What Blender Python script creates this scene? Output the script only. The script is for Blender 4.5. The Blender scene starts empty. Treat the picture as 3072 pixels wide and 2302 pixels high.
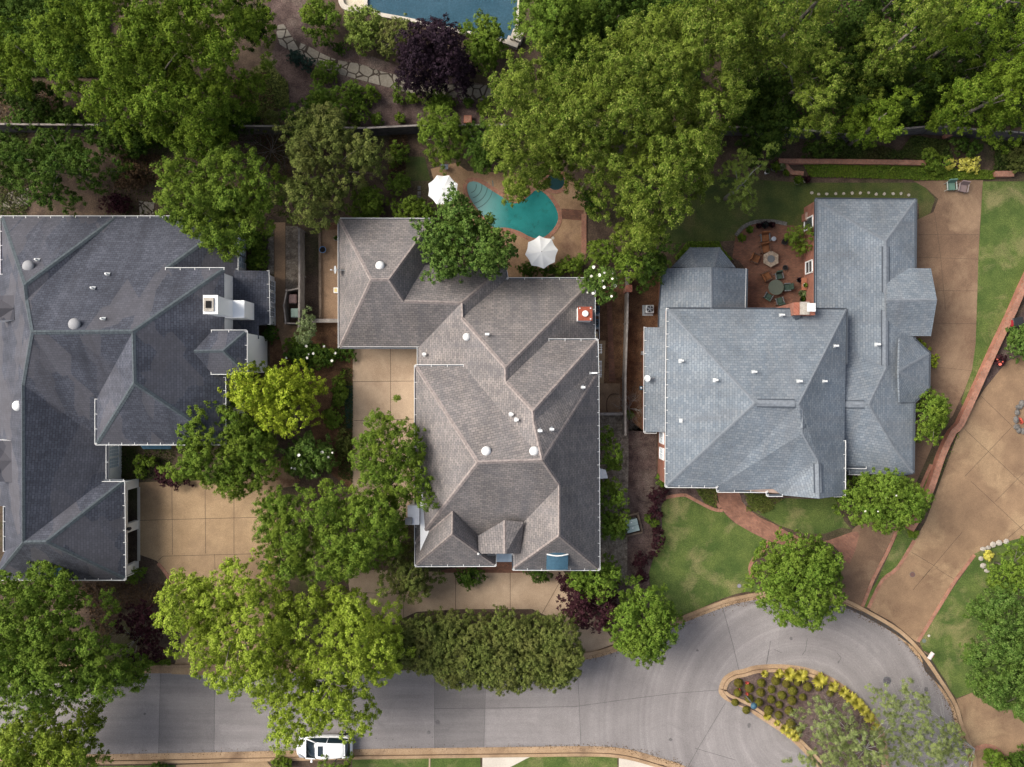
import bpy, bmesh, math, random
import numpy as np
from mathutils import Vector, Matrix
R = math.radians
SC = bpy.context.scene
COL = SC.collection
# ------------------------------------------------------------------ camera, sky, sun, exposure
GS, CH = 0.027, 70.0                      # metres per photo pixel on the ground, camera height
cam = bpy.data.cameras.new('camera'); cam.sensor_width = 36; cam.lens = 36*CH/(3072*GS)
cam.clip_start = 1; cam.clip_end = 2000
co = bpy.data.objects.new('camera', cam); COL.objects.link(co); co.location = (0, 0, CH); SC.camera = co
SUNV = Vector((-0.80, 0.28, 0.84)).normalized()
EL = math.asin(SUNV.z); AZ = math.atan2(SUNV.x, SUNV.y)
wd = bpy.data.worlds.new('World'); SC.world = wd; wd.use_nodes = True
wn = wd.node_tree.nodes; sky = wn.new('ShaderNodeTexSky'); sky.sky_type = 'NISHITA'; sky.sun_disc = False
sky.sun_elevation = EL; sky.sun_rotation = AZ; sky.dust_density = 5.0; sky.air_density = 1.0; sky.ozone_density = 1.0
bg = wn['Background']; bg.inputs[1].default_value = 0.115
hs_ = wn.new('ShaderNodeHueSaturation'); hs_.inputs['Saturation'].default_value = .62      # thin bright overcast: a paler sky
wd.node_tree.links.new(sky.outputs[0], hs_.inputs['Color']); wd.node_tree.links.new(hs_.outputs[0], bg.inputs[0])
SC.cycles.diffuse_bounces = 2
sl = bpy.data.lights.new('sun', 'SUN'); sl.energy = 2.3; sl.angle = R(36); sl.color = (1, .95, .86)
so = bpy.data.objects.new('sun', sl); COL.objects.link(so)
so.rotation_euler = SUNV.to_track_quat('Z', 'Y').to_euler(); so.location = (-40, 10, 60)
SC.view_settings.view_transform = 'Standard'; SC.view_settings.look = 'None'
SC.view_settings.exposure = 0.80; SC.view_settings.gamma = 1
# ------------------------------------------------------------------ photo tiles -> pixels -> world
def T(tile, *pts):
    if tile == 'D': return [(x*1.38879, y*1.38879) for x, y in pts]
    oy = {'a': 0, 'b': 570, 'c': 1140, 'd': 1702}[tile[0]]; ox = {'1': 0, '2': 760, '3': 1520, '4': 2272}[tile[1]]
    return [(ox+x*.36183, oy+y*.36183) for x, y in pts]
def W(p, z=0.0):
    k = GS*(CH-z)/CH
    return Vector(((p[0]-1536)*k, -(p[1]-1151)*k, z))
def TW(tile, x, y, z=0.0): return W(T(tile, (x, y))[0], z)
def PW(tile, pts, z=0.0): return [W(p, z) for p in T(tile, *pts)]
# ------------------------------------------------------------------ tagging
LABELS = {}
def tag(o, label=None, cat=None, group=None, kind=None):
    if label: o['label'] = label
    if cat: o['category'] = cat
    if group: o['group'] = group
    if kind: o['kind'] = kind
    return o
def thing(name, label, cat, loc=(0, 0, 0), rz=0, group=None):
    o = bpy.data.objects.new(name, None); COL.objects.link(o); o.location = loc; o.rotation_euler = (0, 0, rz)
    o.empty_display_size = .3
    return tag(o, label, cat, group)
def copy_tree(o, parent=None):
    c = o.copy(); COL.objects.link(c); c.parent = parent
    for ch in list(o.children): copy_tree(ch, c)
    return c
def dup(o, loc, rz=0, label=None, scale=None):
    c = copy_tree(o); c.location = loc; c.rotation_euler = (0, 0, rz)
    if label: c['label'] = label
    if scale: c.scale = scale if not isinstance(scale, (int, float)) else (scale,)*3
    return c
# ------------------------------------------------------------------ mesh builder
class MB:
    def __init__(s): s.v = []; s.f = []; s.m = []; s.uv = None
    def add(s, vs, fs, mi=0):
        b = len(s.v); s.v += [tuple(v) for v in vs]
        for f in fs: s.f.append([i+b for i in f]); s.m.append(mi)
        return s
    def box(s, c, d, rz=0, mi=0, taper=1.0, M=None):
        x, y, z = d[0]/2, d[1]/2, d[2]/2; vs = []
        for k, t in ((-z, 1), (z, taper)):
            for i, j in ((-x, -y), (x, -y), (x, y), (-x, y)):
                v = Vector((i*t, j*t, k))
                v = (M @ v) if M else v
                if rz: v = Matrix.Rotation(rz, 3, 'Z') @ v
                vs.append(v+Vector(c))
        return s.add(vs, [(3, 2, 1, 0), (4, 5, 6, 7), (0, 1, 5, 4), (1, 2, 6, 5), (2, 3, 7, 6), (3, 0, 4, 7)], mi)
    def prism(s, poly, z0, z1, mi=0, side=None, cap=True):
        P = [Vector((p[0], p[1], 0)) for p in poly]
        a = sum(P[i].x*P[(i+1) % len(P)].y-P[(i+1) % len(P)].x*P[i].y for i in range(len(P)))
        if a < 0: P = P[::-1]
        n = len(P); vs = [(p.x, p.y, z0) for p in P]+[(p.x, p.y, z1) for p in P]
        s.add(vs, [(i, (i+1) % n, n+(i+1) % n, n+i) for i in range(n)], mi if side is None else side)
        b = len(s.v)-2*n
        if cap:
            s.f.append([b+n+i for i in range(n)]); s.m.append(mi)
        return s
    def sheet(s, poly, z, mi=0):
        P = [(p[0], p[1]) for p in poly]
        a = sum(P[i][0]*P[(i+1) % len(P)][1]-P[(i+1) % len(P)][0]*P[i][1] for i in range(len(P)))
        if a < 0: P = P[::-1]
        return s.add([(x, y, z) for x, y in P], [list(range(len(P)))], mi)
    def tube(s, pts, rs, n=7, mi=0, caps=True):
        pts = [Vector(p) for p in pts]
        if isinstance(rs, (int, float)): rs = [rs]*len(pts)
        rings = []
        for i, p in enumerate(pts):
            d = (pts[min(i+1, len(pts)-1)]-pts[max(i-1, 0)])
            d = d.normalized() if d.length > 1e-6 else Vector((0, 0, 1))
            u = d.cross(Vector((0, 0, 1))) if abs(d.z) < .95 else d.cross(Vector((1, 0, 0)))
            u.normalize(); w = d.cross(u)
            rings.append([p+(u*math.cos(2*math.pi*k/n)+w*math.sin(2*math.pi*k/n))*rs[i] for k in range(n)])
        vs = [v for r in rings for v in r]; fs = []
        for i in range(len(pts)-1):
            for k in range(n):
                a, b2 = i*n+k, i*n+(k+1) % n
                fs.append((a, a+n, b2+n, b2))
        if caps: fs += [list(range(n)), [(len(pts)-1)*n+k for k in range(n)][::-1]]
        return s.add(vs, fs, mi)
    def lathe(s, c, prof, n=16, mi=0):          # prof: list of (r, z)
        vs = [(c[0]+r*math.cos(2*math.pi*k/n), c[1]+r*math.sin(2*math.pi*k/n), c[2]+z) for r, z in prof for k in range(n)]
        fs = [(i*n+k, i*n+(k+1) % n, (i+1)*n+(k+1) % n, (i+1)*n+k) for i in range(len(prof)-1) for k in range(n)]
        fs.append([(len(prof)-1)*n+k for k in range(n)]); fs.append([k for k in range(n)][::-1])
        return s.add(vs, fs, mi)
    def build(s, name, mats, parent=None, smooth=False, off=None, tri=False, bevel=0):
        me = bpy.data.meshes.new(name)
        o = bpy.data.objects.new(name, me); COL.objects.link(o)
        L = Vector((0, 0, 0))
        if parent:
            q = parent
            while q: L += Vector(q.location); q = q.parent
        if off is not None: L = Vector(off)
        me.from_pydata([(v[0]-L.x, v[1]-L.y, v[2]-L.z) for v in s.v], [], s.f)
        for m in (mats if isinstance(mats, (list, tuple)) else [mats]): me.materials.append(m)
        me.polygons.foreach_set('material_index', s.m)
        if s.uv:
            ul = me.uv_layers.new(name='UVMap'); ul.data.foreach_set('uv', [c for uv in s.uv for c in uv])
        if smooth: me.polygons.foreach_set('use_smooth', [True]*len(me.polygons))
        if tri:
            bm = bmesh.new(); bm.from_mesh(me); bmesh.ops.triangulate(bm, faces=bm.faces[:], ngon_method='EAR_CLIP'); bm.to_mesh(me); bm.free()
        me.update(); me.validate()
        if parent: o.parent = parent
        elif off is not None: o.location = off
        if bevel:
            b = o.modifiers.new('bevel', 'BEVEL'); b.width = bevel; b.segments = 2; b.limit_method = 'ANGLE'
        return o
# ------------------------------------------------------------------ materials
class NT:
    def __init__(s, name):
        s.m = bpy.data.materials.new(name); s.m.use_nodes = True; s.t = s.m.node_tree; s.b = s.t.nodes['Principled BSDF']
    def n(s, kind, **kw):
        nd = s.t.nodes.new('ShaderNode'+kind)
        for k, v in kw.items(): setattr(nd, k, v)
        return nd
    def l(s, a, b): s.t.links.new(a, b)
    def pos(s): return s.n('NewGeometry').outputs['Position']
    def uv(s): return s.n('TexCoord').outputs['UV']
    def scale(s, vec, sc, rz=0):
        mp = s.n('Mapping'); s.l(vec, mp.inputs[0]); mp.inputs['Scale'].default_value = sc; mp.inputs['Rotation'].default_value = (0, 0, rz); return mp.outputs[0]
    def noise(s, vec, sc, det=4, rough=.6, dist=0):
        nd = s.n('TexNoise'); s.l(vec, nd.inputs['Vector']); nd.inputs['Scale'].default_value = sc; nd.inputs['Detail'].default_value = det
        nd.inputs['Roughness'].default_value = rough; nd.inputs['Distortion'].default_value = dist; return nd.outputs['Fac']
    def ramp(s, fac, stops):
        nd = s.n('ValToRGB'); s.l(fac, nd.inputs[0]); e = nd.color_ramp.elements
        while len(e) < len(stops): e.new(.5)
        for i, (p, c) in enumerate(stops):
            e[i].position = p; e[i].color = (c[0], c[1], c[2], 1) if hasattr(c, '__len__') else (c, c, c, 1)
        return nd.outputs[0]
    def mix(s, a, b, fac=.5, mode='MIX'):
        nd = s.n('Mix', data_type='RGBA', blend_type=mode)
        for sock, v in ((nd.inputs[0], fac), (nd.inputs[6], a), (nd.inputs[7], b)):
            if hasattr(v, 'links') or hasattr(v, 'is_linked'): s.l(v, sock)
            elif isinstance(v, (int, float)): sock.default_value = v
            else: sock.default_value = (v[0], v[1], v[2], 1)
        return nd.outputs[2]
    def bump(s, fac, st, d=.02):
        nd = s.n('Bump'); nd.inputs['Strength'].default_value = st; nd.inputs['Distance'].default_value = d
        s.l(fac, nd.inputs['Height']); s.l(nd.outputs[0], s.b.inputs['Normal'])
    def out(s, col, rough=.85, spec=.3, metal=0):
        if hasattr(col, 'links') or hasattr(col, 'is_linked'): s.l(col, s.b.inputs['Base Color'])
        else: s.b.inputs['Base Color'].default_value = (col[0], col[1], col[2], 1)
        s.b.inputs['Roughness'].default_value = rough; s.b.inputs['Specular IOR Level'].default_value = spec; s.b.inputs['Metallic'].default_value = metal
        return s.m
def speck(name, c1, c2, sc=1.0, fine=14, amt=.35, rough=.9, c3=None, s3=.2, spec=.25, bump=0, lo=.35, hi=.65):
    """patchy surface: broad mottling c1..c2, optional stain colour c3, fine grain on top"""
    t = NT(name); p = t.pos(); c = t.ramp(t.noise(p, sc, 5, .62), [(lo, c1), (hi, c2)])
    if c3: c = t.mix(c, c3, t.ramp(t.noise(p, s3, 5, .65, .4), [(.5, 0), (.68, .85)]))
    g = t.noise(p, fine, 3, .7); c = t.mix(c, t.ramp(g, [(.25, .15), (.5, .5), (.78, 1.0)]), amt, 'OVERLAY')
    if bump: t.bump(g, bump, .05)
    return t.out(c, rough, spec)
def plain(name, c, rough=.6, spec=.4, metal=0, amt=.12):
    t = NT(name); cc = t.mix(c, t.ramp(t.noise(t.pos(), 5, 4), [(.3, .25), (.7, .75)]), amt, 'OVERLAY'); return t.out(cc, rough, spec, metal)
def shingle(name, c1, c2, cm, stain, amt=.55, patch=None):
    t = NT(name); u = t.uv(); b = t.n('TexBrick'); t.l(u, b.inputs['Vector'])
    b.inputs['Scale'].default_value = 1; b.inputs['Brick Width'].default_value = .34; b.inputs['Row Height'].default_value = .2
    b.inputs['Mortar Size'].default_value = .016; b.inputs['Mortar Smooth'].default_value = .4; b.inputs['Bias'].default_value = 0
    b.inputs['Color1'].default_value = (*c1, 1); b.inputs['Color2'].default_value = (*c2, 1); b.inputs['Mortar'].default_value = (*cm, 1)
    c = b.outputs[0]
    st = t.noise(t.scale(u, (.9, .09, 1)), 1.0, 5, .65)
    c = t.mix(c, stain, t.ramp(st, [(.42, 0), (.72, amt)]))
    c = t.mix(c, t.ramp(t.noise(t.pos(), .35, 5, .6), [(.3, .3), (.7, .68)]), .45, 'OVERLAY')
    c = t.mix(c, t.ramp(t.noise(t.pos(), 9, 2, .7), [(.3, .28), (.7, .72)]), .35, 'OVERLAY')
    if patch:
        v = t.n('TexVoronoi', distance='CHEBYCHEV'); t.l(t.scale(t.pos(), (.62, .34, .0), R(35)), v.inputs['Vector']); v.inputs['Scale'].default_value = 1; v.inputs['Randomness'].default_value = .9
        sp = t.n('SeparateColor'); t.l(v.outputs['Color'], sp.inputs[0]); c = t.mix(c, patch, t.ramp(sp.outputs[0], [(.42, 0), (.72, .36)]))
    t.bump(b.outputs['Fac'], .25, -.02)
    return t.out(c, .92, .22)
def bricks(name, c1, c2, cm, w=.22, h=.075, ms=.008, rz=0, wall=False):
    t = NT(name); p = t.pos(); rr = t.scale(p, (1, 1, 1), rz)
    if wall:
        sp = t.n('SeparateXYZ'); t.l(p, sp.inputs[0]); ad = t.n('Math'); t.l(sp.outputs[0], ad.inputs[0]); t.l(sp.outputs[1], ad.inputs[1])
        cb = t.n('CombineXYZ'); t.l(ad.outputs[0], cb.inputs[0]); t.l(sp.outputs[2], cb.inputs[1]); rr = cb.outputs[0]
    b = t.n('TexBrick'); t.l(rr, b.inputs['Vector']); b.inputs['Scale'].default_value = 1
    b.inputs['Brick Width'].default_value = w; b.inputs['Row Height'].default_value = h; b.inputs['Mortar Size'].default_value = ms
    b.inputs['Color1'].default_value = (*c1, 1); b.inputs['Color2'].default_value = (*c2, 1); b.inputs['Mortar'].default_value = (*cm, 1)
    c = t.mix(b.outputs[0], t.ramp(t.noise(p, 1.2, 5, .65), [(.3, .2), (.7, .75)]), .5, 'OVERLAY')
    return t.out(c, .88, .25)
def leafmat(name, c1, c2, c3, clump, csc=.5, tr=.16):
    """leaf to leaf variation (random per leaf) plus slow drift of hue through the crown"""
    t = NT(name); r = t.n('NewGeometry').outputs['Random Per Island']
    c = t.ramp(r, [(0, c1), (.55, c2), (1, c3)])
    c = t.mix(c, clump, t.ramp(t.noise(t.pos(), csc, 3, .55), [(.42, 0), (.68, .75)]))
    t.out(c, .65, .06)
    trn = t.n('BsdfTranslucent'); t.l(c, trn.inputs[0]); mx = t.n('MixShader'); mx.inputs[0].default_value = tr
    t.l(t.b.outputs[0], mx.inputs[1]); t.l(trn.outputs[0], mx.inputs[2]); t.l(mx.outputs[0], t.t.nodes['Material Output'].inputs[0])
    return t.m
def watermat(name, tint, a=.5):
    t = NT(name); tr = t.n('BsdfTransparent'); tr.inputs[0].default_value = (*tint, 1)
    gl = t.n('BsdfGlossy'); gl.inputs['Roughness'].default_value = .06; fr = t.n('Fresnel'); fr.inputs[0].default_value = 1.33
    bp = t.n('Bump'); bp.inputs['Strength'].default_value = .5; bp.inputs['Distance'].default_value = .05
    t.l(t.noise(t.pos(), 2.5, 3, .6, .5), bp.inputs['Height']); t.l(bp.outputs[0], gl.inputs['Normal']); t.l(bp.outputs[0], fr.inputs['Normal'])
    mx = t.n('MixShader'); t.l(fr.outputs[0], mx.inputs[0]); t.l(tr.outputs[0], mx.inputs[1]); t.l(gl.outputs[0], mx.inputs[2])
    t.l(mx.outputs[0], t.t.nodes['Material Output'].inputs[0]); return t.m
def roadmat(name, c1, c2, sc, fine, amt, c3=None, s3=.2):
    """worn asphalt: grain, faint streaks along the street and round the turning circle, blotches"""
    t = NT(name); p = t.pos(); c = t.ramp(t.noise(p, sc, 5, .62), [(.35, c1), (.65, c2)])
    sp = t.n('SeparateXYZ'); t.l(p, sp.inputs[0]); dv = t.n('VectorMath', operation='DISTANCE'); t.l(p, dv.inputs[0]); dv.inputs[1].default_value = (23.5, -27.5, 0)
    cb = t.n('CombineXYZ'); t.l(dv.outputs['Value'], cb.inputs[0]); ws = t.noise(t.scale(cb.outputs[0], (1.1, 0, 0)), 1.0, 4, .7)
    st = t.noise(t.scale(p, (.05, .9, .1)), 1.0, 5, .7); mr = t.n('MapRange'); t.l(sp.outputs[0], mr.inputs[0]); mr.inputs[1].default_value = 0; mr.inputs[2].default_value = 9
    f = t.mix(t.ramp(st, [(.3, .38), (.7, .6)]), t.ramp(ws, [(.3, .36), (.7, .6)]), mr.outputs[0]); c = t.mix(c, f, .85, 'OVERLAY')
    c = t.mix(c, c3, t.ramp(t.noise(p, .45, 6, .7, .6), [(.52, 0), (.7, .8)]))
    c = t.mix(c, t.ramp(t.noise(p, fine, 3, .75), [(.25, .12), (.5, .5), (.78, 1.0)]), amt, 'OVERLAY'); return t.out(c, .92, .2)
m_soil = speck('soil', (.045, .030, .022), (.105, .072, .050), .9, 9, .75, c3=(.05, .055, .018), s3=.16, bump=.4)
m_mulch = speck('mulch', (.050, .032, .028), (.115, .078, .068), 1.3, 10, .85, c3=(.15, .115, .095), s3=.5, bump=.5)
m_bed = speck('pinestraw', (.085, .042, .022), (.17, .092, .048), 1.6, 11, .8, c3=(.06, .03, .02), s3=.5, bump=.4)
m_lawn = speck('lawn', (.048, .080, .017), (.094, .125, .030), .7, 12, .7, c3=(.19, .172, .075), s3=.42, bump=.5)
m_lawnd = speck('shade_lawn', (.035, .055, .014), (.075, .088, .022), .6, 12, .6, c3=(.10, .085, .035), s3=.25, bump=.5)  # darker copy of the lawn colours, tree shade painted in
m_asph = roadmat('asphalt', (.196, .179, .176), (.228, .210, .206), .3, 22, .5, c3=(.168, .154, .152), s3=.11)
m_asph2 = roadmat('asphalt_patch', (.152, .140, .138), (.180, .166, .163), .3, 22, .42, c3=(.135, .125, .125), s3=.3)
m_asph3 = roadmat('asphalt_pale', (.214, .196, .192), (.248, .228, .224), .3, 22, .48, c3=(.192, .176, .173), s3=.2)
m_conc = speck('aggregate_concrete', (.245, .165, .095), (.35, .245, .145), .35, 26, .45, c3=(.18, .12, .075), s3=.17)
m_conc2 = speck('pale_aggregate', (.33, .24, .165), (.42, .315, .22), .4, 26, .4, c3=(.26, .185, .125), s3=.22)
m_conc3 = speck('brown_aggregate', (.170, .108, .066), (.258, .168, .100), .35, 26, .55, c3=(.345, .24, .14), s3=.23)
m_conc4 = speck('dark_brown_aggregate', (.128, .080, .052), (.192, .122, .077), .35, 26, .55, c3=(.26, .175, .11), s3=.23)
m_dirtc = speck('stained_concrete', (.19, .12, .075), (.30, .195, .12), .45, 20, .5, c3=(.12, .08, .05), s3=.4)
m_kerb = speck('kerb_concrete', (.28, .185, .108), (.38, .265, .165), .5, 18, .45, c3=(.17, .11, .07), s3=.3)
m_white_c = speck('new_concrete', (.47, .42, .36), (.55, .50, .43), .5, 20, .25)
m_joint = plain('joint', (.07, .05, .04), .95, .1)
m_pave = bricks('brick_paver', (.30, .135, .088), (.21, .095, .066), (.17, .12, .09), .21, .105, .012, R(35))
m_patio = bricks('patio_brick', (.20, .088, .055), (.14, .062, .042), (.10, .07, .05), .21, .105, .012)
m_brickw = bricks('brick_wall', (.36, .135, .085), (.27, .095, .062), (.30, .22, .18), wall=True)
m_bredge = bricks('brick_edging', (.36, .16, .105), (.26, .11, .075), (.25, .18, .13), .11, .2, .012, R(25))
m_white = plain('white_paint', (.88, .88, .87), .5, .4, amt=.06)
m_wtrim = plain('white_gutter', (.66, .66, .65), .5, .3, amt=.45)
m_siding = plain('white_siding', (.87, .87, .86), .6, .3, amt=.06)
m_dgut = plain('dark_gutter', (.055, .065, .08), .5, .4)
m_glass = plain('window_glass', (.06, .075, .085), .08, .9, amt=.2)
m_sky = plain('sky_tinted_glass', (.42, .52, .6), .12, .8, amt=.2)  # pale sky reflection painted into the glass colour
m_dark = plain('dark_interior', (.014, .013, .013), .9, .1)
m_blk = plain('black_plastic', (.02, .02, .022), .5, .4)
m_metal = plain('grey_metal', (.42, .43, .45), .38, .6, .7)
m_grey = plain('grey_paint', (.40, .42, .43), .5, .4)
m_dgrey = plain('dark_grey', (.10, .105, .11), .55, .4)
m_teal = plain('blue_metal', (.04, .095, .14), .6, .3, 0, amt=.3)
m_wood = speck('weathered_wood', (.16, .14, .125), (.27, .24, .215), 2, 18, .4)
m_woodd = speck('dark_wood', (.055, .05, .05), (.10, .092, .092), 2, 18, .4)
m_timber = speck('timber', (.12, .085, .06), (.2, .15, .11), 2, 18, .4)
m_bark = speck('bark', (.10, .085, .07), (.2, .175, .15), 3, 20, .5)
m_barkw = speck('pale_bark', (.22, .21, .19), (.34, .325, .30), 3, 20, .3)
m_stone = speck('stone', (.28, .25, .215), (.42, .385, .335), 2, 14, .4)
m_dstone = speck('dark_stone', (.08, .075, .07), (.16, .15, .14), 3, 12, .5)
m_terra = plain('terracotta', (.32, .13, .075), .8, .2)
m_canvas = plain('white_canvas', (.80, .80, .79), .8, .2, amt=.03)
m_red = plain('rust_red', (.24, .055, .03), .7, .3, amt=.4)
m_car = plain('car_paint', (.80, .81, .82), .18, .6, amt=.02)
m_carglass = plain('car_glass', (.012, .022, .03), .04, .9)
m_rubber = plain('tyre_rubber', (.018, .018, .018), .8, .2)
m_chair = plain('orange_cushion', (.17, .070, .030), .85, .2, amt=.5)
m_wicker = plain('brown_wicker', (.085, .05, .035), .8, .2, amt=.5)
m_green = plain('green_sling', (.035, .06, .045), .7, .3, amt=.3)
m_mint = plain('green_cushion', (.10, .18, .14), .85, .2)
m_mauve = plain('mauve_cushion', (.19, .14, .135), .85, .2)
m_blue = plain('blue_glaze', (.02, .08, .19), .25, .6)
m_bin1 = plain('brown_bin', (.10, .05, .045), .5, .4)
m_bin2 = plain('green_bin', (.17, .24, .20), .5, .4)
m_yel = plain('yellow_plastic', (.62, .50, .22), .6, .3)
m_util = plain('utility_green', (.30, .38, .36), .45, .4)
m_flow = plain('white_petal', (.82, .80, .72), .7, .2)
m_coral = plain('coral_petal', (.65, .14, .10), .7, .2)
m_rdp = plain('red_plastic', (.3, .02, .03), .5, .4)
m_flag = None
def flag():
    t = NT('flagstone'); p = t.pos(); v = t.n('TexVoronoi', feature='DISTANCE_TO_EDGE'); t.l(p, v.inputs['Vector']); v.inputs['Scale'].default_value = 1.15
    v2 = t.n('TexVoronoi'); t.l(p, v2.inputs['Vector']); v2.inputs['Scale'].default_value = 1.15
    c = t.mix((.19, .168, .135), (.275, .248, .205), v2.outputs['Color']); c = t.mix(c, t.ramp(t.noise(p, 6, 4), [(.3, .3), (.7, .7)]), .5, 'OVERLAY')
    c = t.mix((.05, .038, .03), c, t.ramp(v.outputs[0], [(.035, 0), (.06, 1)])); t.bump(t.ramp(v.outputs[0], [(.03, 0), (.07, 1)]), .5, .05); return t.out(c, .9, .2)
m_flag = flag()
m_shL = shingle('charcoal_shingle', (.086, .092, .116), (.058, .063, .081), (.032, .034, .045), (.030, .032, .041), .7, patch=(.118, .110, .118))
m_shM = shingle('brown_shingle', (.232, .206, .194), (.156, .143, .141), (.080, .075, .076), (.096, .096, .106), .55)
m_shR = shingle('blue_grey_shingle', (.196, .222, .246), (.138, .165, .196), (.092, .107, .130), (.148, .15, .158), .45)
m_capL = plain('charcoal_cap', (.078, .094, .105), .9, .2, amt=.5)
m_capM = plain('brown_cap', (.245, .21, .198), .9, .2, amt=.6)
m_capR = plain('blue_grey_cap', (.165, .183, .206), .9, .2, amt=.4)
# ------------------------------------------------------------------ the ground and what lies flat on it
def sheet(name, polys, z, mats, lines=(), lw=.035, ridge=None):
    """flat piece of setting at height z; lines = joints laid 4 mm above it"""
    b = MB()
    for poly in polys: b.sheet([W(p, z) for p in poly], z)
    for ln in lines:
        for i in range(len(ln)-1):
            a, c = W(ln[i], z), W(ln[i+1], z); d = (c-a); d.z = 0; n = Vector((-d.y, d.x, 0)).normalized()*lw/2
            b.add([a-n, c-n, c+n, a+n], [(0, 1, 2, 3)], 1); 
            for k in range(4): b.v[-1-k] = (b.v[-1-k][0], b.v[-1-k][1], z+.004)
    return tag(b.build(name, mats, tri=True), kind='structure')
def band(b, pts, o0, o1, z0, z1, mi=0):
    """ribbon along world points between offsets o0,o1 (left positive), z0 bottom z1 top (z0==z1: flat)"""
    pts = [Vector((p[0], p[1], 0)) for p in pts]; L = []; Rr = []
    for i, p in enumerate(pts):
        d = (pts[min(i+1, len(pts)-1)]-pts[max(i-1, 0)]).normalized(); n = Vector((-d.y, d.x, 0)); L.append(p+n*o0); Rr.append(p+n*o1)
    n = len(pts); vs = [(q.x, q.y, z1) for q in L]+[(q.x, q.y, z1) for q in Rr]
    fs = [(i, i+1, n+i+1, n+i) for i in range(n-1)]
    if z1 > z0:
        vs += [(q.x, q.y, z0) for q in L]+[(q.x, q.y, z0) for q in Rr]
        fs += [(2*n+i, 2*n+i+1, i+1, i) for i in range(n-1)]+[(n+i, n+i+1, 3*n+i+1, 3*n+i) for i in range(n-1)]
        fs += [(0, n, 3*n, 2*n), (n-1, 2*n-1, 4*n-1, 3*n-1)]
    b.add(vs, fs, mi)
def smooth_line(pts, k=3, closed=False):
    """Catmull-Rom through photo points"""
    P = [np.array(p, float) for p in pts]; n = len(P); out = []
    for i in range(n if closed else n-1):
        g = (lambda j: P[j % n]) if closed else (lambda j: P[max(0, min(n-1, j))])
        p0, p1, p2, p3 = g(i-1), g(i), g(i+1), g(i+2)
        for s in range(k):
            t = s/k; out.append(tuple(.5*((2*p1)+(-p0+p2)*t+(2*p0-5*p1+4*p2-p3)*t*t+(-p0+3*p1-3*p2+p3)*t**3)))
    if not closed: out.append(tuple(P[-1]))
    return out
g = MB(); g.sheet([(-400, -400), (400, -400), (400, 400), (-400, 400)], 0); tag(g.build('ground', m_soil), kind='structure')
# planting beds
sheet('mulch_bed', [T('a2', (100, -40), (430, -40), (520, 300), (900, 440), (1250, 560), (1900, 700), (2000, 1050), (1350, 1045), (980, 1055), (420, 1000), (280, 880), (130, 500), (200, 330)),
      T('c3', (1010, 320), (1140, 430), (1245, 440), (1240, 800), (1320, 890), (1740, 890), (1740, 1060), (1470, 960), (1300, 1000), (1290, 1250), (1180, 1600), (1190, 1900), (900, 1900), (930, 1560), (1010, 1320), (1000, 700))], .006, m_mulch)
sheet('mulch_bed', [T('c4', (-310, 930), (80, 960), (500, 985), (230, 1000), (60, 1100), (-130, 1090), (-250, 1010)), T('b4', (2211, 1000), (2120, 1090), (1900, 1530), (1880, 1640), (2060, 1450), (2240, 1400)),
      T('c4', (2130, 250), (2180, 190), (2300, 180), (2300, 420), (2180, 430), (2130, 350)), T('c4', (1880, 1400), (2000, 1340), (2300, 1340), (2300, 1760), (1960, 1600), (1860, 1500))], .006, m_mulch)
sheet('pine_straw_bed', [T('b3', (560, 700), (1290, 700), (1290, 1150), (1150, 1150), (1150, 2000), (1000, 2000), (1020, 1900), (760, 1900), (730, 900)), T('b2', (555, 290), (710, 260), (710, 1080), (555, 1070)), T('b2', (130, 1100), (710, 1100), (710, 1310), (830, 1310), (830, 2500), (570, 2300), (400, 1700), (140, 1500))], .006, m_bed)
sheet('stone_bed', [T('c3', (770, 280), (1010, 300), (1010, 700), (1000, 1330), (1000, 1700), (940, 1660), (770, 1700)), T('b2', (120, 350), (170, 320), (170, 700), (120, 700)), T('b2', (268, 300), (370, 300), (370, 820), (268, 830))], .008, speck('pebbles', (.12, .095, .075), (.26, .22, .175), 2.2, 7, .8, bump=.5))
# lawns
sheet('lawn', [smooth_line(T('c3', (1470, 960), (1530, 985), (1700, 1070), (1790, 1085), (1880, 1180), (2160, 1330), (2050, 1480), (2010, 1560), (2035, 1640), (2120, 1780), (2040, 1755), (1900, 1775), (1700, 1850), (1440, 1975), (1250, 2030), (1190, 1680), (1180, 1600), (1230, 1440), (1290, 1250), (1280, 1060), (1325, 980)), 2)], .012, m_lawn)
sheet('lawn', [T('c4', (30, 1110), (120, 1050), (230, 980), (500, 990), (640, 970), (720, 1170), (780, 1240), (700, 1225), (560, 1275), (380, 1275), (180, 1205), (20, 1115), (-170, 1020), (-60, 1060))], .012, m_lawn)
sheet('lawn', [T('b4', (1870, -70), (2750, -70), (2750, 700), (2211, 760), (2130, 850), (2080, 1060), (1900, 1400), (1720, 1850), (1690, 1760), (1740, 1600), (1800, 1300), (1830, 600))], .012, m_lawn)
sheet('lawn', [T('c4', (1500, 600), (1620, 420), (1560, 640), (1400, 1050), (1290, 1250), (1340, 1300), (1170, 1560), (1010, 1720), (930, 1890), (865, 1880), (1000, 1650), (1200, 1200), (1350, 900), (1450, 700))], .012, m_lawn)
sheet('lawn', [smooth_line(T('d4', (1740, 10), (1830, -150), (2750, -200), (2750, 1260), (1950, 1170), (1780, 1040), (1650, 1085), (1560, 940), (1450, 770), (1340, 610), (1500, 350)), 2)], .012, m_lawn)
sheet('lawn', [T('d3', (70, 1572), (915, 1572), (925, 1800), (-100, 1800)), T('d2', (820, 1580), (1880, 1580), (1890, 1900), (820, 1900)), T('d1', (780, 1650), (1450, 1640), (1450, 1900), (700, 1900))], .012, m_lawn)
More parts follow.
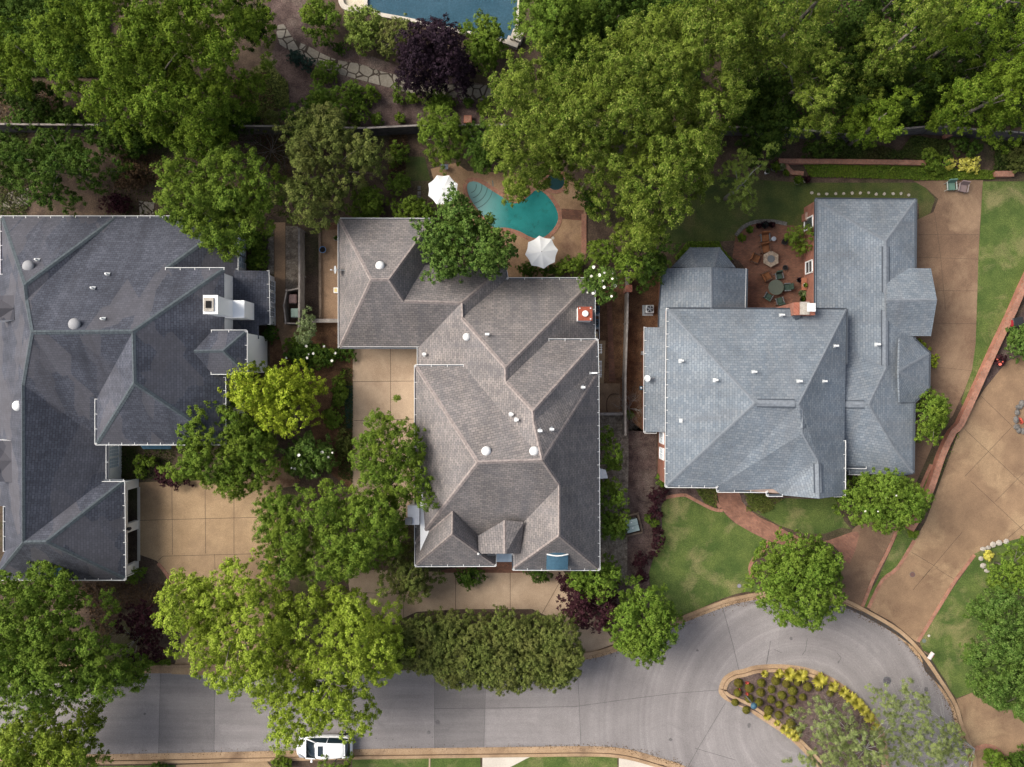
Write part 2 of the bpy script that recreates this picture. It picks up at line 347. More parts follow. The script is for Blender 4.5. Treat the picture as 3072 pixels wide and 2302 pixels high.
sheet('lawn', [T('D', (1440, 480), (1540, 380), (1660, 390), (1735, 395), (1990, 395), (2020, 430), (2010, 460), (1985, 475), (1985, 440), (1760, 430), (1750, 500), (1640, 490), (1590, 520), (1500, 525), (1430, 525))], .012, m_lawnd)
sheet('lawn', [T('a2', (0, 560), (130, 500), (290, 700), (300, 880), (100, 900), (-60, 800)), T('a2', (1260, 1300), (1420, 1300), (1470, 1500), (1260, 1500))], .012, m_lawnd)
# drives, court and walks
sheet('driveway', [T('c1', (1150, 850), (1300, 845), (2100, 820), (2211, 700), (2300, 800), (2290, 1000), (2330, 1900), (2000, 2460), (1420, 2440), (1500, 2200), (1480, 1800), (1400, 1640), (1300, 1500), (1160, 1450))], .02, [m_conc, m_joint],
      [T('c1', (1425, 850), (1430, 1450)), T('c1', (1700, 830), (1705, 1440)), T('c1', (1940, 830), (1940, 1440)), T('c1', (1160, 1165), (2130, 1140)), T('c1', (1310, 1500), (1350, 1462), (2200, 1440)), T('c1', (1780, 1445), (1790, 2000))])
sheet('driveway', [T('b2', (825, 1300), (1400, 1300), (1400, 2500), (1150, 3100), (820, 2600)), T('D', (750, 1230), (1000, 1237), (1215, 1232), (1330, 1390), (1235, 1425), (1200, 1340), (1150, 1316), (1000, 1316), (900, 1322), (850, 1345), (760, 1330))], .02, [m_conc2, m_joint],
      [T('b2', (1137, 1310), (1140, 2400)), T('b2', (830, 1590), (1360, 1585)), T('c2', (830, 338), (1340, 325)), T('d2', (940, 213), (1245, 220)), T('d2', (1247, 180), (1247, 430)), T('d2', (1677, 40), (1677, 370)), T('d2', (2130, 40), (2130, 360)), T('d3', (460, 90), (290, 390)), T('d3', (420, 460), (640, 430))])
sheet('driveway', [T('a4', (1290, 1500), (1870, 1493), (1845, 1900), (1830, 2200), (1825, 2400), (1810, 2850), (1780, 3070), (1720, 3230), (1620, 3450), (1520, 3560), (1450, 3700), (1180, 4320), (1000, 4700), (870, 5030), (690, 4990), (690, 4650), (790, 4390), (1000, 4200), (1290, 3900), (1300, 3300), (1430, 3000), (1300, 2790), (1310, 1830), (1460, 1760), (1500, 1650), (1400, 1560))], .02, [m_conc4, m_joint],
      [T('b4', (1330, 372), (1840, 372)), T('b4', (1320, 558), (1835, 575)), T('b4', (1500, 835), (1830, 838)), T('b4', (1460, 1105), (1820, 1110)), T('b4', (1490, 1470), (1790, 1500)), T('b4', (1470, 190), (1520, 560), (1560, 1000)), T('c4', (1320, 630), (1460, 680))], .02)
sheet('driveway', [T('b4', (1885, 1650), (2070, 1420), (2750, 1200), (2750, 2900), (2211, 2880), (1900, 2960), (1800, 3020), (1640, 3230), (1330, 3750), (1300, 3735), (1130, 3590), (930, 3480), (1030, 3230), (1200, 3080), (1290, 2940), (1400, 2740), (1540, 2350), (1680, 1980), (1800, 1780))], .024, [m_conc3, m_joint],
      [T('c4', (1850, 130), (2115, 385), (1720, 800)), T('c4', (1720, 410), (2240, 900)), T('c4', (1770, 840), (2230, 1270)), T('c4', (2240, 740), (1970, 1010)), T('c4', (2230, 1180), (2080, 1310)), T('c4', (1700, 1260), (1360, 1660)), T('c4', (1480, 1560), (1660, 1670)), T('d4', (1430, 20), (1290, 190)), T('c4', (1280, 1430), (1500, 1560))], .03)
sheet('driveway', [T('d4', (1650, 1095), (1780, 1040), (1960, 1170), (2750, 1260), (2750, 1900), (1780, 1900), (1740, 1500), (1700, 1250))], .02, m_conc3)
sheet('driveway', [T('d3', (930, 1575), (1300, 1640), (1420, 1740), (1420, 1900), (930, 1900)), T('d2', (1900, 1575), (2300, 1572), (2260, 1590), (2050, 1700), (2000, 1900), (1895, 1900))], .018, m_white_c)
sheet('driveway', [T('d1', (1460, 1640), (2211, 1610), (2300, 1720), (2300, 1900), (1460, 1900))], .018, m_conc)
sheet('path', [T('b2', (175, 270), (265, 270), (265, 830), (250, 1100), (370, 1130), (320, 1300), (250, 1350), (190, 1100), (175, 720)), T('D', (575, 1000), (625, 990), (640, 1050), (560, 1060))], .016, m_dirtc, [])
sheet('path', [T('b2', (565, 330), (705, 330), (705, 1075), (565, 1065)), T('c3', (770, 30), (940, 30), (940, 270), (770, 270))], .016, m_dirtc)
sheet('path', [T('b3', (760, 1250), (820, 1250), (805, 1610), (760, 1610))], .016, m_conc)
sheet('brick_path', [smooth_line(T('c3', (1740, 925), (1920, 925), (1950, 1010), (2080, 1130), (2211, 1190), (2330, 1260), (2510, 1330), (2670, 1330), (2850, 1265), (2925, 1285), (2840, 1530), (2770, 1440), (2690, 1360), (2580, 1345), (2360, 1400), (2270, 1360), (2160, 1330), (1900, 1190), (1790, 1080), (1760, 1010)), 2)], .026, m_pave)
sheet('brick_path', [T('c2', (1560, 1580), (1910, 1510), (2150, 1510), (2300, 1550), (2300, 1600), (1560, 1600))], .026, m_patio)
sheet('brick_patio', [smooth_line(T('b3', (1900, 375), (1960, 320), (2060, 275), (2200, 270), (2320, 290), (2470, 320), (2560, 420), (2560, 1000), (1990, 985), (1985, 660), (1870, 560)), 2)], .02, m_patio)
sheet('brick_path', [T('b3', (830, 930), (870, 930), (900, 1590), (850, 1590))], .02, m_patio)
sheet('flagstone_path', [smooth_line(T('a2', (180, 230), (250, 200), (330, 320), (470, 390), (560, 440), (700, 500), (880, 530), (1050, 590), (1180, 620), (1500, 690), (1950, 710), (1960, 830), (1650, 810), (1350, 780), (1140, 730), (950, 680), (730, 620), (560, 560), (420, 490), (320, 430), (220, 370)), 2)], .02, m_flag)
sheet('stone_steps', [T('b1', (1150, 90), (1280, 105), (1270, 220), (1160, 220)), T('a1', (60, 1600), (230, 1560), (250, 1700), (0, 1750))], .02, m_flag)
# street
ROADN = T('d1', (-1600, 880), (1330, 880), (1780, 880), (3600, 850), (4100, 820))+T('d3', (590, 775), (940, 690), (1420, 480), (1800, 332), (1960, 290))+T('d4', (60, 260), (300, 258), (550, 280), (700, 312), (920, 425), (1150, 565), (1320, 735), (1480, 965), (1600, 1160), (1645, 1310), (1725, 1510), (1760, 1680), (1780, 2400))
ROADS = T('d1', (-1600, 1560), (800, 1550), (2100, 1527))+T('d2', (900, 1508), (2211, 1490))+T('d3', (700, 1484), (1000, 1508), (1300, 1590), (1500, 1660), (1800, 1850), (2300, 2400))
RN = smooth_line(ROADN, 4); RS = smooth_line(ROADS, 4)
joints = [T('d1', (1330, 880), (1315, 1545)), T('d1', (1782, 880), (1775, 1535)), T('d2', (1503, 900), (1503, 1500)), T('d2', (1925, 970), (1912, 1495)), T('d3', (585, 820), (600, 1100), (615, 1470)),
          T('d3', (-600, 1172), (-80, 1168), (570, 1155), (1000, 1095), (1400, 1045), (1755, 1018)), T('d3', (1790, 335), (1870, 620), (1925, 855)), T('d3', (1810, 1130), (1600, 1480), (1500, 1660)),
          T('d4', (110, 610), (80, 800)), T('d4', (415, 590), (400, 690), (370, 730)), T('d4', (140, 680), (200, 710)), T('d3', (2175, 680), (2150, 810)), T('d3', (1560, 1500), (1900, 1600)), T('d4', (660, 710), (695, 750), (670, 800))]
sheet('road', [RN+RS[::-1]], .010, [m_asph, plain('crack', (.085, .08, .08), .95, .1)], joints, .03)
sheet('road_patch', [T('d1', (1332, 885), (1780, 885), (1773, 1530), (1317, 1540)), T('d2', (1506, 880), (1922, 880), (1910, 1490), (1506, 1496))], .013, m_asph2)
sheet('road_patch', [T('d3', (1800, 345), (2211, 280), (2290, 310), (2230, 795), (1935, 850), (1875, 620)), T('d3', (1815, 1135), (1990, 1210), (2211, 1340), (2500, 1600), (2600, 1800), (1540, 1700), (1620, 1480)), T('d3', (-168, 1180), (570, 1162), (608, 1160), (612, 1465), (-168, 1480))], .013, m_asph3)
# sunken tyre-polished arcs, stains and a wet gutter
sheet('wet_gutter', [smooth_line(T('d4', (1310, 640), (1420, 740), (1500, 870), (1590, 1010), (1650, 1130), (1690, 1280), (1640, 1180), (1560, 1040), (1480, 950), (1390, 860), (1370, 780)), 2), smooth_line(T('d4', (700, 300), (920, 390), (1150, 520), (1300, 640), (1300, 665), (1130, 545), (900, 415), (700, 318)), 2)], .024, plain('damp_leaves', (.05, .042, .036), .35, .5, amt=.6))
stains = []
for tl, x, y, r in (('d2', 1525, 1288, 22), ('d2', 1018, 1420, 6), ('d2', 1157, 1430, 6), ('d2', 1343, 1400, 5), ('d2', 1485, 1410, 6), ('d3', 1360, 1430, 16), ('d3', 1580, 690, 12), ('d4', 672, 787, 10), ('d4', 280, 592, 14), ('d3', 2010, 1310, 20), ('d4', 1400, 1010, 22), ('d1', 1200, 1215, 12)):
    q = random.Random(x); stains.append([(p[0], p[1]) for p in T(tl, *[(x+r*q.uniform(.6, 1.2)*math.cos(a*.7), y+r*q.uniform(.6, 1.2)*math.sin(a*.7)) for a in range(9)])])
sheet('road_stain', stains, .0185, plain('oil_stain', (.115, .106, .106), .7, .3, amt=.5))
# kerbs
def kerb(line, side, name='kerb', gutter=.55, top=.24):
    P = [W(p) for p in line]; b = MB()
    band(b, P, 0, side*gutter, .018, .018, 0); band(b, P, side*gutter, side*(gutter+top), 0, .12, 0)
    band(b, P, side*(gutter-.04), side*(gutter-.005), .022, .022, 1)
    return tag(b.build(name, [m_kerb, m_joint]), kind='structure')
kerb(RS, -1); i0 = min(range(len(RN)), key=lambda i: abs(RN[i][0]-1730)+abs(RN[i][1]-1980)); kerb(RN[i0:], 1, gutter=.3, top=.28); kerb(RN[:i0-8], 1, gutter=.5)
ISL = smooth_line(T('d3', (1757, 1010), (1790, 920), (1870, 862), (1960, 843))+T('d4', (-10, 812), (190, 804), (400, 830), (600, 903), (750, 1002), (900, 1135), (1010, 1280), (1060, 1400), (1090, 1600), (1080, 1900), (900, 2000), (650, 1830), (480, 1640), (330, 1480), (170, 1352), (0, 1240))+T('d3', (1990, 1180), (1830, 1110), (1770, 1060)), 3, True)
IW = [W(p) for p in ISL]
b = MB(); band(b, IW+IW[:1], 0, -.38, .018, .018, 0); band(b, IW+IW[:1], -.38, -.62, 0, .13, 0); band(b, IW+IW[:1], -.35, -.38, .022, .022, 1)
tag(b.build('kerb', [m_kerb, m_joint]), kind='structure')
ctr = Vector((sum(p.x for p in IW)/len(IW), sum(p.y for p in IW)/len(IW), 0))
b = MB(); b.sheet([p+(ctr-p).normalized()*.55 for p in IW], .05); tag(b.build('island_bed', m_mulch, tri=True), kind='structure')
# brick edging strips
def edging(name, pts, w=.26, z=.06, mat=m_bredge):
    b = MB(); band(b, [W(p) for p in pts], -w/2, w/2, 0, z); return tag(b.build(name, mat), kind='structure')
edging('brick_edging', T('c4', (1440, 700), (1350, 900))); edging('brick_edging', T('c4', (1180, 1190), (1080, 1420), (960, 1650), (870, 1880)))
edging('brick_edging', smooth_line(T('c4', (1300, 1330), (1160, 1560), (1035, 1660), (920, 1890)))); edging('brick_edging', T('c4', (1800, 1450), (1640, 1660), (1330, 2170)))
edging('brick_edging', smooth_line(T('c3', (1320, 975), (1370, 965), (1470, 955), (1530, 980), (1700, 1068), (1790, 1083)))); edging('brick_edging', smooth_line(T('c3', (2170, 1335), (2120, 1420), (2050, 1480), (2015, 1560), (2035, 1640))))
edging('brick_edging', smooth_line(T('c1', (1310, 1520), (1360, 1580), (1400, 1640), (1440, 1720)))); edging('brick_edging', smooth_line(T('c3', (1735, 930), (1730, 1000), (1770, 1060)))); edging('brick_edging', smooth_line(T('d4', (1790, 1510), (1900, 1480), (2000, 1520), (2060, 1600), (2110, 1660))), .35)
edging('stone_edging', smooth_line(T('b3', (1900, 380), (1960, 310), (2060, 268), (2200, 262), (2320, 285))), .3, .1, m_dstone)
# pools
def pool(name, label, outline, water, wall, cop, copw, depth=1.3, zt=.06):
    P = [W(p) for p in outline]; c = sum(P, Vector())/len(P); t = thing(name, label, 'pool', (c.x, c.y, 0))
    a = sum(P[i].x*P[(i+1) % len(P)].y-P[(i+1) % len(P)].x*P[i].y for i in range(len(P))); sd = 1 if a < 0 else -1
    b = MB(); band(b, P+P[:1], 0, sd*copw, 0, zt); b.build('coping', cop, t)
    b = MB(); b.sheet(P, .034); wtr = b.build('water', water, t, tri=True)
    b = MB(); b.sheet(P, .030); b.build('basin', wall, t, tri=True)
    return t
pm = NT('pool_plaster'); pp = pm.pos(); pc = pm.ramp(pm.noise(pp, .30, 4, .6, .3), [(.3, (.008, .20, .195)), (.62, (.035, .34, .325))]); pc = pm.mix(pc, (.02, .10, .075), pm.ramp(pm.noise(pp, 1.6, 5, .7), [(.55, 0), (.75, .7)]))
gx = pm.n('SeparateXYZ'); pm.l(pp, gx.inputs[0]); mr = pm.n('MapRange'); pm.l(gx.outputs[0], mr.inputs[0]); mr.inputs[1].default_value = -2.5; mr.inputs[2].default_value = -.2
pc = pm.mix((.22, .38, .37), pc, mr.outputs[0]); m_pool = pm.out(pc, .6, .3)
m_pool2 = speck('deep_pool', (.055, .125, .165), (.085, .16, .205), .25, 6, .3)
m_wat = watermat('pool_water', (.93, .97, .97)); m_wat2 = watermat('deep_water', (.85, .93, .97))
sheet('pool_patio', [T('D', (930, 365), (985, 352), (1010, 370), (1230, 380), (1265, 430), (1265, 560), (1180, 600), (1060, 605), (1060, 500), (960, 470))], .018, speck('patio_aggregate', (.25, .155, .085), (.36, .235, .14), .6, 24, .5, c3=(.16, .09, .06), s3=.3))
PO = smooth_line(T('D', (1010, 398), (1032, 394), (1075, 420), (1112, 440), (1140, 426), (1162, 410), (1188, 430), (1205, 462), (1200, 488), (1176, 512), (1150, 514), (1122, 500), (1092, 492), (1066, 492), (1046, 470), (1015, 428)), 3, True)
pl = pool('swimming_pool', 'kidney shaped turquoise pool with brick coping beside two white umbrellas', PO, m_wat, m_pool, m_bredge, .32)
b = MB()
for k, r in enumerate((1.9, 1.45, 1.0, .55)):
    c0 = TW('D', 1014, 402); pts = [(c0.x+r*math.cos(a), c0.y+r*math.sin(a)) for a in [R(-75+i*8) for i in range(12)]]
    band(b, pts, -.05, .02, .032, .033)
b.build('step', plain('step_edge', (.10, .17, .17), .7), pl)
pool('spa_pool', 'small round dark spa pool with brick rim under the big oak', [(1667+26*math.cos(a*math.pi/10), 545+26*math.sin(a*math.pi/10)) for a in range(20)], m_wat, plain('spa_plaster', (.01, .06, .07), .6), m_bredge, .3)
PU = T('a2', (950, -80), (950, 60), (1060, 118), (1250, 152), (1460, 195), (1700, 252), (1950, 305), (2120, 345), (2160, 330), (2200, -80))
pool('swimming_pool', 'large deep blue pool with pale stone rim at the top edge', PU, m_wat2, m_pool2, m_white_c, .32, zt=.3)
sheet('pool_patio', [T('a2', (720, -60), (948, -60), (948, 60), (870, 118), (770, 90), (725, 40))], .02, speck('pool_deck', (.42, .37, .28), (.55, .49, .38), 1, 18, .3))
b = MB(); band(b, [W(p) for p in smooth_line(T('a2', (700, -60), (715, 40), (760, 92), (870, 120), (950, 120)))], 0, .4, 0, .3); tag(b.build('stone_edging', m_white_c), kind='structure')
b = MB()
for (x, y, w, d, z) in ((2150, 355, 1.0, .7, .5), (2185, 310, .9, .8, .8)): b.box(TW('a2', x, y, z/2), (w, d, z), R(-20))
tag(b.build('stone_steps', m_white_c), kind='structure')
sheet('stone_steps', [T('b3', (455, 155), (640, 170), (630, 255), (455, 240))], .03, m_patio)
b = MB(); band(b, [TW('b3', 640, 200), TW('b3', 640, 530)], -.2, .2, 0, .1); tag(b.build('brick_edging', m_bredge), kind='structure')
# ------------------------------------------------------------------ houses
def inpoly(p, poly):
    x, y = p; c = False; j = len(poly)-1
    for i in range(len(poly)):
        xi, yi = poly[i]; xj, yj = poly[j]
        if (yi > y) != (yj > y) and x < (xj-xi)*(y-yi)/(yj-yi)+xi: c = not c
        j = i
    return c
class Roof:
    """roof planes from photo points; heights solved so that every face is flat (1/depth is linear in the picture for a plane)"""
    def __init__(s, verts, faces, fixed):
        s.names = list(verts); ix = {n: i for i, n in enumerate(s.names)}
        s.p = [T(verts[n][0], (verts[n][1], verts[n][2]))[0] for n in s.names]
        w0 = np.array([100/(CH-verts[n][3]) for n in s.names]); nv = len(s.names); nf = len(faces)
        s.faces = [[ix[n] for n in f.split()] for f in faces]; fixed = set(fixed.split())
        A = []; B = []
        for i, n in enumerate(s.names):
            r = np.zeros(nv+3*nf); wt = 20 if n in fixed else .15; r[i] = wt; A.append(r); B.append(wt*w0[i])
        for k, f in enumerate(s.faces):
            for i in f:
                r = np.zeros(nv+3*nf); r[i] = 10; r[nv+3*k:nv+3*k+3] = [-10*(s.p[i][0]-1536)/1000, -10*(s.p[i][1]-1151)/1000, -10]; A.append(r); B.append(0)
        X = np.linalg.lstsq(np.array(A), np.array(B), rcond=None)[0]
        s.w = X[:nv]; s.pl = X[nv:].reshape(nf, 3); s.z = CH-100/s.w; s.ix = ix
    def P(s, n): i = s.ix[n]; return W(s.p[i], s.z[i])
    def zat(s, p):
        best = None
        for k, f in enumerate(s.faces):
            if inpoly(p, [s.p[i] for i in f]):
                z = CH-100/(s.pl[k] @ np.array([(p[0]-1536)/1000, (p[1]-1151)/1000, 1])); best = z if best is None else max(best, z)
        return 3.0 if best is None else best
    def at(s, tile, x, y, dz=0):
        p = T(tile, (x, y))[0]; return W(p, s.zat(p)+dz)
    def normal(s, tile, x, y):
        p = T(tile, (x, y))[0]; e = 3; a, b, c = [W(q, s.zat(q)) for q in (p, (p[0]+e, p[1]), (p[0], p[1]-e))]
        n = (b-a).cross(c-a).normalized(); return n if n.z > .3 else Vector((0, 0, 1))
    def build(s, house, mat, capmat, capw=.26, name='roof'):
        V = [W(s.p[i], s.z[i]) for i in range(len(s.p))]; b = MB(); b.v = [tuple(v) for v in V]; b.uv = []; N = []
        for f in s.faces:
            n = Vector((0, 0, 0))
            for i in range(len(f)):
                p, q = V[f[i]], V[f[(i+1) % len(f)]]; n += Vector(((p.y-q.y)*(p.z+q.z), (p.z-q.z)*(p.x+q.x), (p.x-q.x)*(p.y+q.y)))
            n.normalize()
            if n.z < 0: f.reverse(); n = -n
            N.append(n); b.f.append(f[:]); b.m.append(0); h = Vector((-n.y, n.x, 0)); h = h.normalized() if h.length > 1e-3 else Vector((1, 0, 0)); u = n.cross(h)
            if abs(h.x) > abs(h.y): h = h if h.x > 0 else -h
            b.uv += [(V[i].dot(h), V[i].dot(u)) for i in f]
        o = b.build(name, mat, house)
        md = o.modifiers.new('thickness', 'SOLIDIFY'); md.thickness = .16; md.offset = -1
        ed = {}
        for k, f in enumerate(s.faces):
            for i in range(len(f)): ed.setdefault(frozenset((f[i], f[(i+1) % len(f)])), []).append(k)
        for e, ks in ed.items():
            c = MB()
            if len(ks) != 2 or len(e) != 2: continue
            i, j = tuple(e); n1, n2 = N[ks[0]], N[ks[1]]
            c1 = sum((V[q] for q in s.faces[ks[0]]), Vector())/len(s.faces[ks[0]])
            mid = (V[i]+V[j])/2
            if (c1-mid).dot(n2) > -.02 or n1.dot(n2) > .985: continue
            d = (V[j]-V[i]).normalized(); up = Vector((0, 0, .025))
            for nn, cc in ((n1, 1), (n2, -1)):
                sd = nn.cross(d); cf = sum((V[q] for q in s.faces[ks[0] if cc == 1 else ks[1]]), Vector())/len(s.faces[ks[0] if cc == 1 else ks[1]])
                if sd.dot(cf-mid) < 0: sd = -sd
                L = (V[j]-V[i]).length; ns = max(1, int(L/.34))
                for q in range(ns):
                    a0 = V[i]+d*(L*q/ns+.004)+nn*.03; a1 = V[i]+d*(L*(q+1)/ns-.004)+nn*.012
                    c.add([a0, a1, a1+sd*capw/2, a0+sd*capw/2], [(0, 1, 2, 3)])
            if c.v: c.build('ridge_cap', capmat, o)
        s.o = o; return o
def gutter(house, pts, mat, strap=True, w=.16, h=.11, ticks=.95):
    b = MB()
    for i in range(len(pts)-1):
        a, c = Vector(pts[i]), Vector(pts[i+1]); d = c-a; L = d.length; d.normalize(); rz = math.atan2(d.y, d.x); m = (a+c)/2
        M = Matrix.Rotation(-math.asin(max(-1, min(1, d.z))), 3, 'Y'); n = Vector((-d.y, d.x, 0))
        so_ = 1 if n.dot(m-Vector(house.location)) > 0 else -1
        b.box(m+n*so_*w*.55, (L+w*.5, .036, h), rz, 0, M=M); b.box(m-n*so_*w*.5-Vector((0, 0, .02)), (L, .02, h*.7), rz, 1, M=M)
        b.box(m-Vector((0, 0, h/2-.01)), (L, w, .015), rz, 1, M=M)
        if strap:
            k = max(1, int(L/ticks))
            for q in range(k+1): b.box(a+d*(L*q/k)+Vector((0, 0, h/2)), (.035, w+.03, .015), rz, 0)
    return b.build('gutter', [mat, m_dgut], house)
def wallp(house, poly, z0, z1, mat, name='wall'):
    return MB().prism(poly, z0, z1).build(name, mat, house)
def vent_dome(r, tile, x, y, rad=.3, mat=None):
    c = r.at(tile, x, y); b = MB(); b.lathe(c+Vector((0, 0, -.1)), [(rad*.8, 0), (rad*.8, .16), (rad*1.1, .17), (rad*1.1, .22), (rad*.9, .32), (rad*.5, .39), (.03, .41)], 18); return b.build('roof_vent', mat or m_wtrim, r.o, True)
def vent_pipe(r, tile, x, y, rad=.07, cap=True, mat=None):
    c = r.at(tile, x, y); b = MB(); b.tube([c-Vector((0, 0, .15)), c+Vector((0, 0, .42))], rad, 8); n = r.normal(tile, x, y)
    M = n.to_track_quat('Z', 'Y').to_matrix(); b.box(c+n*.03, (.3, .26, .03), 0, 1, M=M)
    if cap is None: b.lathe(c+Vector((0, 0, .4)), [(.06, 0), (.08, .02), (.03, .05)], 8)
    elif cap: b.tube([c+Vector((-.16, .0, .42)), c+Vector((.16, .0, .42))], rad*1.15, 8)
    return b.build('vent_pipe', [mat or m_wtrim, m_grey], r.o)
def window(house, c, w, h, n, panes=(2, 3), frame=None, glass=None):
    """w along the wall, h up, n outward normal"""
    n = Vector(n).normalized(); u = Vector((0, 0, 1)).cross(n); c = Vector(c)+n*.03; rz = math.atan2(u.y, u.x)
    b = MB(); B = lambda du, dz, ww, hh, dep: b.box(c+u*du+Vector((0, 0, dz)), (ww, dep, hh), rz)
    for s in (-1, 1): B(s*w/2, 0, .09, h+.09, .09); B(0, s*h/2, w, .09, .088)
    for i in range(1, panes[0]): B(-w/2+w*i/panes[0], 0, .035, h, .05)
    for i in range(1, panes[1]): B(0, -h/2+h*i/panes[1], w, .035, .048)
    f = b.build('window', frame or m_white, house); g = MB(); g.box(c-n*.012, (w, .02, h), rz); g.build('pane', glass or m_glass, f); return f
m_vgrey = plain('vent_grey', (.26, .26, .27), .7, .2)
# ---- left house: charcoal shingles over white walls
LH = thing('house', 'white walled house with charcoal hip roof and tall white chimney', 'house', TW('b1', 1100, 1300))
vL = dict(A=('b1', 12, 226, 2.8), H0=('b1', 965, 226, 2.8), B=('b1', 1967, 226, 2.8), C=('b1', 1967, 765, 2.8), C2=('b1', 1850, 765, 3.1), G1=('b1', 1375, 655, 5.2), G2=('b1', 1860, 655, 5.2),
          J1=('b1', 200, 790, 7), J2=('b1', 214, 915, 7.2), R1=('b1', 1102, 1175, 8.8), R2=('b1', 260, 1182, 8.8), R3=('c1', 1112, 25, 8.8), SW=('c1', 800, 530, 5.2), SE=('c1', 1866, 530, 5.2), V1=('c1', 800, 160, 5.6),
          A2=('b1', 18, 700, 2.8), Q=('c1', 185, 40, 7.6), V2=('c1', 786, 412, 3.4), K1=('c1', 892, 530, 2.7), K2=('c1', 892, 832, 2.7), GN0=('c1', 755, 915, 3.8), F1=('c1', 1028, 838, 2.8), F2=('c1', 1038, 1652, 2.8),
          Q3=('c1', 188, 1350, 7.2), Q4=('c1', 380, 1346, 7.2), F3=('c1', -60, 1652, 2.8), X1=('c1', 40, 1420, 5), X2=('c1', 40, 1050, 5), X3=('c1', -500, 1000, 2), X4=('b1', -500, 720, 2))
fL = ['A H0 J1', 'H0 J2 J1', 'A J1 J2 R2 Q X3 X4 A2', 'H0 B G1 G2 R1 R2 J2', 'B C C2 G1', 'G2 SE R3 R1', 'R3 SE SW', 'R1 R3 SW V1', 'R2 R1 V1 V2 Q', 'Q V2 K1 K2 GN0 Q3', 'GN0 K2 F1 Q4 Q3', 'F1 F2 Q4', 'Q3 Q4 F2 F3', 'Q Q3 X1 X2 X3', 'Q3 F3 X1']
fL[4] = 'B C C2 G1'
rl = Roof(vL, fL, 'A H0 B C SW SE G2 K1 K2 F1 F2 F3 R1 R2 R3 A2'); rl.build(LH, m_shL, m_capL, .34)
P = rl.P
def rect(tile, x0, y0, x1, y1, z): return [TW(tile, x0, y0, z), TW(tile, x1, y0, z), TW(tile, x1, y1, z), TW(tile, x0, y1, z)]
wallp(LH, [TW('b1', 30, 245, 2.8), TW('b1', 1950, 245, 2.8), TW('b1', 1950, 1200, 2.8), TW('b1', 60, 1200, 2.8)], 0, 2.65, m_siding)
wallp(LH, [TW('b1', 1150, 690, 5.2), TW('b1', 1851, 690, 5.2), TW('c1', 1851, 515, 5.2), TW('c1', 830, 515, 5.2), TW('c1', 830, 300, 5.2), TW('b1', 1080, 1200, 5.2)], 0, 5.05, m_siding)
wallp(LH, [TW('c1', 150, -100, 2.7), TW('c1', 880, 200, 2.7), TW('c1', 880, 860, 2.7), TW('c1', 1020, 860, 2.7), TW('c1', 1020, 880, 2.7), TW('c1', 150, 880, 2.7)], 0, 2.55, m_siding)
g1 = P('F1'); g2 = P('F2'); gx_ = g1.x-.06
# garage front: two open bays between white piers, near-black slabs painting their inside shade
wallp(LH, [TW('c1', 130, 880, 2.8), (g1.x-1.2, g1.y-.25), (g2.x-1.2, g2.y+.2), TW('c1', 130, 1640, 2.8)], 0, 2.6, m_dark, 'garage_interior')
L_ = abs(g1.y-g2.y)
yy = lambda t: g1.y-.15-t*(L_-.3)
for a, c in ((0, .09), (.455, .55), (.905, 1)): wallp(LH, [(gx_-.35, yy(a)), (gx_, yy(a)), (gx_, yy(c)), (gx_-.35, yy(c))], 0, 2.6, m_white, 'garage_pier')
wallp(LH, [(gx_-.3, yy(.09)), (gx_-.02, yy(.09)), (gx_-.02, yy(.905)), (gx_-.3, yy(.905))], 1.95, 2.6, m_white, 'garage_lintel')
for a, c in ((.09, .455), (.55, .905)): wallp(LH, [(gx_-1.25, yy(a)), (gx_-.9, yy(a)), (gx_-.9, yy(c)), (gx_-1.25, yy(c))], .02, 2.2, m_dark, 'bay_shade_panel')
MB().prism([(gx_-.1, yy(.09)), (gx_+.12, yy(.09)), (gx_+.12, yy(.905)), (gx_-.1, yy(.905))], 0, .045).build('garage_threshold', m_white_c, LH)
ln = MB(); ln.lathe((gx_+.2, yy(.5), 1.95), [(.05, 0), (.13, .08), (.16, .38), (.05, .5)], 6); ln.tube([(gx_, yy(.5), 2.5), (gx_+.2, yy(.5), 2.5), (gx_+.2, yy(.5), 2.4)], .02, 5); ln.build('wall_lantern', m_blk, LH)
# chimney stack on the east gable, with its white breast
c0 = TW('b1', 1748, 952, 8.6)
b = MB(); b.box((c0.x+.0, c0.y, 5.1), (.95, 1.25, 7.0)); b.box((c0.x+.55, c0.y-.02, 2.6), (1.55, 1.3, 5.2)); ch = b.build('chimney', m_white, LH)
b = MB(); b.box((c0.x, c0.y, 8.62), (1.05, 1.35, .12), mi=0); b.box((c0.x-.1, c0.y, 8.72), (.7, .95, .14), mi=1); b.build('chimney_cap', [m_wtrim, m_stone], ch)
b = MB(); b.box((c0.x-.1, c0.y, 8.82), (.36, .5, .1)); b.build('flue', m_dark, ch)
# low flat porch roof and its wall
pz = 2.75; pr = Roof(dict(a=('b1', 1930, 668, 2.95), b=('b2', 122, 672, 2.6), c=('b2', 130, 1115, 2.6), d=('b2', 45, 1120, 2.65), e=('b2', 45, 1235, 2.65), f=('b1', 1930, 1235, 2.95)), ['a b c d e f'], 'a b c d e f'); pr.build(LH, m_shL, m_capL, name='porch_roof')
wallp(LH, [TW('b1', 1940, 690, 2.6), TW('b2', 100, 690, 2.6), TW('b2', 112, 1105, 2.6), TW('b1', 1940, 1105, 2.6)], 0, 2.5, m_white); gutter(LH, [pr.P('b'), pr.P('c')], m_wtrim)
for y in (780, 880, 1000): window(LH, TW('b2', 114, y, 2.6).xy.to_3d()+Vector((.0, 0, 1.35)), .8, 1.6, (1, 0, 0), (2, 3))
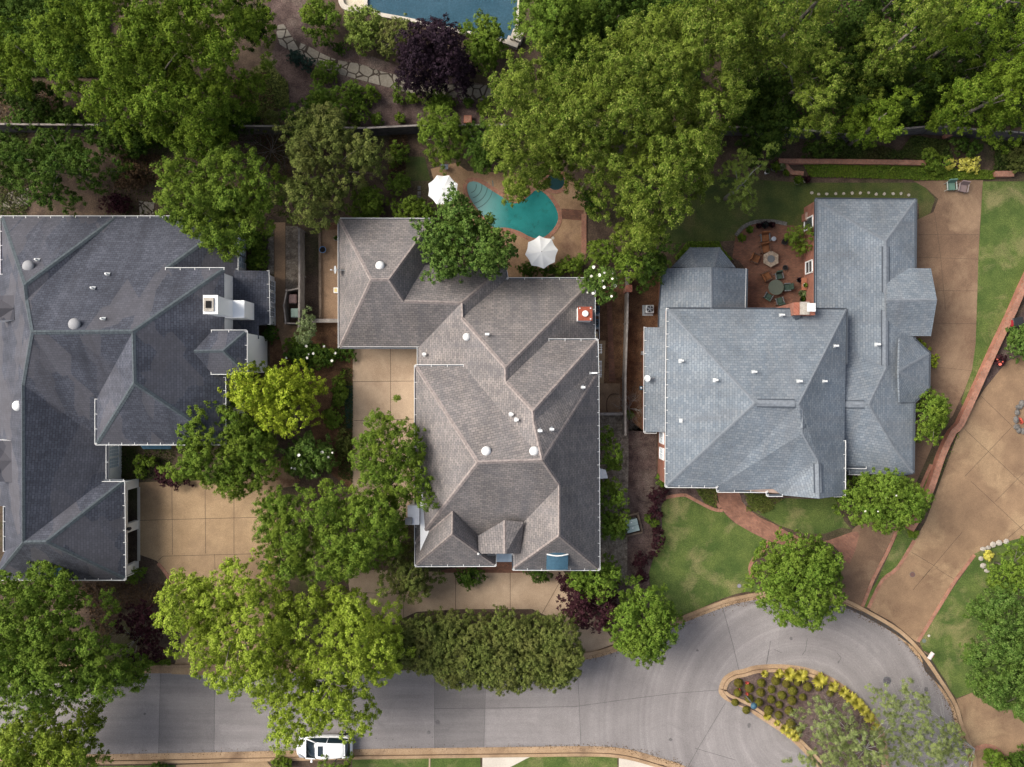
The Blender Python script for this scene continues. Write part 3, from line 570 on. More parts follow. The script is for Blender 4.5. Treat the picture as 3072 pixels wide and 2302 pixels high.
# bay with its own little hip
bv = dict(a=('b1', 1755, 1172, 5.9), b=('b1', 2042, 1172, 5.9), c=('b1', 2042, 1522, 5.9), d=('b1', 1752, 1520, 5.9), r0=('b1', 1605, 1340, 7.0), r1=('b1', 1850, 1335, 7.0))
br = Roof(bv, ['a b r1 r0', 'b c r1', 'c d r0 r1'], 'a b c d r0 r1'); br.build(LH, m_shL, m_capL, name='bay_roof')
b0, b1, b2, b3 = [br.P(k) for k in 'abcd']
wallp(LH, [(b0.x, b0.y-.12), (b1.x-.1, b1.y-.12), (b2.x-.1, b2.y+.12), (b3.x, b3.y+.12)], 0, 5.8, m_white)
gutter(LH, [b0, b1, b2, b3], m_wtrim)
for ks in (('A', 'B', 'C'), ('A2', 'A'), ('G1', 'G2'), ('V1', 'SW', 'SE'), ('K1', 'K2'), ('F1', 'F2', 'F3'), ('X2', 'X1')): gutter(LH, [P(k)+Vector((0, 0, .02)) for k in ks], m_wtrim)
gutter(LH, [P('SE'), P('SE')+(P('G2')-P('SE'))*.38], m_wtrim); e = P('F1'); gutter(LH, [Vector((e.x-2.1, e.y+.05, e.z+.05)), Vector((e.x, e.y+.05, e.z+.05))], m_wtrim)
for y in (592, 686): window(LH, Vector((TW('c1', 880, 600, 2.7).x, TW('c1', 0, y, 1.4).y, 1.45)), .82, 1.7, (1, 0, 0), (3, 5), glass=m_sky)
for y in (400, 500, 600): window(LH, Vector((TW('b1', 1950, 600, 2.8).x, TW('b1', 0, y, 1.4).y, 1.4)), .95, 1.9, (1, 0, 0), (2, 4), glass=m_sky)
for a in ((240, 635), (622, 1115)): vent_dome(rl, 'b1', *a, .40, m_vgrey)
vent_dome(rl, 'c1', 150, 215, .36, m_wtrim)
for a in ((315, 582), (895, 700), (775, 815), (858, 1070)): vent_pipe(rl, 'b1', *a, .055, None)
def dormer(house, r, tile, x0, y0, x1, y1, zf, zr, mat, wallm, name='dormer'):
    """small gable dormer facing west between photo rows y0..y1"""
    zr = r.at(tile, x1, (y0+y1)/2).z-.06; zf = zr-.75
    f0, f1 = TW(tile, x0, y0, zf), TW(tile, x0, y1, zf); ym = (y0+y1)/2; fr = TW(tile, x0, ym, zr); e = TW(tile, x1, ym, zr)
    b = MB(); b.add([f0, f1, fr, e, (e.x, f0.y, zr), (e.x, f1.y, zr), (f0.x, f0.y, zf-1.6), (f1.x, f1.y, zf-1.6), (e.x, f0.y, zf-1), (e.x, f1.y, zf-1)], [(0, 3, 2), (2, 3, 1), (0, 4, 3), (1, 3, 5)], 0)
    b.add([f0, f1, fr, (f0.x, f0.y, zf-1.6), (f1.x, f1.y, zf-1.6), (e.x, f0.y, zf-1.6), (e.x, f1.y, zf-1.6), (e.x, f0.y, zr), (e.x, f1.y, zr)], [(0, 2, 1, 4, 3), (0, 3, 5, 7), (1, 8, 6, 4)], 1)
    return b.build(name, [mat, wallm], house)
dormer(LH, rl, 'b1', -40, 880, 120, 1085, 5.6, 6.5, m_shL, m_white); dormer(LH, rl, 'c1', -60, 500, 100, 840, 5.4, 6.4, m_shL, m_white)
aw = MB(); q = TW('c1', 1300, 540, 2.2)
aw.add([q+Vector((-1.35, .4, .5)), q+Vector((1.35, .4, .5)), q+Vector((1.1, -.32, 0)), q+Vector((-1.1, -.32, 0)), q+Vector((1.1, -.32, -.2)), q+Vector((-1.1, -.32, -.2))], [(0, 1, 2, 3), (3, 2, 4, 5), (0, 3, 5), (1, 4, 2)]); aw.build('bay_window_roof', m_teal, LH)
sk = rl.at('d1', 480, 50, .02); b = MB(); b.box(sk+Vector((0, .2, .25)), (1.25, .9, .55), M=rl.normal('d1', 480, 50).to_track_quat('Z', 'Y').to_matrix()); b.build('roof_hatch', m_teal, LH)
dsp = MB(); dsp.tube([(gx_-.1, yy(1)-.12, 2.5), (gx_+.02, yy(1)-.12, .25), (gx_+.25, yy(1)-.12, .12)], .055, 6); dsp.build('downspout', m_white, LH)
# ---- middle house: brown shingles
MH = thing('house', 'house with brown shingle hip roof beneath overhanging trees, between the other two', 'house', TW('c2', 1900, 400))
vM = dict(a=('b2', 712, 244, 2.8), b=('b2', 1490, 246, 2.8), e=('b2', 1490, 600, 2.8), w=('b2', 1425, 620, 2.8), c=('b2', 714, 1308, 2.8), d=('b2', 1368, 1310, 2.8), r1=('b2', 975, 745, 6.3), r2=('b2', 1125, 745, 6.3), v=('b2', 1245, 925, 5.2), r3=('b2', 1722, 940, 5.2),
          n2=('b2', 2088, 640, 2.9), n3=('b2', 2105, 738, 2.9), q1=('b2', 1727, 1060, 4.9), A3=('b2', 2092, 1475, 7.5), A3b=('b2', 2094, 1590, 7.0), n4=('b3', 725, 738, 2.9), n5=('b3', 725, 1245, 2.9), g2=('b3', 350, 1245, 5.2), g3=('b3', 748, 1245, 5.2),
          A4=('c3', 220, 258, 9.2), A4b=('c3', 226, 345, 8.8), g3b=('b3', 755, 1522, 5.2), g4=('b3', 690, 1520, 5.6), g0=('b2', 1368, 1458, 2.8), g1=('b2', 1742, 1460, 5.2), g9=('b2', 1345, 1460, 5.2), Rw=('c2', 1860, 685, 10), Re=('c3', 298, 668, 10),
          h1=('c3', 438, 872, 8.6), h2=('c3', 437, 1295, 8.4), se=('c3', 764, 1570, 5.2), sw=('c3', 54, 1568, 5.2), s1=('c3', 52, 1450, 5.5), vv=('c3', 140, 1180, 6.8), k0=('c2', 1655, 1085, 7.4), k1=('c2', 1652, 1278, 7.2),
          u1=('c2', 1346, 1538, 5.2), u2=('c2', 2007, 1536, 5.2), u3=('c2', 2007, 1445, 5.4), u4=('c2', 1866, 1292, 6.2), t1=('c2', 1346, 1350, 5.2), p0=('c2', 2088, 1165, 7.2), p1=('c2', 2088, 1442, 7.2), p2=('c2', 1866, 1442, 6.1), p3=('c3', 115, 1440, 5.8))
fM = ['a b r2 r1', 'a r1 c', 'b e w v r2', 'r1 r2 v r3 d c', 'v w n2 r3', 'r3 n2 n3 q1', 'd r3 q1 A3 A3b A4 A4b Re g1 g0', 'q1 n3 n4 A3', 'A3 n4 n5 g2 A3b', 'A3b g2 g3 A4', 'A4 g3 g3b g4 A4b', 'A4b g4 g3b Re', 'g9 g1 Re Rw', 'Rw u9 g9', 'Re h1 h2 se g3b', 'h2 sw se', 'h1 vv s1 sw h2', 'Rw Re h1 vv p0 u4 k0 t1', 'k0 k1 u1 t1', 'k1 u2 u1', 'k0 u4 p2 u3 u2 k1']
fM[13] = 'g9 Rw t1'
rm = Roof(vM, fM, 'a b c d e n3 n4 n5 g3 g9 g0 se sw u1 u2 g3b Rw'); rm.build(MH, m_shM, m_capM, .3)
P = rm.P
er = Roof({k: vM[k] for k in ('p0', 'p1', 'p2', 'p3', 'u4', 'vv')}, ['p0 p1 p2 u4', 'p0 vv p3 p1'], 'p0 p1 p2 p3 u4 vv'); er.build(MH, m_shM, m_capM, .3, name='porch_roof')
def inset(pts, d):
    c = sum(pts, Vector())/len(pts); return [p+((c-p).xy.to_3d()).normalized()*d for p in pts]
wallp(MH, inset([P('a'), P('b'), P('e'), W(T('b2', (1368, 700))[0], 2.8), P('d'), P('c')], .45), 0, 2.65, m_siding)
wallp(MH, inset([TW('b2', 1430, 650, 2.9), P('n2'), P('n3'), P('n4'), P('n5'), TW('b2', 1400, 1400, 2.9)], .5), 0, 2.7, m_siding)
wallp(MH, inset([P('g9'), TW('b3', 300, 1300, 5.2), P('g3'), P('g3b'), P('se'), TW('c3', 60, 1500, 5.2), TW('c2', 1990, 1480, 5.2), P('u1')], .45), 0, 5.0, m_siding)
gutter(MH, [P(k)+Vector((0, 0, .02)) for k in ('b', 'a', 'c', 'd', 'g0')], m_wtrim, False)
for ks in (('g9', 't1', 'u1', 'u2', 'u3', 'p2', 'u4'), ('n3', 'n4'), ('n2', 'n3')): gutter(MH, [P(k)+Vector((0, 0, .02)) for k in ks], m_wtrim, ticks=1.15)
for ks in (('g9', 'g1'), ('g2', 'g3', 'g3b'), ('g4', 'g3b'), ('g3b', 'se', 'sw', 's1'), ('n4', 'n5')): gutter(MH, [P(k)+Vector((0, 0, .03)) for k in ks], m_wtrim)
q = P('t1'); gutter(MH, [q+Vector((0, 0, .04)), q+Vector((1.0, 0, .5))], m_wtrim)
for a in (('b2', 1052, 630), ('b2', 1770, 1220), ('c2', 1932, 590), ('c3', 228, 590)): vent_dome(rm, *a, .31 if a[0] != 'b2' or a[1] < 1100 else .27)
for a in (('b2', 1940, 1200), ('c2', 2137, 285), ('c2', 2180, 330), ('c3', 275, 420), ('c3', 372, 408), ('c3', 630, 62), ('b2', 1420, 1365)): vent_pipe(rm, *a, .085)
c0 = TW('b3', 650, 1027, 5.5); zb = 3.0
b = MB(); b.box((c0.x, c0.y, 4.0), (1.02, .98, 3.0)); ch = b.build('chimney', m_white, MH); b = MB(); b.box((c0.x, c0.y, 5.53), (1.08, 1.04, .07)); b.build('chimney_cap', m_red, ch)
b = MB(); b.lathe((c0.x, c0.y, 5.56), [(.2, 0), (.23, .05), (.23, .14), (.05, .17)], 16)
for i, j in ((-1, 1), (1, 1), (1, -1)): b.box((c0.x+i*.4, c0.y+j*.4, 5.6), (.09, .09, .06))
b.build('flue', m_wtrim, ch)
# entry: glazed canopy, brick side chimney, curved dormer
q0 = TW('c2', 2080, 1475, 3.0); b = MB(); b.box(q0, (1.25, .62, .12)); b.build('entry_canopy', m_sky, MH)
q0 = TW('c2', 1318, 1120, 5.4); b = MB(); b.box((q0.x+.1, q0.y, 2.7), (.8, 1.35, 5.4)); ch = b.build('chimney', m_siding, MH); b = MB(); b.box((q0.x+.1, q0.y, 5.45), (.88, 1.45, .1)); b.build('chimney_cap', m_metal, ch)
b = MB(); b.box((q0.x-.25, q0.y-.42, 5.62), (.5, .5, .25)); b.build('flue', m_dgrey, ch)
q0 = rm.at('c3', 418, 1490, 0); b = MB(); Z0 = 5.45; yF = TW('c3', 418, 1548, Z0).y; yB = TW('c3', 418, 1425, 7.0).y-.05; xs = [q0.x-.78+1.56*i/10 for i in range(11)]
zz = [rm.at('c3', 418, 1440).z-.02+.13*math.sin(math.pi*i/10) for i in range(11)]
vs = [(x, yF, z-.5) for x, z in zip(xs, zz)]+[(x, yB, z) for x, z in zip(xs, zz)]
b.add(vs, [(i, i+1, 12+i, 11+i) for i in range(10)], 0); b.add([(xs[0], yF, 5.2), (xs[-1], yF, 5.2)]+[(xs[10-i], yF, zz[10-i]-.5) for i in range(11)], [tuple(range(13))], 0)
for s in (0, 10): b.add([(xs[s], yF, 5.2), (xs[s], yF, zz[s]-.5), (xs[s], yB, zz[s]), (xs[s], yB, 5.2)], [(0, 1, 2, 3)], 0)
dm = b.build('dormer', m_teal, MH); b = MB(); b.tube([(x, yB-.12-.1*math.sin(math.pi*i/10), z+.03) for i, (x, z) in enumerate(zip(xs, zz))], .05, 6); b.build('flashing', m_wtrim, dm)
q0 = TW('c3', 800, 778, 2.4); b = MB(); b.add([q0+Vector((-.6, .5, .25)), q0+Vector((.2, .3, 0)), q0+Vector((.38, -.35, 0)), q0+Vector((-.6, -.4, .25))], [(0, 3, 2, 1)]); b.box(q0+Vector((-.3, 0, -.9)), (.7, .6, 1.8)); b.build('side_door_hood', m_wtrim, MH)
# ---- right house: blue grey shingles over brick
RH = thing('house', 'brick house with blue grey shingle roofs and stubby brick chimney by the patio', 'house', TW('c4', 300, 100))
vR = dict(a=('b4', 482, 78, 2.8), b=('b4', 1312, 82, 2.8), c=('b4', 1306, 645, 2.8), d=('b4', 478, 985, 2.8), ap=('b4', 1066, 425, 5.0), rb=('b4', 1066, 1480, 5.0), d2=('b4', 738, 985, 3.8), d3=('b4', 738, 1310, 3.8),
          m1=('c4', 1105, -60, 5.0), vE=('b4', 1300, 1225, 2.8), k3=('c4', 525, 205, 5.5), k4=('c4', 925, 203, 5.5), e1=('c4', 1298, 190, 2.8), e2=('c4', 1290, 770, 2.8), vS=('c4', 1142, 575, 4.3), s2=('c4', 1150, 790, 2.9), s3=('c4', 755, 775, 2.8), s4=('c4', 722, 720, 2.9), vw=('b4', 738, 1440, 3.9))
fR = ['a b ap', 'a ap rb d3 d2 d', 'b c vE k9 rb ap', 'd3 rb k4 k3 vw', 'rb vE e1 e2 vS k4', 'k3 k4 vS s2 s3 s4', 'vS e2 s2']
fR[2] = 'b c vE rb ap'
rr = Roof(vR, fR, 'a b c d vE e1 e2 s2 s3 s4'); rr.build(RH, m_shR, m_capR, .24); P = rr.P
vR2 = dict(nw=('b3', 1332, 985, 4.4), ne=('b4', 738, 992, 4.4), k1=('c3', 2062, 190, 7.1), k2=('c4', 345, 200, 7.1), k5=('c4', 375, 445, 6.8), sw=('c3', 1322, 882, 4.4), s1=('c3', 1745, 886, 4.4), s1b=('c3', 1750, 922, 4.2), gv=('c4', 505, 672, 6.0), gs=('c4', 515, 985, 5.8), g0=('c4', 205, 957, 4.2), g1=('c4', 720, 957, 4.2), ne2=('c4', 722, 505, 4.4), ef=('c4', 80, 925, 4.2), gl=('c4', 130, 905, 4.4), k6=('c4', 375, 250, 7.0))
fR2 = ['nw ne k2 k1', 'nw k1 sw', 'k1 k2 k6 k5 s1b s1 sw', 'k2 ne ne2 g1 gs gv k5 k6', 's1b k5 gv gl', 'gl gv gs g0']
r2 = Roof(vR2, fR2, 'nw ne sw s1 s1b g1 ne2 g0 k1 k2'); r2.build(RH, m_shR, m_capR, .24, name='main_roof'); P2 = r2.P
r3 = Roof(dict(a=('b3', 1295, 650, 2.7), m=('b3', 1698, 640, 4.4), b=('b3', 1993, 655, 2.8), c=('b3', 1985, 985, 2.8), mc=('b3', 1700, 985, 4.4), d=('b3', 1270, 985, 2.7), l1=('b3', 1268, 1138, 2.7), l2=('b3', 1340, 1138, 3.1), l0=('b3', 1340, 985, 3.1)), ['a m mc d', 'm b c mc'], 'a m b c mc d'); r3.build(RH, m_shR, m_capR, .24, name='wing_roof')
r4 = Roof(dict(a=('b3', 1366, 640, 2.5), b=('b3', 1520, 478, 2.5), c=('b3', 1765, 478, 2.5), d=('b3', 1900, 645, 2.5), m1=('b3', 1580, 640, 3.6), m2=('b3', 1720, 640, 3.6)), ['a b m1', 'b c m2 m1', 'c d m2'], 'a b c d m1 m2'); r4.build(RH, m_shR, m_capR, .2, name='bay_roof')
r5 = Roof(dict(n0=('b3', 1268, 985, 2.7), n1=('b3', 1340, 985, 3.2), n2=('b3', 1265, 1138, 2.7), a=('b3', 1148, 1140, 2.7), v=('b3', 1262, 1260, 3.2), b=('b3', 1345, 1140, 3.4), b2=('c3', 1345, 432, 3.6), c=('c3', 1145, 432, 2.7)), ['n0 n1 b n2', 'a b v', 'a v b b2 c'], 'a b b2 c n0 n1 n2'); r5.build(RH, m_shR, m_capR, .2, name='lean_to_roof')
r6 = Roof(dict(a=('b4', 1075, 650, 3.0), b=('b4', 1440, 650, 3.0), e=('b4', 1490, 915, 4.4), c=('b4', 1440, 1212, 3.0), d=('b4', 1075, 1212, 3.0), r=('b4', 1075, 917, 4.6)), ['a b e r', 'r e c d'], 'a b e c d r'); r6.build(RH, m_shR, m_capR, .26, name='carport_roof')
r7 = Roof(dict(a=('b4', 1290, 1228, 2.8), b=('b4', 1425, 1355, 2.8), c=('b4', 1421, 1642, 2.8), d=('c4', 1300, 187, 2.8), p=('b4', 1172, 1505, 4.2), q=('b4', 1180, 1230, 3.6), r=('c4', 1180, 187, 3.6)), ['a b p q', 'b c p', 'c d r p'], 'a b c d p q r'); r7.build(RH, m_shR, m_capR, .22, name='bay_roof')
wallp(RH, inset([P('a'), P('b'), P('c'), P('vE'), P('e1'), P('e2'), TW('c4', 760, 760, 2.8), TW('c4', 720, 300, 2.8), TW('b4', 478, 1100, 2.8)], .1), 0, 2.65, m_brickw)
ins = .1
wallp(RH, [P2('nw')+Vector((ins, -ins, 0)), P2('ne')+Vector((-ins, -ins, 0)), TW('c4', 712, 940, 4.2), TW('c4', 220, 945, 4.2), TW('c3', 1765, 900, 4.2), TW('c3', 1760, 872, 4.3), P2('sw')+Vector((ins, ins, 0))], 0, 4.2, m_brickw)
wallp(RH, [TW('b3', 1310, 672, 2.7), TW('b3', 1980, 672, 2.7), TW('b3', 1975, 985, 2.7), TW('b3', 1310, 985, 2.7)], 0, 2.6, m_brickw)
wallp(RH, [TW('b3', 1170, 1155, 2.7), TW('b3', 1345, 1155, 2.7), TW('c3', 1345, 420, 2.7), TW('c3', 1165, 420, 2.7)], 0, 2.6, m_brickw)
wallp(RH, inset([TW('b3', 1400, 645, 2.5), TW('b3', 1525, 490, 2.5), TW('b3', 1760, 490, 2.5), TW('b3', 1870, 645, 2.5)], .2), 0, 2.4, m_brickw)
wallp(RH, inset([TW('b4', 1290, 1240, 2.7), TW('b4', 1415, 1360, 2.7), TW('b4', 1410, 1640, 2.7), TW('c4', 1300, 180, 2.7)], .15), 0, 2.65, m_brickw)
for y in (690, 1180): b = MB(); q = TW('b4', 1410, y, 2.8); b.box((q.x-.2, q.y, 1.45), (.32, .32, 2.9)); b.build('carport_post', m_brickw, RH)
b = MB(); q = r6.P('b'); q2 = r6.P('c'); q3 = r6.P('e'); b.add([(q.x-.1, q.y-.1, 2.7), (q2.x-.1, q2.y+.1, 2.7), (q2.x-.1, q2.y+.1, 2.95), (q3.x-.25, q3.y, 4.25), (q.x-.1, q.y-.1, 2.95)], [(0, 1, 2, 3, 4)]); b.build('gable', m_brickw, RH)
b = MB(); q = P2('g0'); q2 = P2('g1'); q3 = P2('gs'); b.add([(q.x+.1, q.y+.15, 3.0), (q2.x-.1, q2.y+.15, 3.0), (q2.x-.1, q2.y+.15, 4.1), (q3.x, q3.y+.5, q3.z-.2), (q.x+.1, q.y+.15, 4.1)], [(0, 1, 2, 3, 4)]); b.build('gable', m_brickw, RH)
for pr_ in ([P('d'), P('a'), P('b'), P('c')], [P('vE'), P('e1'), P('e2'), P('s2')]): gutter(RH, [q+Vector((0, 0, .02)) for q in pr_], m_dgut, False)
gutter(RH, [P2('nw'), P2('ne'), TW('b4', 736, 1440, 4.4)], m_dgut, False); gutter(RH, [r3.P('d'), r3.P('a')], m_dgut, False); gutter(RH, [r3.P('b'), r3.P('c')], m_wtrim, False); gutter(RH, [r7.P(k) for k in 'abcd'], m_dgut, False)
gutter(RH, [P2('nw'), P2('sw'), P2('s1'), P2('s1b'), P2('ef'), TW('c4', 85, 957, 4.2), P2('g0')], m_wtrim); gutter(RH, [P2('ne2'), P2('g1'), TW('c4', 640, 962, 4.4)], m_wtrim); gutter(RH, [r5.P('a'), r5.P('c'), TW('c3', 1240, 434, 2.75)], m_wtrim); gutter(RH, [TW('c4', 730, 724, 3.3), TW('c4', 900, 728, 3.3)], m_wtrim)
gutter(RH, [P('s4')+Vector((.3, -.3, 0)), P('s3'), TW('c4', 900, 780, 2.85)], m_wtrim, False)
gutter(RH, [r5.P('n0'), r5.P('n2')], m_dgut, False)
def ridge_vent(r, p0, p1, w=.46):
    """low cap along a ridge, its two lower edges just proud of the roof with a dark gap under them"""
    a, c = r.at(*p0, .06), r.at(*p1, .06); d = (c-a).normalized(); n = Vector((-d.y, d.x, 0)).normalized(); b = MB()
    def drop(q):
        p = (q.x/(GS*(CH-q.z)/CH)+1536, -q.y/(GS*(CH-q.z)/CH)+1151); return Vector((q.x, q.y, r.zat(p)))
    for s in (-1, 1):
        e0, e1 = drop(a+n*s*w/2), drop(c+n*s*w/2); up = Vector((0, 0, .05)); e0.z = min(e0.z, a.z-.02); e1.z = min(e1.z, c.z-.02)
        b.add([a, c, e1+up, e0+up] if s < 0 else [c, a, e0+up, e1+up], [(0, 1, 2, 3)], 0)
        f0, f1 = e0+n*s*.085, e1+n*s*.085; b.add([e0+up, e1+up, f1+up*.7, f0+up*.7, f0-up, f1-up], [(0, 1, 2, 3), (3, 2, 5, 4)], 1)
    return b.build('ridge_vent', [m_capR, m_dgut], r.o)
for r, p0, p1 in ((rr, ('b4', 1070, 468), ('b4', 1070, 850)), (rr, ('b4', 1064, 995), ('b4', 1064, 1455)), (r2, ('c3', 2080, 192), ('c3', 2390, 196)), (rr, ('c4', 572, 202), ('c4', 890, 204)), (r2, ('c4', 375, 282), ('c4', 375, 398)), (r2, ('c4', 508, 698), ('c4', 512, 938))): ridge_vent(r, p0, p1)
for a in (('b3', 1440, 1418), ('b3', 2045, 1510), ('b3', 1725, 1578), ('c4', 340, 12), ('b4', 640, 1295), ('b4', 195, 1040)): vent_pipe(r2, *a, .07)
vent_pipe(r2, 'c3', 1445, 338, .05, False); vent_pipe(r2, 'c4', 545, 12, .07); vent_pipe(rr, 'b4', 985, 1283, .08)
q = TW('b4', 318, 1000, 4.3); b = MB(); b.box((q.x+.05, q.y+.05, 2.6), (1.0, .95, 5.2)); b.box((q.x+.75, q.y, 2.7), (.62, .9, 5.6)); ch = b.build('chimney', m_brickw, RH)
q = TW('b4', 400, 980, 5.7); b = MB(); b.box((q.x, q.y, 5.5), (.7, .95, .14)); b.build('chimney_cap', m_stone, ch); q = TW('b4', 450, 974, 6.1); b = MB(); b.box((q.x, q.y, 6.05), (.62, .62, .07)); b.box((q.x, q.y, 5.85), (.34, .34, .4)); b.build('flue', m_wtrim, ch)
q = r2.at('b4', 322, 1062, .05); b = MB(); b.add([q+Vector((-.3, .2, .25)), q+Vector((.3, .2, .25)), q+Vector((0, -.3, -.05))], [(0, 1, 2)]); b.box(q+Vector((0, .1, 0)), (.5, .2, .4)); b.build('chimney_cricket', m_dgut, RH)
for y in (480, 612): window(RH, Vector((TW('c3', 1322, y, 4.4).x+.1, TW('c3', 0, y, 2.2).y, 2.0)), .85, 1.8, (-1, 0, 0), (2, 3), glass=m_sky)
wx = TW('b4', 480, 600, 2.8).x; qw = inset([P('a'), P('b'), P('c'), P('vE'), P('e1'), P('e2'), TW('c4', 760, 760, 2.8), TW('c4', 720, 300, 2.8), TW('b4', 478, 1100, 2.8)], .1)[0].x
window(RH, Vector((qw, TW('b4', 0, 640, 1.4).y, 1.3)), .95, 1.5, (-1, 0, 0), (1, 2)); window(RH, Vector((qw, TW('b4', 0, 275, 1.4).y, 1.2)), .9, 1.9, (-1, 0, 0), (1, 1))
wallp(RH, [TW('b4', 398, 190, .9), TW('b4', 480, 148, 2.4), TW('b4', 480, 225, 2.4), TW('b4', 398, 250, .9)], 0, .9, m_brickw, 'buttress')
b = MB(); b.tube([TW('c3', 1312, 735, 4.2), TW('c3', 1312, 735, .3)+Vector((-.1, 0, 0))], .05, 6); b.build('downspout', m_wtrim, RH)
# ------------------------------------------------------------------ plants
LM = dict(
 oak=leafmat('oak_leaf', (0.043, 0.086, 0.007), (0.096, 0.159, 0.013), (0.186, 0.244, 0.035), (0.137, 0.194, 0.019), .45),
 oak2=leafmat('blossoming_oak_leaf', (0.042, 0.079, 0.007), (0.100, 0.157, 0.017), (0.276, 0.308, 0.071), (0.155, 0.203, 0.026), .45),
 deep=leafmat('deep_green_leaf', (0.024, 0.057, 0.009), (0.051, 0.099, 0.014), (0.094, 0.145, 0.024), (0.071, 0.111, 0.016), .6),
 shade=leafmat('gap_shade_leaf', (0.015, 0.035, 0.006), (0.032, 0.061, 0.009), (0.058, 0.090, 0.015), (0.044, 0.069, 0.010), .6),  # deep green darkened: shade between the crowns put into the leaf colour
 wisp=leafmat('wispy_leaf', (0.131, 0.180, 0.055), (0.222, 0.274, 0.091), (0.338, 0.369, 0.169), (0.197, 0.236, 0.070), .6),
 mid=leafmat('green_leaf', (0.054, 0.106, 0.012), (0.109, 0.175, 0.021), (0.176, 0.243, 0.040), (0.139, 0.188, 0.022), .55),
 fresh=leafmat('fresh_green_leaf', (0.062, 0.122, 0.014), (0.116, 0.192, 0.023), (0.183, 0.258, 0.044), (0.135, 0.190, 0.025), .6),
 spring=leafmat('spring_leaf', (0.094, 0.153, 0.014), (0.168, 0.244, 0.026), (0.270, 0.327, 0.057), (0.185, 0.227, 0.026), .6),
 lime=leafmat('lime_leaf', (0.135, 0.206, 0.012), (0.263, 0.341, 0.021), (0.405, 0.454, 0.063), (0.248, 0.291, 0.024), .6),
 gold=leafmat('yellow_green_leaf', (0.131, 0.202, 0.015), (0.248, 0.334, 0.033), (0.392, 0.457, 0.082), (0.209, 0.273, 0.028), .5),
 gloss=leafmat('glossy_leaf', (0.034, 0.078, 0.013), (0.080, 0.145, 0.026), (0.168, 0.239, 0.063), (0.094, 0.149, 0.024), .6),
 olive=leafmat('olive_leaf', (0.065, 0.088, 0.020), (0.119, 0.151, 0.033), (0.185, 0.210, 0.057), (0.145, 0.145, 0.044), .6),
 pale=leafmat('pale_leaf', (0.114, 0.171, 0.029), (0.193, 0.261, 0.048), (0.294, 0.351, 0.089), (0.171, 0.225, 0.037), .6),
 purple=leafmat('purple_leaf', (0.011, 0.007, 0.011), (0.024, 0.014, 0.022), (0.048, 0.030, 0.044), (0.030, 0.016, 0.025), .8, .12),
 wine=leafmat('wine_leaf', (0.024, 0.008, 0.012), (0.050, 0.017, 0.024), (0.084, 0.034, 0.043), (0.048, 0.019, 0.022), .8, .2),
 blue=leafmat('juniper_leaf', (0.018, 0.044, 0.034), (0.036, 0.070, 0.055), (0.062, 0.101, 0.078), (0.033, 0.058, 0.042), .8),
 yel=leafmat('yellow_leaf', (0.480, 0.450, 0.050), (0.680, 0.630, 0.120), (0.780, 0.730, 0.250), (0.600, 0.560, 0.090), 1.0),
 var=leafmat('variegated_leaf', (0.108, 0.156, 0.048), (0.204, 0.258, 0.102), (0.372, 0.420, 0.228), (0.156, 0.204, 0.072), 1.0),
 brown=leafmat('dry_leaf', (0.070, 0.042, 0.022), (0.115, 0.070, 0.040), (0.165, 0.105, 0.060), (0.080, 0.052, 0.030), .8, .1),
 ground=leafmat('ground_cover_leaf', (0.024, 0.043, 0.011), (0.050, 0.077, 0.017), (0.086, 0.113, 0.029), (0.072, 0.062, 0.024), .5))
def quads(name, co, mats, parent, off):
    n = len(co)//4; me = bpy.data.meshes.new(name); me.vertices.add(4*n); me.vertices.foreach_set('co', (co-np.array(off)).astype(np.float32).ravel())
    me.loops.add(4*n); me.loops.foreach_set('vertex_index', np.arange(4*n, dtype=np.int32)); me.polygons.add(n); me.polygons.foreach_set('loop_start', np.arange(0, 4*n, 4, dtype=np.int32))
    me.materials.append(mats); me.update(calc_edges=True); o = bpy.data.objects.new(name, me); COL.objects.link(o); o.parent = parent; return o
def leafco(rg, pos, nrm, size, asp, along=None):
    n = len(pos); nrm = nrm/np.maximum(1e-6, np.linalg.norm(nrm, axis=1))[:, None]
    r = rg.normal(size=(n, 3)) if along is None else np.cross(along, nrm)+rg.normal(0, .25, (n, 3))
    t = np.cross(nrm, r); t /= np.maximum(1e-6, np.linalg.norm(t, axis=1))[:, None]; s = np.cross(nrm, t)
    l = (size*.5)[:, None]; w = l*asp; c = nrm*l*.25
    return np.stack([pos-t*l, pos+s*w+c+t*l*.1, pos+t*l, pos-s*w+c+t*l*.1], 1).reshape(-1, 3)
def edge_d(pts, poly):
    A = np.array(poly); B = np.roll(A, -1, 0); d = np.full(len(pts), 1e9)
    for a, b in zip(A, B):
        ab = b-a; t = np.clip(((pts-a) @ ab)/max(1e-9, ab @ ab), 0, 1); d = np.minimum(d, np.linalg.norm(pts-(a+t[:, None]*ab), axis=1))
    return d
def inside(pts, poly):
    x, y = pts[:, 0], pts[:, 1]; c = np.zeros(len(pts), bool); n = len(poly)
    for i in range(n):
        x1, y1 = poly[i]; x2, y2 = poly[i-1]
        if y1 == y2: continue
        c ^= ((y1 > y) != (y2 > y)) & (x < (x2-x1)*(y-y1)/(y2-y1)+x1)
    return c
SEED = [11]
LEAFN = [0]
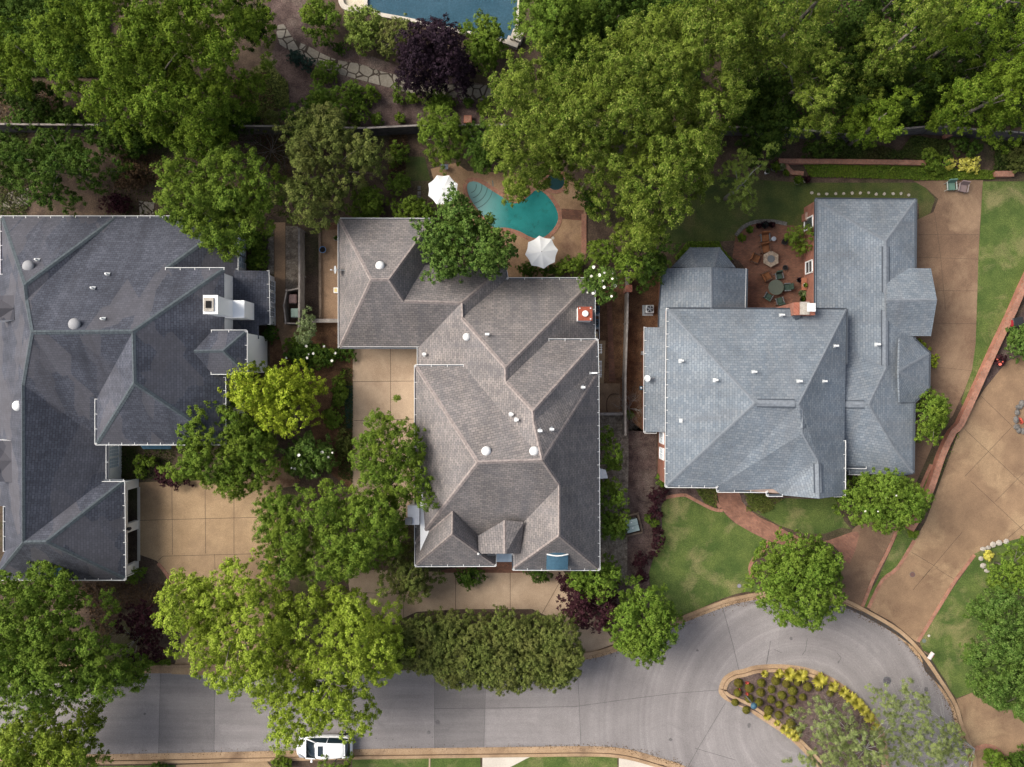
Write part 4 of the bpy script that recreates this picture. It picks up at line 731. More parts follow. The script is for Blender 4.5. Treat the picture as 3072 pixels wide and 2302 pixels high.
def plant(name, label, cat, pts, zb, zt, leaf, lobe=.9, size=.21, asp=.55, dens=1.0, group=None, z0=0, rough=.42, thin=1.14, limbs=6, bark=None, base=None, flat=.6, fill=.7):
    """pts: outline of the crown in the photo. The crown is a dome of leaf clumps between zb and zt on a tapered trunk with limbs"""
    SEED[0] += 1; rg = np.random.default_rng(SEED[0]); zm = zb+.35*(zt-zb)
    poly = [tuple(W(p, zm).xy) for p in pts]; P = np.array(poly); lo, hi = P.min(0), P.max(0)
    area = .5*abs(sum(P[i-1][0]*P[i][1]-P[i][0]*P[i-1][1] for i in range(len(P))))
    lobe = min(lobe, .34*math.sqrt(area)); size *= .68; want = int(thin*area/(lobe*lobe)*.95)+3
    cand = rg.uniform(lo, hi, (want*14+60, 2)); cand = cand[inside(cand, poly)]; d = edge_d(cand, poly); dm = d.max() if len(d) else 1
    keep = []; kd = []
    for q, dd in zip(cand, d):
        if dd < .16*lobe: continue
        if all((q[0]-k[0])**2+(q[1]-k[1])**2 > (.72*lobe)**2 for k in keep): keep.append(q); kd.append(dd)
        if len(keep) >= want: break
    keep = np.array(keep); kd = np.array(kd); t = np.clip(kd/(flat*dm), 0, 1); prof = np.sqrt(1-(1-t)**2)
    z = zb+(zt-zb)*(prof*(1-rough)+rough*rg.uniform(-.9, 1, len(t))); rr = np.minimum(lobe*rg.uniform(.55, 1.2, len(t)), np.maximum(kd*1.15, .45*lobe))
    z = np.maximum(z, zb*.6+rr*.6+z0*.3)
    L = np.c_[keep, z]
    nf = int(len(L)*fill)
    if nf:
        ii = rg.integers(0, len(L), nf); F = L[ii].copy(); F[:, 2] = zb*.75+(F[:, 2]-zb*.75)*rg.uniform(.05, .7, nf); F[:, :2] += rg.normal(0, .35*lobe, (nf, 2)); L = np.r_[L, F]; rr = np.r_[rr, rr[ii]]
    # every clump carries tufts of leaves; leaves point outwards from their tuft
    rt = np.clip(.25*lobe, .11, .23); ct = np.maximum(4, dens*2.5*(rr/rt)**2*.62).astype(int); li = np.repeat(np.arange(len(L)), ct); m = len(li)
    td = rg.normal(size=(m, 3)); td[:, 2] = np.abs(td[:, 2])*rg.choice([1, 1, 1, -.5], m); td /= np.linalg.norm(td, axis=1)[:, None]
    tp = L[li]+td*(rr[li]*rg.uniform(.62, 1.12, m))[:, None]*np.array([1, 1, .85]); tr = rt*rg.uniform(.75, 1.3, m)
    per = max(5, int(2.1*4*rt*rt/(size*size*asp*.5)*.55)); idx = np.repeat(np.arange(m), per); n = len(idx); LEAFN[0] += n
    dv = rg.normal(size=(n, 3))+td[idx]*.9; dv /= np.linalg.norm(dv, axis=1)[:, None]
    pos = tp[idx]+dv*(tr[idx]*rg.uniform(.25, 1.15, n))[:, None]; pos[:, 2] = np.maximum(pos[:, 2], .04)
    nr = dv*.45+td[idx]*.45+np.array([0, 0, .32])+rg.normal(0, .36, (n, 3)); sz = size*rg.uniform(.7, 1.4, n)
    c = P.mean(0) if base is None else np.array(base); root = thing(name, label, cat, (c[0], c[1], z0), 0, group); off = (c[0], c[1], z0)
    quads('crown', leafco(rg, pos, nr, sz, asp, dv), LM[leaf], root, off)
    if limbs:
        b = MB(); h0 = max(zt*.017, .03); hz = z0+(zb-z0)*.75+.15
        ax = [Vector((c[0], c[1], z0-.05)), Vector((c[0]+rg.normal(0, .05), c[1]+rg.normal(0, .05), z0+(hz-z0)*.5)), Vector((c[0], c[1], hz))]
        top = L[:len(keep)]; j = int(np.argmin(((top[:, :2]-c)**2).sum(1))); tz = Vector(top[j]); b.tube(ax+[ax[-1].lerp(tz, .5)+Vector((0, 0, .1)), tz], [h0*1.5, h0*1.1, h0, h0*.6, h0*.22], 7)
        for q in rg.choice(len(top), min(limbs, len(top)), replace=False):
            e = Vector(top[q]); f_ = ax[-1].lerp(tz, float(rg.uniform(0, .7))); m = f_.lerp(e, .5)+Vector((rg.normal(0, .1), rg.normal(0, .1), .12*(zt-zb))); b.tube([f_, m, e], [h0*.36, h0*.22, h0*.06], 5)
        b.build('trunk' if zt > 2.4 else 'stem', bark or m_bark, root, True)
    root['top'] = 0; del root['top']
    return root, L, rr, off
def ell(tile, x, y, rx, ry=None, n=14, j=.12):
    ry = ry or rx; rg = random.Random(x*7+y); return T(tile, *[(x+rx*math.cos(2*math.pi*i/n)*(1+rg.uniform(-j, j)), y+ry*math.sin(2*math.pi*i/n)*(1+rg.uniform(-j, j))) for i in range(n)])
def blossoms(pl, pixels, r=.13, mat=None, zt=None):
    root, L, rr, off = pl; me = None; rg = random.Random(5)
    for tile, x, y in pixels:
        p = None
        z = (zt or L[:, 2].max()); q = W(T(tile, (x, y))[0], z)
        dd = np.linalg.norm(L[:, :2]-np.array(q.xy), axis=1); k = int(np.argmin(dd-L[:, 2]*.15)); z = L[k, 2]+rr[k]*.85; q = W(T(tile, (x, y))[0], z)
        if me is None:
            b = MB()
            for i in range(7):
                a = 2*math.pi*i/7; u = Vector((math.cos(a), math.sin(a), .35)); s = Vector((-math.sin(a), math.cos(a), 0)); b.add([Vector((0, 0, 0)), u*r*.6+s*r*.38, u*r*1.1, u*r*.6-s*r*.38], [(0, 1, 2, 3)])
            b.lathe((0, 0, 0), [(r*.3, 0), (r*.34, r*.3), (r*.1, r*.55)], 7)
            o = b.build('blossom', mat or m_flow); me = o.data
        else: o = bpy.data.objects.new('blossom', me); COL.objects.link(o)
        o.parent = root; o.location = q-Vector(off); o.rotation_euler = (rg.uniform(-.4, .4), rg.uniform(-.4, .4), rg.uniform(0, 6)); s = rg.uniform(.75, 1.3); o.scale = (s, s, s)
O = 'tall trees along the back of the gardens'
D_ = lambda *p: T('D', *p)
plant('oak_tree', 'big sunlit oak filling the top left corner with the largest crown there', 'tree', T('a1', (720, -60), (1500, -80), (2150, -60), (2180, 150), (2150, 330), (2100, 600), (2000, 760), (1880, 960), (1860, 1100), (1700, 1240), (1560, 1200), (1400, 1130), (1200, 1110), (1100, 1030), (900, 1010), (760, 960), (600, 990), (540, 850), (560, 700), (470, 560), (480, 400), (560, 250), (480, 100)), 5, 14, 'oak', 1.0, .21, .5, limbs=2, group=O)
plant('oak_tree', 'mid height oak at the left edge, left of the big corner oak', 'tree', T('a1', (-120, 260), (200, 230), (350, 300), (480, 420), (520, 520), (540, 650), (480, 740), (330, 700), (150, 700), (-120, 620)), 4.5, 9, 'oak', 1.0, .21, .5, limbs=2, group=O)
plant('oak_tree', 'dark oak cut off by the top left corner of the picture', 'tree', T('a1', (-120, -100), (420, -100), (560, 60), (500, 200), (380, 260), (150, 220), (-120, 230)), 4, 9, 'deep', 1.0, .22, limbs=2, group=O)
plant('garden_tree', 'dark round tree above the left end of the charcoal roof', 'tree', T('a1', (140, 1130), (380, 1040), (560, 1080), (700, 1140), (690, 1230), (850, 1260), (1020, 1330), (1030, 1420), (930, 1490), (820, 1560), (680, 1500), (640, 1600), (660, 1700), (400, 1760), (250, 1700), (230, 1560), (160, 1480), (130, 1300)), 3, 7, 'deep', .8, .2, thin=.9)
plant('garden_tree', 'small dark tree at the left edge above the charcoal roof', 'tree', T('a1', (-100, 1060), (40, 1080), (120, 1200), (150, 1420), (100, 1560), (-100, 1600)), 2, 5, 'deep', .75, .2)
plant('shrub', 'deep shaded shrub under the lower edge of the corner oak', 'shrub', T('a1', (700, 1050), (1100, 1030), (1250, 1150), (1180, 1280), (900, 1280), (720, 1180)), .8, 3, 'deep', .7, .2)
plant('shrub', 'dark shrub in shade left of the corner oak fence', 'shrub', T('a1', (380, 900), (560, 880), (650, 1000), (560, 1040), (420, 1020)), .5, 2, 'deep', .6, .18)
plant('shade_tree', 'broad green tree overhanging the upper right of the charcoal roof', 'tree', D_((345, 345), (380, 310), (440, 330), (500, 318), (545, 330), (600, 360), (605, 440), (585, 480), (535, 520), (520, 545), (480, 550), (450, 530), (410, 515), (360, 470), (345, 420)), 4.8, 8.6, 'mid', .95, .19)
plant('shade_tree', 'grey green spreading tree left of the white parasols', 'tree', D_((600, 290), (660, 240), (720, 240), (760, 270), (800, 280), (845, 330), (830, 370), (780, 390), (735, 430), (735, 470), (700, 500), (650, 490), (600, 470), (605, 400), (640, 350)), 3.6, 7.6, 'olive', .8, .18, thin=.85)
plant('sumac_shrub', 'light feathery bush above the grey green spreading tree', 'shrub', D_((655, 240), (665, 195), (700, 185), (745, 200), (765, 245), (700, 265)), 1.6, 3.6, 'fresh', .6, .2, .35)
plant('shrub', 'dark bush beside the bare twiggy thicket', 'shrub', ell('D', 645, 262, 38, 32), 2, 4.5, 'deep', .7, .18)
plant('shrub', 'rounded green bush against the brown roof beneath the spreading tree', 'shrub', ell('D', 795, 440, 44, 38), .8, 2.6, 'mid', .6, .16, group='bushes against the brown roof')
plant('shrub', 'rounded green bush against the brown roof next to the left parasol', 'shrub', ell('D', 893, 455, 46, 28), .8, 2.4, 'mid', .6, .16, group='bushes against the brown roof')
plant('shrub', 'small pale bush between the stepping path and the left parasol', 'shrub', ell('D', 858, 398, 26, 24), .5, 1.6, 'fresh', .5, .15)
plant('cedar_tree', 'feathery dark green tree just above the left parasol', 'tree', D_((905, 260), (950, 235), (1000, 265), (1010, 310), (985, 345), (940, 355), (905, 320)), 2.5, 6.5, 'mid', .7, .18, .35)
plant('cedar_tree', 'feathery dark green tree between the left parasol and the big oak', 'tree', D_((1000, 280), (1040, 260), (1080, 290), (1075, 360), (1045, 395), (1010, 360)), 2.5, 6, 'deep', .7, .18, .35)
plant('plum_tree', 'dark purple plum tree beside the flagstone path', 'tree', T('a2', (1180, 430), (1280, 320), (1380, 230), (1440, 130), (1600, 170), (1700, 300), (1760, 400), (1830, 540), (1810, 650), (1700, 780), (1560, 720), (1400, 750), (1260, 740), (1190, 620)), 2.2, 6, 'purple', .75, .19)
plant('shrub', 'tall green shrub below the curved pool deck', 'shrub', T('a2', (430, 20), (560, -30), (700, 60), (730, 180), (640, 330), (500, 330), (430, 200)), 1.4, 4, 'mid', .7, .18)
plant('shrub', 'yellowish loose shrub along the large blue pool', 'shrub', T('a2', (760, 180), (900, 70), (1080, 110), (1100, 220), (1000, 400), (870, 430), (770, 330)), 1.0, 3.4, 'pale', .6, .17)
plant('shrub', 'olive shrub between the yellowish shrub and the purple plum', 'shrub', T('a2', (1100, 180), (1300, 150), (1400, 250), (1260, 380), (1180, 470), (1040, 460), (1020, 330)), 1.2, 3.6, 'olive', .65, .17)
plant('shrub', 'large green shrub right of the purple plum below the pool', 'shrub', T('a2', (1700, 260), (1880, 160), (2040, 200), (2120, 400), (2050, 500), (1900, 640), (1780, 480)), 1.4, 4.2, 'mid', .7, .18)
plant('shrub', 'dark low shrub under the yellowish shrub by the flagstones', 'shrub', T('a2', (560, 340), (780, 360), (820, 430), (700, 430)), .3, 1.3, 'deep', .5, .16)
plant('fern_shrub', 'bright green rosette bush overlapping the flagstone path', 'shrub', ell('a2', 618, 592, 98, 92, j=.08), .3, 1.3, 'fresh', .5, .22, .3)
plant('juniper', 'blue green juniper on the lower side of the flagstone path', 'shrub', T('a2', (270, 430), (350, 420), (500, 520), (480, 620), (400, 560), (290, 500)), .2, .8, 'blue', .42, .14, .3)
for k, (pts, lab, lf) in enumerate([(T('a2', (660, 720), (850, 690), (950, 760), (930, 880), (820, 890), (780, 860), (760, 780)), 'yellow green shrub on the upper side of the mulch walk, left of two', 'fresh'), (T('a2', (930, 720), (1010, 740), (1060, 800), (1040, 860), (940, 830)), 'yellow green shrub on the mulch walk, right of the larger one', 'mid'),
    (T('a2', (1150, 720), (1230, 700), (1250, 850), (1180, 850)), 'narrow shrub directly right of the mulch walk', 'mid'), (ell('a2', 1315, 810, 60, 40), 'small shrub under the purple plum tree', 'mid'), (T('a2', (1380, 800), (1550, 750), (1700, 830), (1640, 900), (1580, 960), (1450, 900)), 'wide fern like shrub below the plum tree path', 'fresh'),
    (ell('a2', 1020, 985, 42), 'tiny round bush on the left of the mulch walk by the fence', 'mid'), (ell('a2', 1218, 980, 40), 'tiny round bush on the right of the mulch walk by the fence', 'mid'), (ell('a2', 1780, 845, 38), 'tiny bush on dark mulch below the right flagstones', 'deep'), (ell('a2', 1915, 885, 55, 70), 'bush at the end of the flagstones under the big oak', 'mid')]):
    plant('shrub', lab, 'shrub', pts, .3, 1.5 if k < 5 else .9, lf, .5, .16, .5, group='shrubs along the flagstone path')
plant('oak_tree', 'largest blossoming oak spreading over the turquoise pool', 'tree', D_((1060, 190), (1110, 130), (1200, 110), (1280, 120), (1330, 60), (1400, 40), (1480, 0), (1560, -40), (1640, -40), (1690, 40), (1690, 100), (1640, 140), (1600, 240), (1560, 300), (1570, 360), (1520, 410), (1490, 440), (1470, 470), (1440, 510), (1400, 550), (1370, 540), (1330, 500), (1300, 470), (1280, 420), (1230, 390), (1200, 370), (1150, 400), (1120, 430), (1060, 380), (1060, 320), (1040, 260)), 6, 16, 'oak2', .95, .22, .36, limbs=2, group=O, fill=.6)
plant('garden_tree', 'pale green tree beside the right end of the large blue pool', 'tree', D_((1110, 30), (1160, -20), (1240, -30), (1290, 20), (1280, 90), (1230, 120), (1160, 115), (1115, 80)), 4, 8, 'fresh', .9, .19, group=O)
plant('garden_tree', 'dark tree at the top edge right of the pale green tree', 'tree', D_((1270, -40), (1420, -40), (1420, 40), (1340, 80), (1285, 70)), 3, 7, 'deep', .9, .2, group=O)
plant('oak_tree', 'sparse yellowish oak with bare grey limbs right of the largest oak', 'tree', T('a4', (0, 400), (150, 350), (300, 300), (450, 300), (550, 400), (620, 600), (640, 750), (670, 900), (600, 1000), (600, 1120), (450, 1170), (280, 1150), (300, 1000), (250, 900), (300, 720), (150, 700), (0, 690), (-100, 600), (-80, 460)), 4, 12.5, 'oak2', .85, .21, .4, thin=.75, limbs=5, bark=m_bark, group=O, fill=.3)
plant('oak_tree', 'oak at the top edge right of the largest oak', 'tree', T('a4', (-50, -60), (700, -90), (750, 100), (650, 200), (480, 230), (330, 200), (200, 160), (0, 150)), 4, 13, 'oak2', .9, .21, .4, thin=.8, limbs=2, group=O)
plant('oak_tree', 'tall oak with a pale lit crown in the middle of the top right trees', 'tree', T('a4', (880, 180), (1000, 100), (1250, 80), (1400, 120), (1420, 250), (1370, 480), (1250, 560), (1200, 640), (1000, 650), (900, 560), (900, 380)), 4, 14.5, 'oak2', .9, .21, .42, limbs=2, group=O)
plant('oak_tree', 'lower oak reaching down to the brick garden wall', 'tree', T('a4', (720, 1000), (900, 850), (1080, 800), (1250, 780), (1290, 880), (1150, 980), (1190, 1080), (1080, 1200), (980, 1250), (880, 1170), (800, 1180), (740, 1080)), 4, 9, 'oak', .95, .21, .45, limbs=2, group=O)
plant('oak_tree', 'tall oak right of the pale crowned one near the right edge', 'tree', T('a4', (1450, 40), (1800, 0), (1840, 200), (1800, 330), (1820, 480), (1700, 560), (1500, 520), (1430, 330)), 4, 14, 'oak', .9, .21, .45, limbs=2, group=O)
plant('oak_tree', 'oak cut off by the top right corner of the picture', 'tree', T('a4', (1850, -100), (2300, -100), (2300, 120), (2000, 110), (1890, 40)), 4, 13, 'oak2', .9, .21, .45, limbs=2, group=O)
plant('oak_tree', 'broad green oak above the bent fence at the right', 'tree', T('a4', (1350, 820), (1500, 750), (1700, 700), (1850, 640), (1950, 560), (2350, 500), (2350, 1150), (2150, 1160), (2050, 1080), (1900, 1040), (1750, 1000), (1620, 980), (1550, 1030), (1480, 950)), 3.5, 11.5, 'oak', .9, .21, .48, limbs=2, group=O)
plant('oak_tree', 'oak at the right edge between the corner oak and the broad one', 'tree', T('a4', (1880, 300), (2350, 180), (2350, 520), (1950, 620), (1850, 450)), 4, 12.5, 'oak', .9, .21, .48, limbs=2, group=O)
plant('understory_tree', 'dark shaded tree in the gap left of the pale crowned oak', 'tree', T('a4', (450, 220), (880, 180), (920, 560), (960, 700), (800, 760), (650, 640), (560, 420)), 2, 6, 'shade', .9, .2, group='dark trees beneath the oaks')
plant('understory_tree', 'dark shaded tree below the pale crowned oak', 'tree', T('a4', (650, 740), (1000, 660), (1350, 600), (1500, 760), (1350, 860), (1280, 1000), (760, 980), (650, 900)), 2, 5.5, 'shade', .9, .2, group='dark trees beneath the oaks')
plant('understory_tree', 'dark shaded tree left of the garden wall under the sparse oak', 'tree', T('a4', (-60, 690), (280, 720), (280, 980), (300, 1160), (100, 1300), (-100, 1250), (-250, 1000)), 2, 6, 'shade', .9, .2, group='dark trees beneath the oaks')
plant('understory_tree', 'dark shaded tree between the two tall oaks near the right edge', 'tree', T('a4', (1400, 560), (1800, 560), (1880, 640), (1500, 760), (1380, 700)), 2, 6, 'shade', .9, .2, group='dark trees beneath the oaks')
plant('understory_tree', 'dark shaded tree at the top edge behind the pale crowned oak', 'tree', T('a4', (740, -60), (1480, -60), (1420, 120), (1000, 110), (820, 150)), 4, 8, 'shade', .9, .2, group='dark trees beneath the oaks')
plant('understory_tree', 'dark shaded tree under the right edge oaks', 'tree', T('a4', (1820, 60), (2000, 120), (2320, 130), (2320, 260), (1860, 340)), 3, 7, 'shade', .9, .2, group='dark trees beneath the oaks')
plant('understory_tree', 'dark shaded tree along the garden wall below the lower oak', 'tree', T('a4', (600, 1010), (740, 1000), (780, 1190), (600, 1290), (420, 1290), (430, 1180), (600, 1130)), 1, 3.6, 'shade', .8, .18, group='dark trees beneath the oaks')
FS = 'dark shrubs along the back fence'
for x, y, rx, ry, z, lf, lab in ((70, 262, 62, 22, 2.6, 'deep', 'dark shrub hanging over the left end of the back fence'), (160, 258, 46, 24, 2.8, 'deep', 'dark shrub over the back fence under the corner oak'), (520, 262, 40, 26, 2.6, 'deep', 'dark shrub over the back fence right of the corner oak'), (575, 262, 30, 22, 2.2, 'olive', 'olive shrub over the back fence above the twiggy thicket'),
    (720, 270, 48, 26, 3, 'olive', 'olive shrub over the back fence above the spreading tree'), (775, 250, 26, 18, 2, 'mid', 'small green shrub at the left end of the visible fence piece'), (860, 330, 22, 26, 1.6, 'mid', 'green shrub on the bare ground left of the feathery trees'), (300, 300, 44, 26, 2.4, 'deep', 'dark shrub in the shade above the overhanging tree'), (280, 380, 30, 26, 1.3, 'brown', 'dry brown shrub in the shaded bed above the charcoal roof'), (250, 440, 34, 18, .9, 'wine', 'dark red low shrub in the shaded bed above the charcoal roof')):
    plant('shrub', lab, 'shrub', ell('D', x, y, rx, ry), .5, z, lf, .6, .18, group=FS)
BS = 'low plants in the bed beside the concrete drive'
for x, y, rx, ry, z, lf, lab in ((690, 770, 40, 24, 1.6, 'mid', 'green shrub in the bed right of the white blooming rose bush'), (745, 765, 26, 16, 1.0, 'deep', 'dark low shrub at the lower left corner of the brown roof'), (735, 845, 18, 34, .8, 'mid', 'narrow green plant in the bed beside the concrete drive'), (720, 905, 20, 22, .6, 'fresh', 'small bright plant in the middle of the dark bed'), (742, 960, 16, 36, .8, 'olive', 'olive plant along the lower end of the dark bed'), (640, 745, 26, 18, 1.0, 'mid', 'small bush above the bright yellow green tree')):
    plant('shrub', lab, 'shrub', ell('D', x, y, rx, ry), .15, z, lf, .42, .16, group=BS)
U_ = 'dark trees beneath the oaks'
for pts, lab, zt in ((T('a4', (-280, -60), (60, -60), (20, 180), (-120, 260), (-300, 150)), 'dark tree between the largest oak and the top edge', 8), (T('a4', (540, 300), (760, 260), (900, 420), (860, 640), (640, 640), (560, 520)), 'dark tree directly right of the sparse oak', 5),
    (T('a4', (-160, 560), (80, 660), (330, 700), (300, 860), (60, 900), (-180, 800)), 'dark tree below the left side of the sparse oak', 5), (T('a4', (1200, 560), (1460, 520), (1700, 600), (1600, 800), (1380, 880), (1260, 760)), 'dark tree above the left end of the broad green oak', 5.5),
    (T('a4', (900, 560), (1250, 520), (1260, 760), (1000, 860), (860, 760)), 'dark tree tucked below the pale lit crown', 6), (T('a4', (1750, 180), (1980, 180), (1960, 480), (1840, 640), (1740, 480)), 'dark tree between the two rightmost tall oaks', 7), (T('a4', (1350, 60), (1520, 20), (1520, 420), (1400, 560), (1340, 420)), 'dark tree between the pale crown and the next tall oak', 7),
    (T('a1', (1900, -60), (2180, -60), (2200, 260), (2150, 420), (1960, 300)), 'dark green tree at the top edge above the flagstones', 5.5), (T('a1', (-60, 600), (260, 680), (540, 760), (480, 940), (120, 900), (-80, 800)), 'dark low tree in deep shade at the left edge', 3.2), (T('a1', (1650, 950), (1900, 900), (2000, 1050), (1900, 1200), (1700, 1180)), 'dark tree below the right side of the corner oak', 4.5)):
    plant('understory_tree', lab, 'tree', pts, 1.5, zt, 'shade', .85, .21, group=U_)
plant('willow', 'thin drooping tree with pale fine leaves over the shaded lawn', 'tree', D_((1540, 380), (1590, 330), (1655, 330), (1660, 370), (1615, 395), (1650, 440), (1600, 475), (1570, 440), (1545, 430)), 3.5, 8, 'pale', .6, .2, .25, dens=.6, thin=.8, limbs=5, bark=m_barkw, fill=.1)
plant('glossy_tree', 'rounded glossy tree hanging over the brown roof beside the pool', 'tree', T('b2', (1310, 230), (1500, 200), (1580, 60), (1610, 10), (1700, 30), (1750, 120), (1860, 90), (1880, 230), (2010, 180), (2000, 320), (2100, 350), (2190, 400), (2170, 520), (2080, 650), (2000, 720), (1900, 720), (1800, 640), (1700, 760), (1600, 720), (1470, 790), (1370, 730), (1440, 620), (1400, 500), (1340, 420)), 5.6, 8.4, 'gloss', .8, .23, .6)
mg = plant('magnolia', 'small magnolia with white blossoms by the corner of the brown roof', 'tree', T('b3', (600, 720), (720, 640), (900, 680), (940, 800), (900, 900), (790, 950), (700, 880), (600, 850)), 3, 6.4, 'gloss', .65, .22, .5)
blossoms(mg, [('b3', x, y) for x, y in ((720, 640), (808, 686), (880, 690), (700, 716), (770, 706), (876, 738), (903, 735), (790, 757), (808, 807), (898, 795), (668, 852), (716, 856), (870, 882))], .105)
SH = 'shrubs between the pool patio and the fence'
plant('shrub', 'broad dark green shrub right of the parasol at the patio corner', 'shrub', T('b3', (400, 640), (480, 560), (640, 545), (640, 640), (600, 720), (430, 715)), .6, 2.4, 'mid', .55, .18, group=SH)
plant('box_bush', 'clipped round bush under the left half of the lower parasol', 'shrub', ell('b3', 195, 665, 80, 66, j=.05), .3, 1.5, 'deep', .45, .13); plant('box_bush', 'clipped round bush under the right half of the lower parasol', 'shrub', ell('b3', 345, 668, 66, 60, j=.05), .3, 1.4, 'deep', .45, .13)
plant('garden_tree', 'light green tree behind the blossoming magnolia', 'tree', T('b3', (880, 560), (1010, 500), (1120, 600), (1090, 720), (1000, 770), (930, 700)), 3, 6.2, 'mid', .7, .18, group=SH)
plant('garden_tree', 'dark tree at the upper end of the weathered fence', 'tree', T('b3', (1080, 430), (1250, 400), (1400, 480), (1330, 620), (1290, 770), (1150, 810), (1050, 760), (1120, 560)), 2.5, 6.4, 'deep', .75, .2, group=SH)
plant('garden_tree', 'olive tree between the patio brick edge and the magnolia', 'tree', T('b3', (680, 440), (900, 420), (910, 590), (720, 640), (650, 560)), 2, 5.2, 'mid', .7, .19, group=SH)
plant('shrub', 'dark shrub at the top right corner of the pool patio', 'shrub', T('b3', (560, 30), (720, 0), (800, 150), (740, 240), (640, 150)), 1.4, 4, 'deep', .7, .18, group=SH)
plant('magnolia', 'bright yellow green tree between the charcoal house and the drive', 'tree', D_((490, 830), (530, 800), (560, 782), (590, 800), (615, 780), (650, 790), (690, 800), (695, 840), (680, 870), (690, 900), (650, 930), (620, 950), (590, 930), (560, 920), (540, 890), (500, 880)), 3.8, 7.2, 'lime', .75, .21, .55)
plant('shade_tree', 'grey green tree over the corner of the charcoal roof and court', 'tree', D_((400, 900), (450, 850), (480, 870), (520, 890), (560, 920), (590, 960), (600, 1020), (560, 1060), (520, 1080), (460, 1070), (430, 1030), (370, 1040), (350, 1020), (395, 980), (385, 940)), 3.8, 7, 'mid', .75, .17, thin=1.0)
mg = plant('magnolia', 'low magnolia with white blossoms in a ring bed of dry leaves', 'tree', T('c2', (240, 560), (420, 450), (560, 480), (680, 600), (680, 720), (560, 800), (400, 820), (260, 780), (210, 700)), 1.6, 4.6, 'gloss', .65, .2, .5)
blossoms(mg, [('c2', x, y) for x, y in ((572, 600), (620, 640), (655, 603), (400, 700), (455, 712), (318, 732), (345, 735), (378, 625))], .10)
b = MB(); rg = random.Random(3)
ps = smooth_line(T('c2', (270, 660), (200, 690), (180, 760), (220, 820), (300, 850), (380, 830)), 5)
for i in range(120):
    p = W(rg.choice(ps)); s = .12; b.box((p.x+rg.gauss(0, .12), p.y+rg.gauss(0, .12), .05+rg.random()*.06), (s, s*.7, .02), rg.random()*6)
tag(b.build('leaf_litter', plain('dead_leaf', (.19, .105, .06), .9, amt=.5)), kind='stuff')
rb = plant('rose_bush', 'low rose bush with white blooms beside the concrete drive', 'shrub', T('b2', (280, 1330), (450, 1280), (640, 1310), (700, 1400), (620, 1480), (500, 1500), (400, 1470), (280, 1400)), .5, 2.2, 'deep', .5, .15)
blossoms(rb, [('b2', x, y) for x, y in ((440, 1295), (585, 1297), (458, 1362), (496, 1357), (447, 1392), (478, 1412), (680, 1353), (652, 1418), (275, 1392))], .095)
plant('variegated_shrub', 'narrow upright shrub with cream edged leaves by the low timber gate', 'shrub', T('b2', (360, 1200), (400, 1060), (440, 1000), (500, 1080), (525, 1180), (480, 1280), (400, 1280)), .8, 3, 'var', .5, .17)
plant('box_bush', 'small clipped dark ball bush below the charcoal porch roof', 'shrub', ell('b2', 150, 1185, 60, 72, j=.05), .4, 1.7, 'deep', .4, .13)
plant('shade_tree', 'green tree overhanging the concrete drive and brown roof edge', 'tree', T('c2', (840, 480), (960, 370), (960, 260), (1090, 270), (1250, 310), (1400, 400), (1420, 520), (1400, 700), (1460, 800), (1540, 950), (1520, 1060), (1440, 1090), (1330, 1020), (1250, 1000), (1100, 900), (900, 860), (830, 700)), 5.2, 8.8, 'mid', .8, .18)
plant('shade_tree', 'large deep green tree between the court and the front of the brown house', 'tree', T('c2', (480, 940), (700, 850), (950, 900), (1200, 900), (1250, 1000), (1330, 1050), (1250, 1100), (1260, 1230), (1340, 1280), (1200, 1350), (1130, 1500), (1000, 1600), (800, 1640), (640, 1680), (520, 1500), (450, 1250)), 4.6, 9, 'mid', .95, .19)
plant('shade_tree', 'thin leaved lighter tree on the right edge of the left court', 'tree', T('c2', (40, 960), (250, 880), (480, 940), (480, 1250), (540, 1500), (640, 1690), (400, 1640), (200, 1690), (100, 1480), (30, 1300), (0, 1100)), 4, 7.6, 'mid', .8, .17, thin=1.0)
plant('shade_tree', 'low grey green tree at the left end of the front drive', 'tree', T('c2', (1130, 1450), (1340, 1340), (1400, 1390), (1400, 1480), (1540, 1560), (1540, 1680), (1400, 1790), (1330, 1870), (1180, 1800), (1060, 1700), (1000, 1640)), 2, 5, 'olive', .7, .17)
plant('maple_tree', 'left one of the two bright yellow green trees by the street', 'tree', D_((345, 1275), (400, 1225), (430, 1255), (470, 1230), (500, 1200), (540, 1190), (580, 1215), (600, 1250), (640, 1285), (650, 1360), (620, 1430), (640, 1500), (580, 1520), (530, 1490), (480, 1480), (430, 1440), (385, 1410), (365, 1350)), 5, 10.5, 'gold', .85, .19, thin=.9)
plant('maple_tree', 'right one of the two bright yellow green trees, over the white car', 'tree', D_((640, 1290), (720, 1270), (780, 1260), (830, 1310), (865, 1350), (875, 1400), (865, 1440), (820, 1480), (790, 1500), (805, 1555), (800, 1590), (755, 1600), (720, 1575), (690, 1585), (640, 1605), (615, 1622), (590, 1600), (590, 1550), (600, 1500), (620, 1430), (630, 1350)), 5, 10, 'gold', .85, .19, thin=.85)
plant('oak_tree', 'dark green lobed tree at the left edge above the street', 'tree', T('d1', (-100, 60), (200, 20), (430, 50), (610, 100), (590, 250), (700, 290), (850, 300), (920, 400), (880, 520), (900, 600), (1070, 650), (960, 750), (1040, 800), (1030, 880), (1100, 930), (1090, 1020), (1030, 1080), (900, 1110), (780, 1060), (640, 1130), (400, 1200), (-100, 1150)), 4.6, 10.5, 'fresh', .9, .21, base=tuple(TW('d1', 150, 650).xy), group='trees at the bottom left corner')
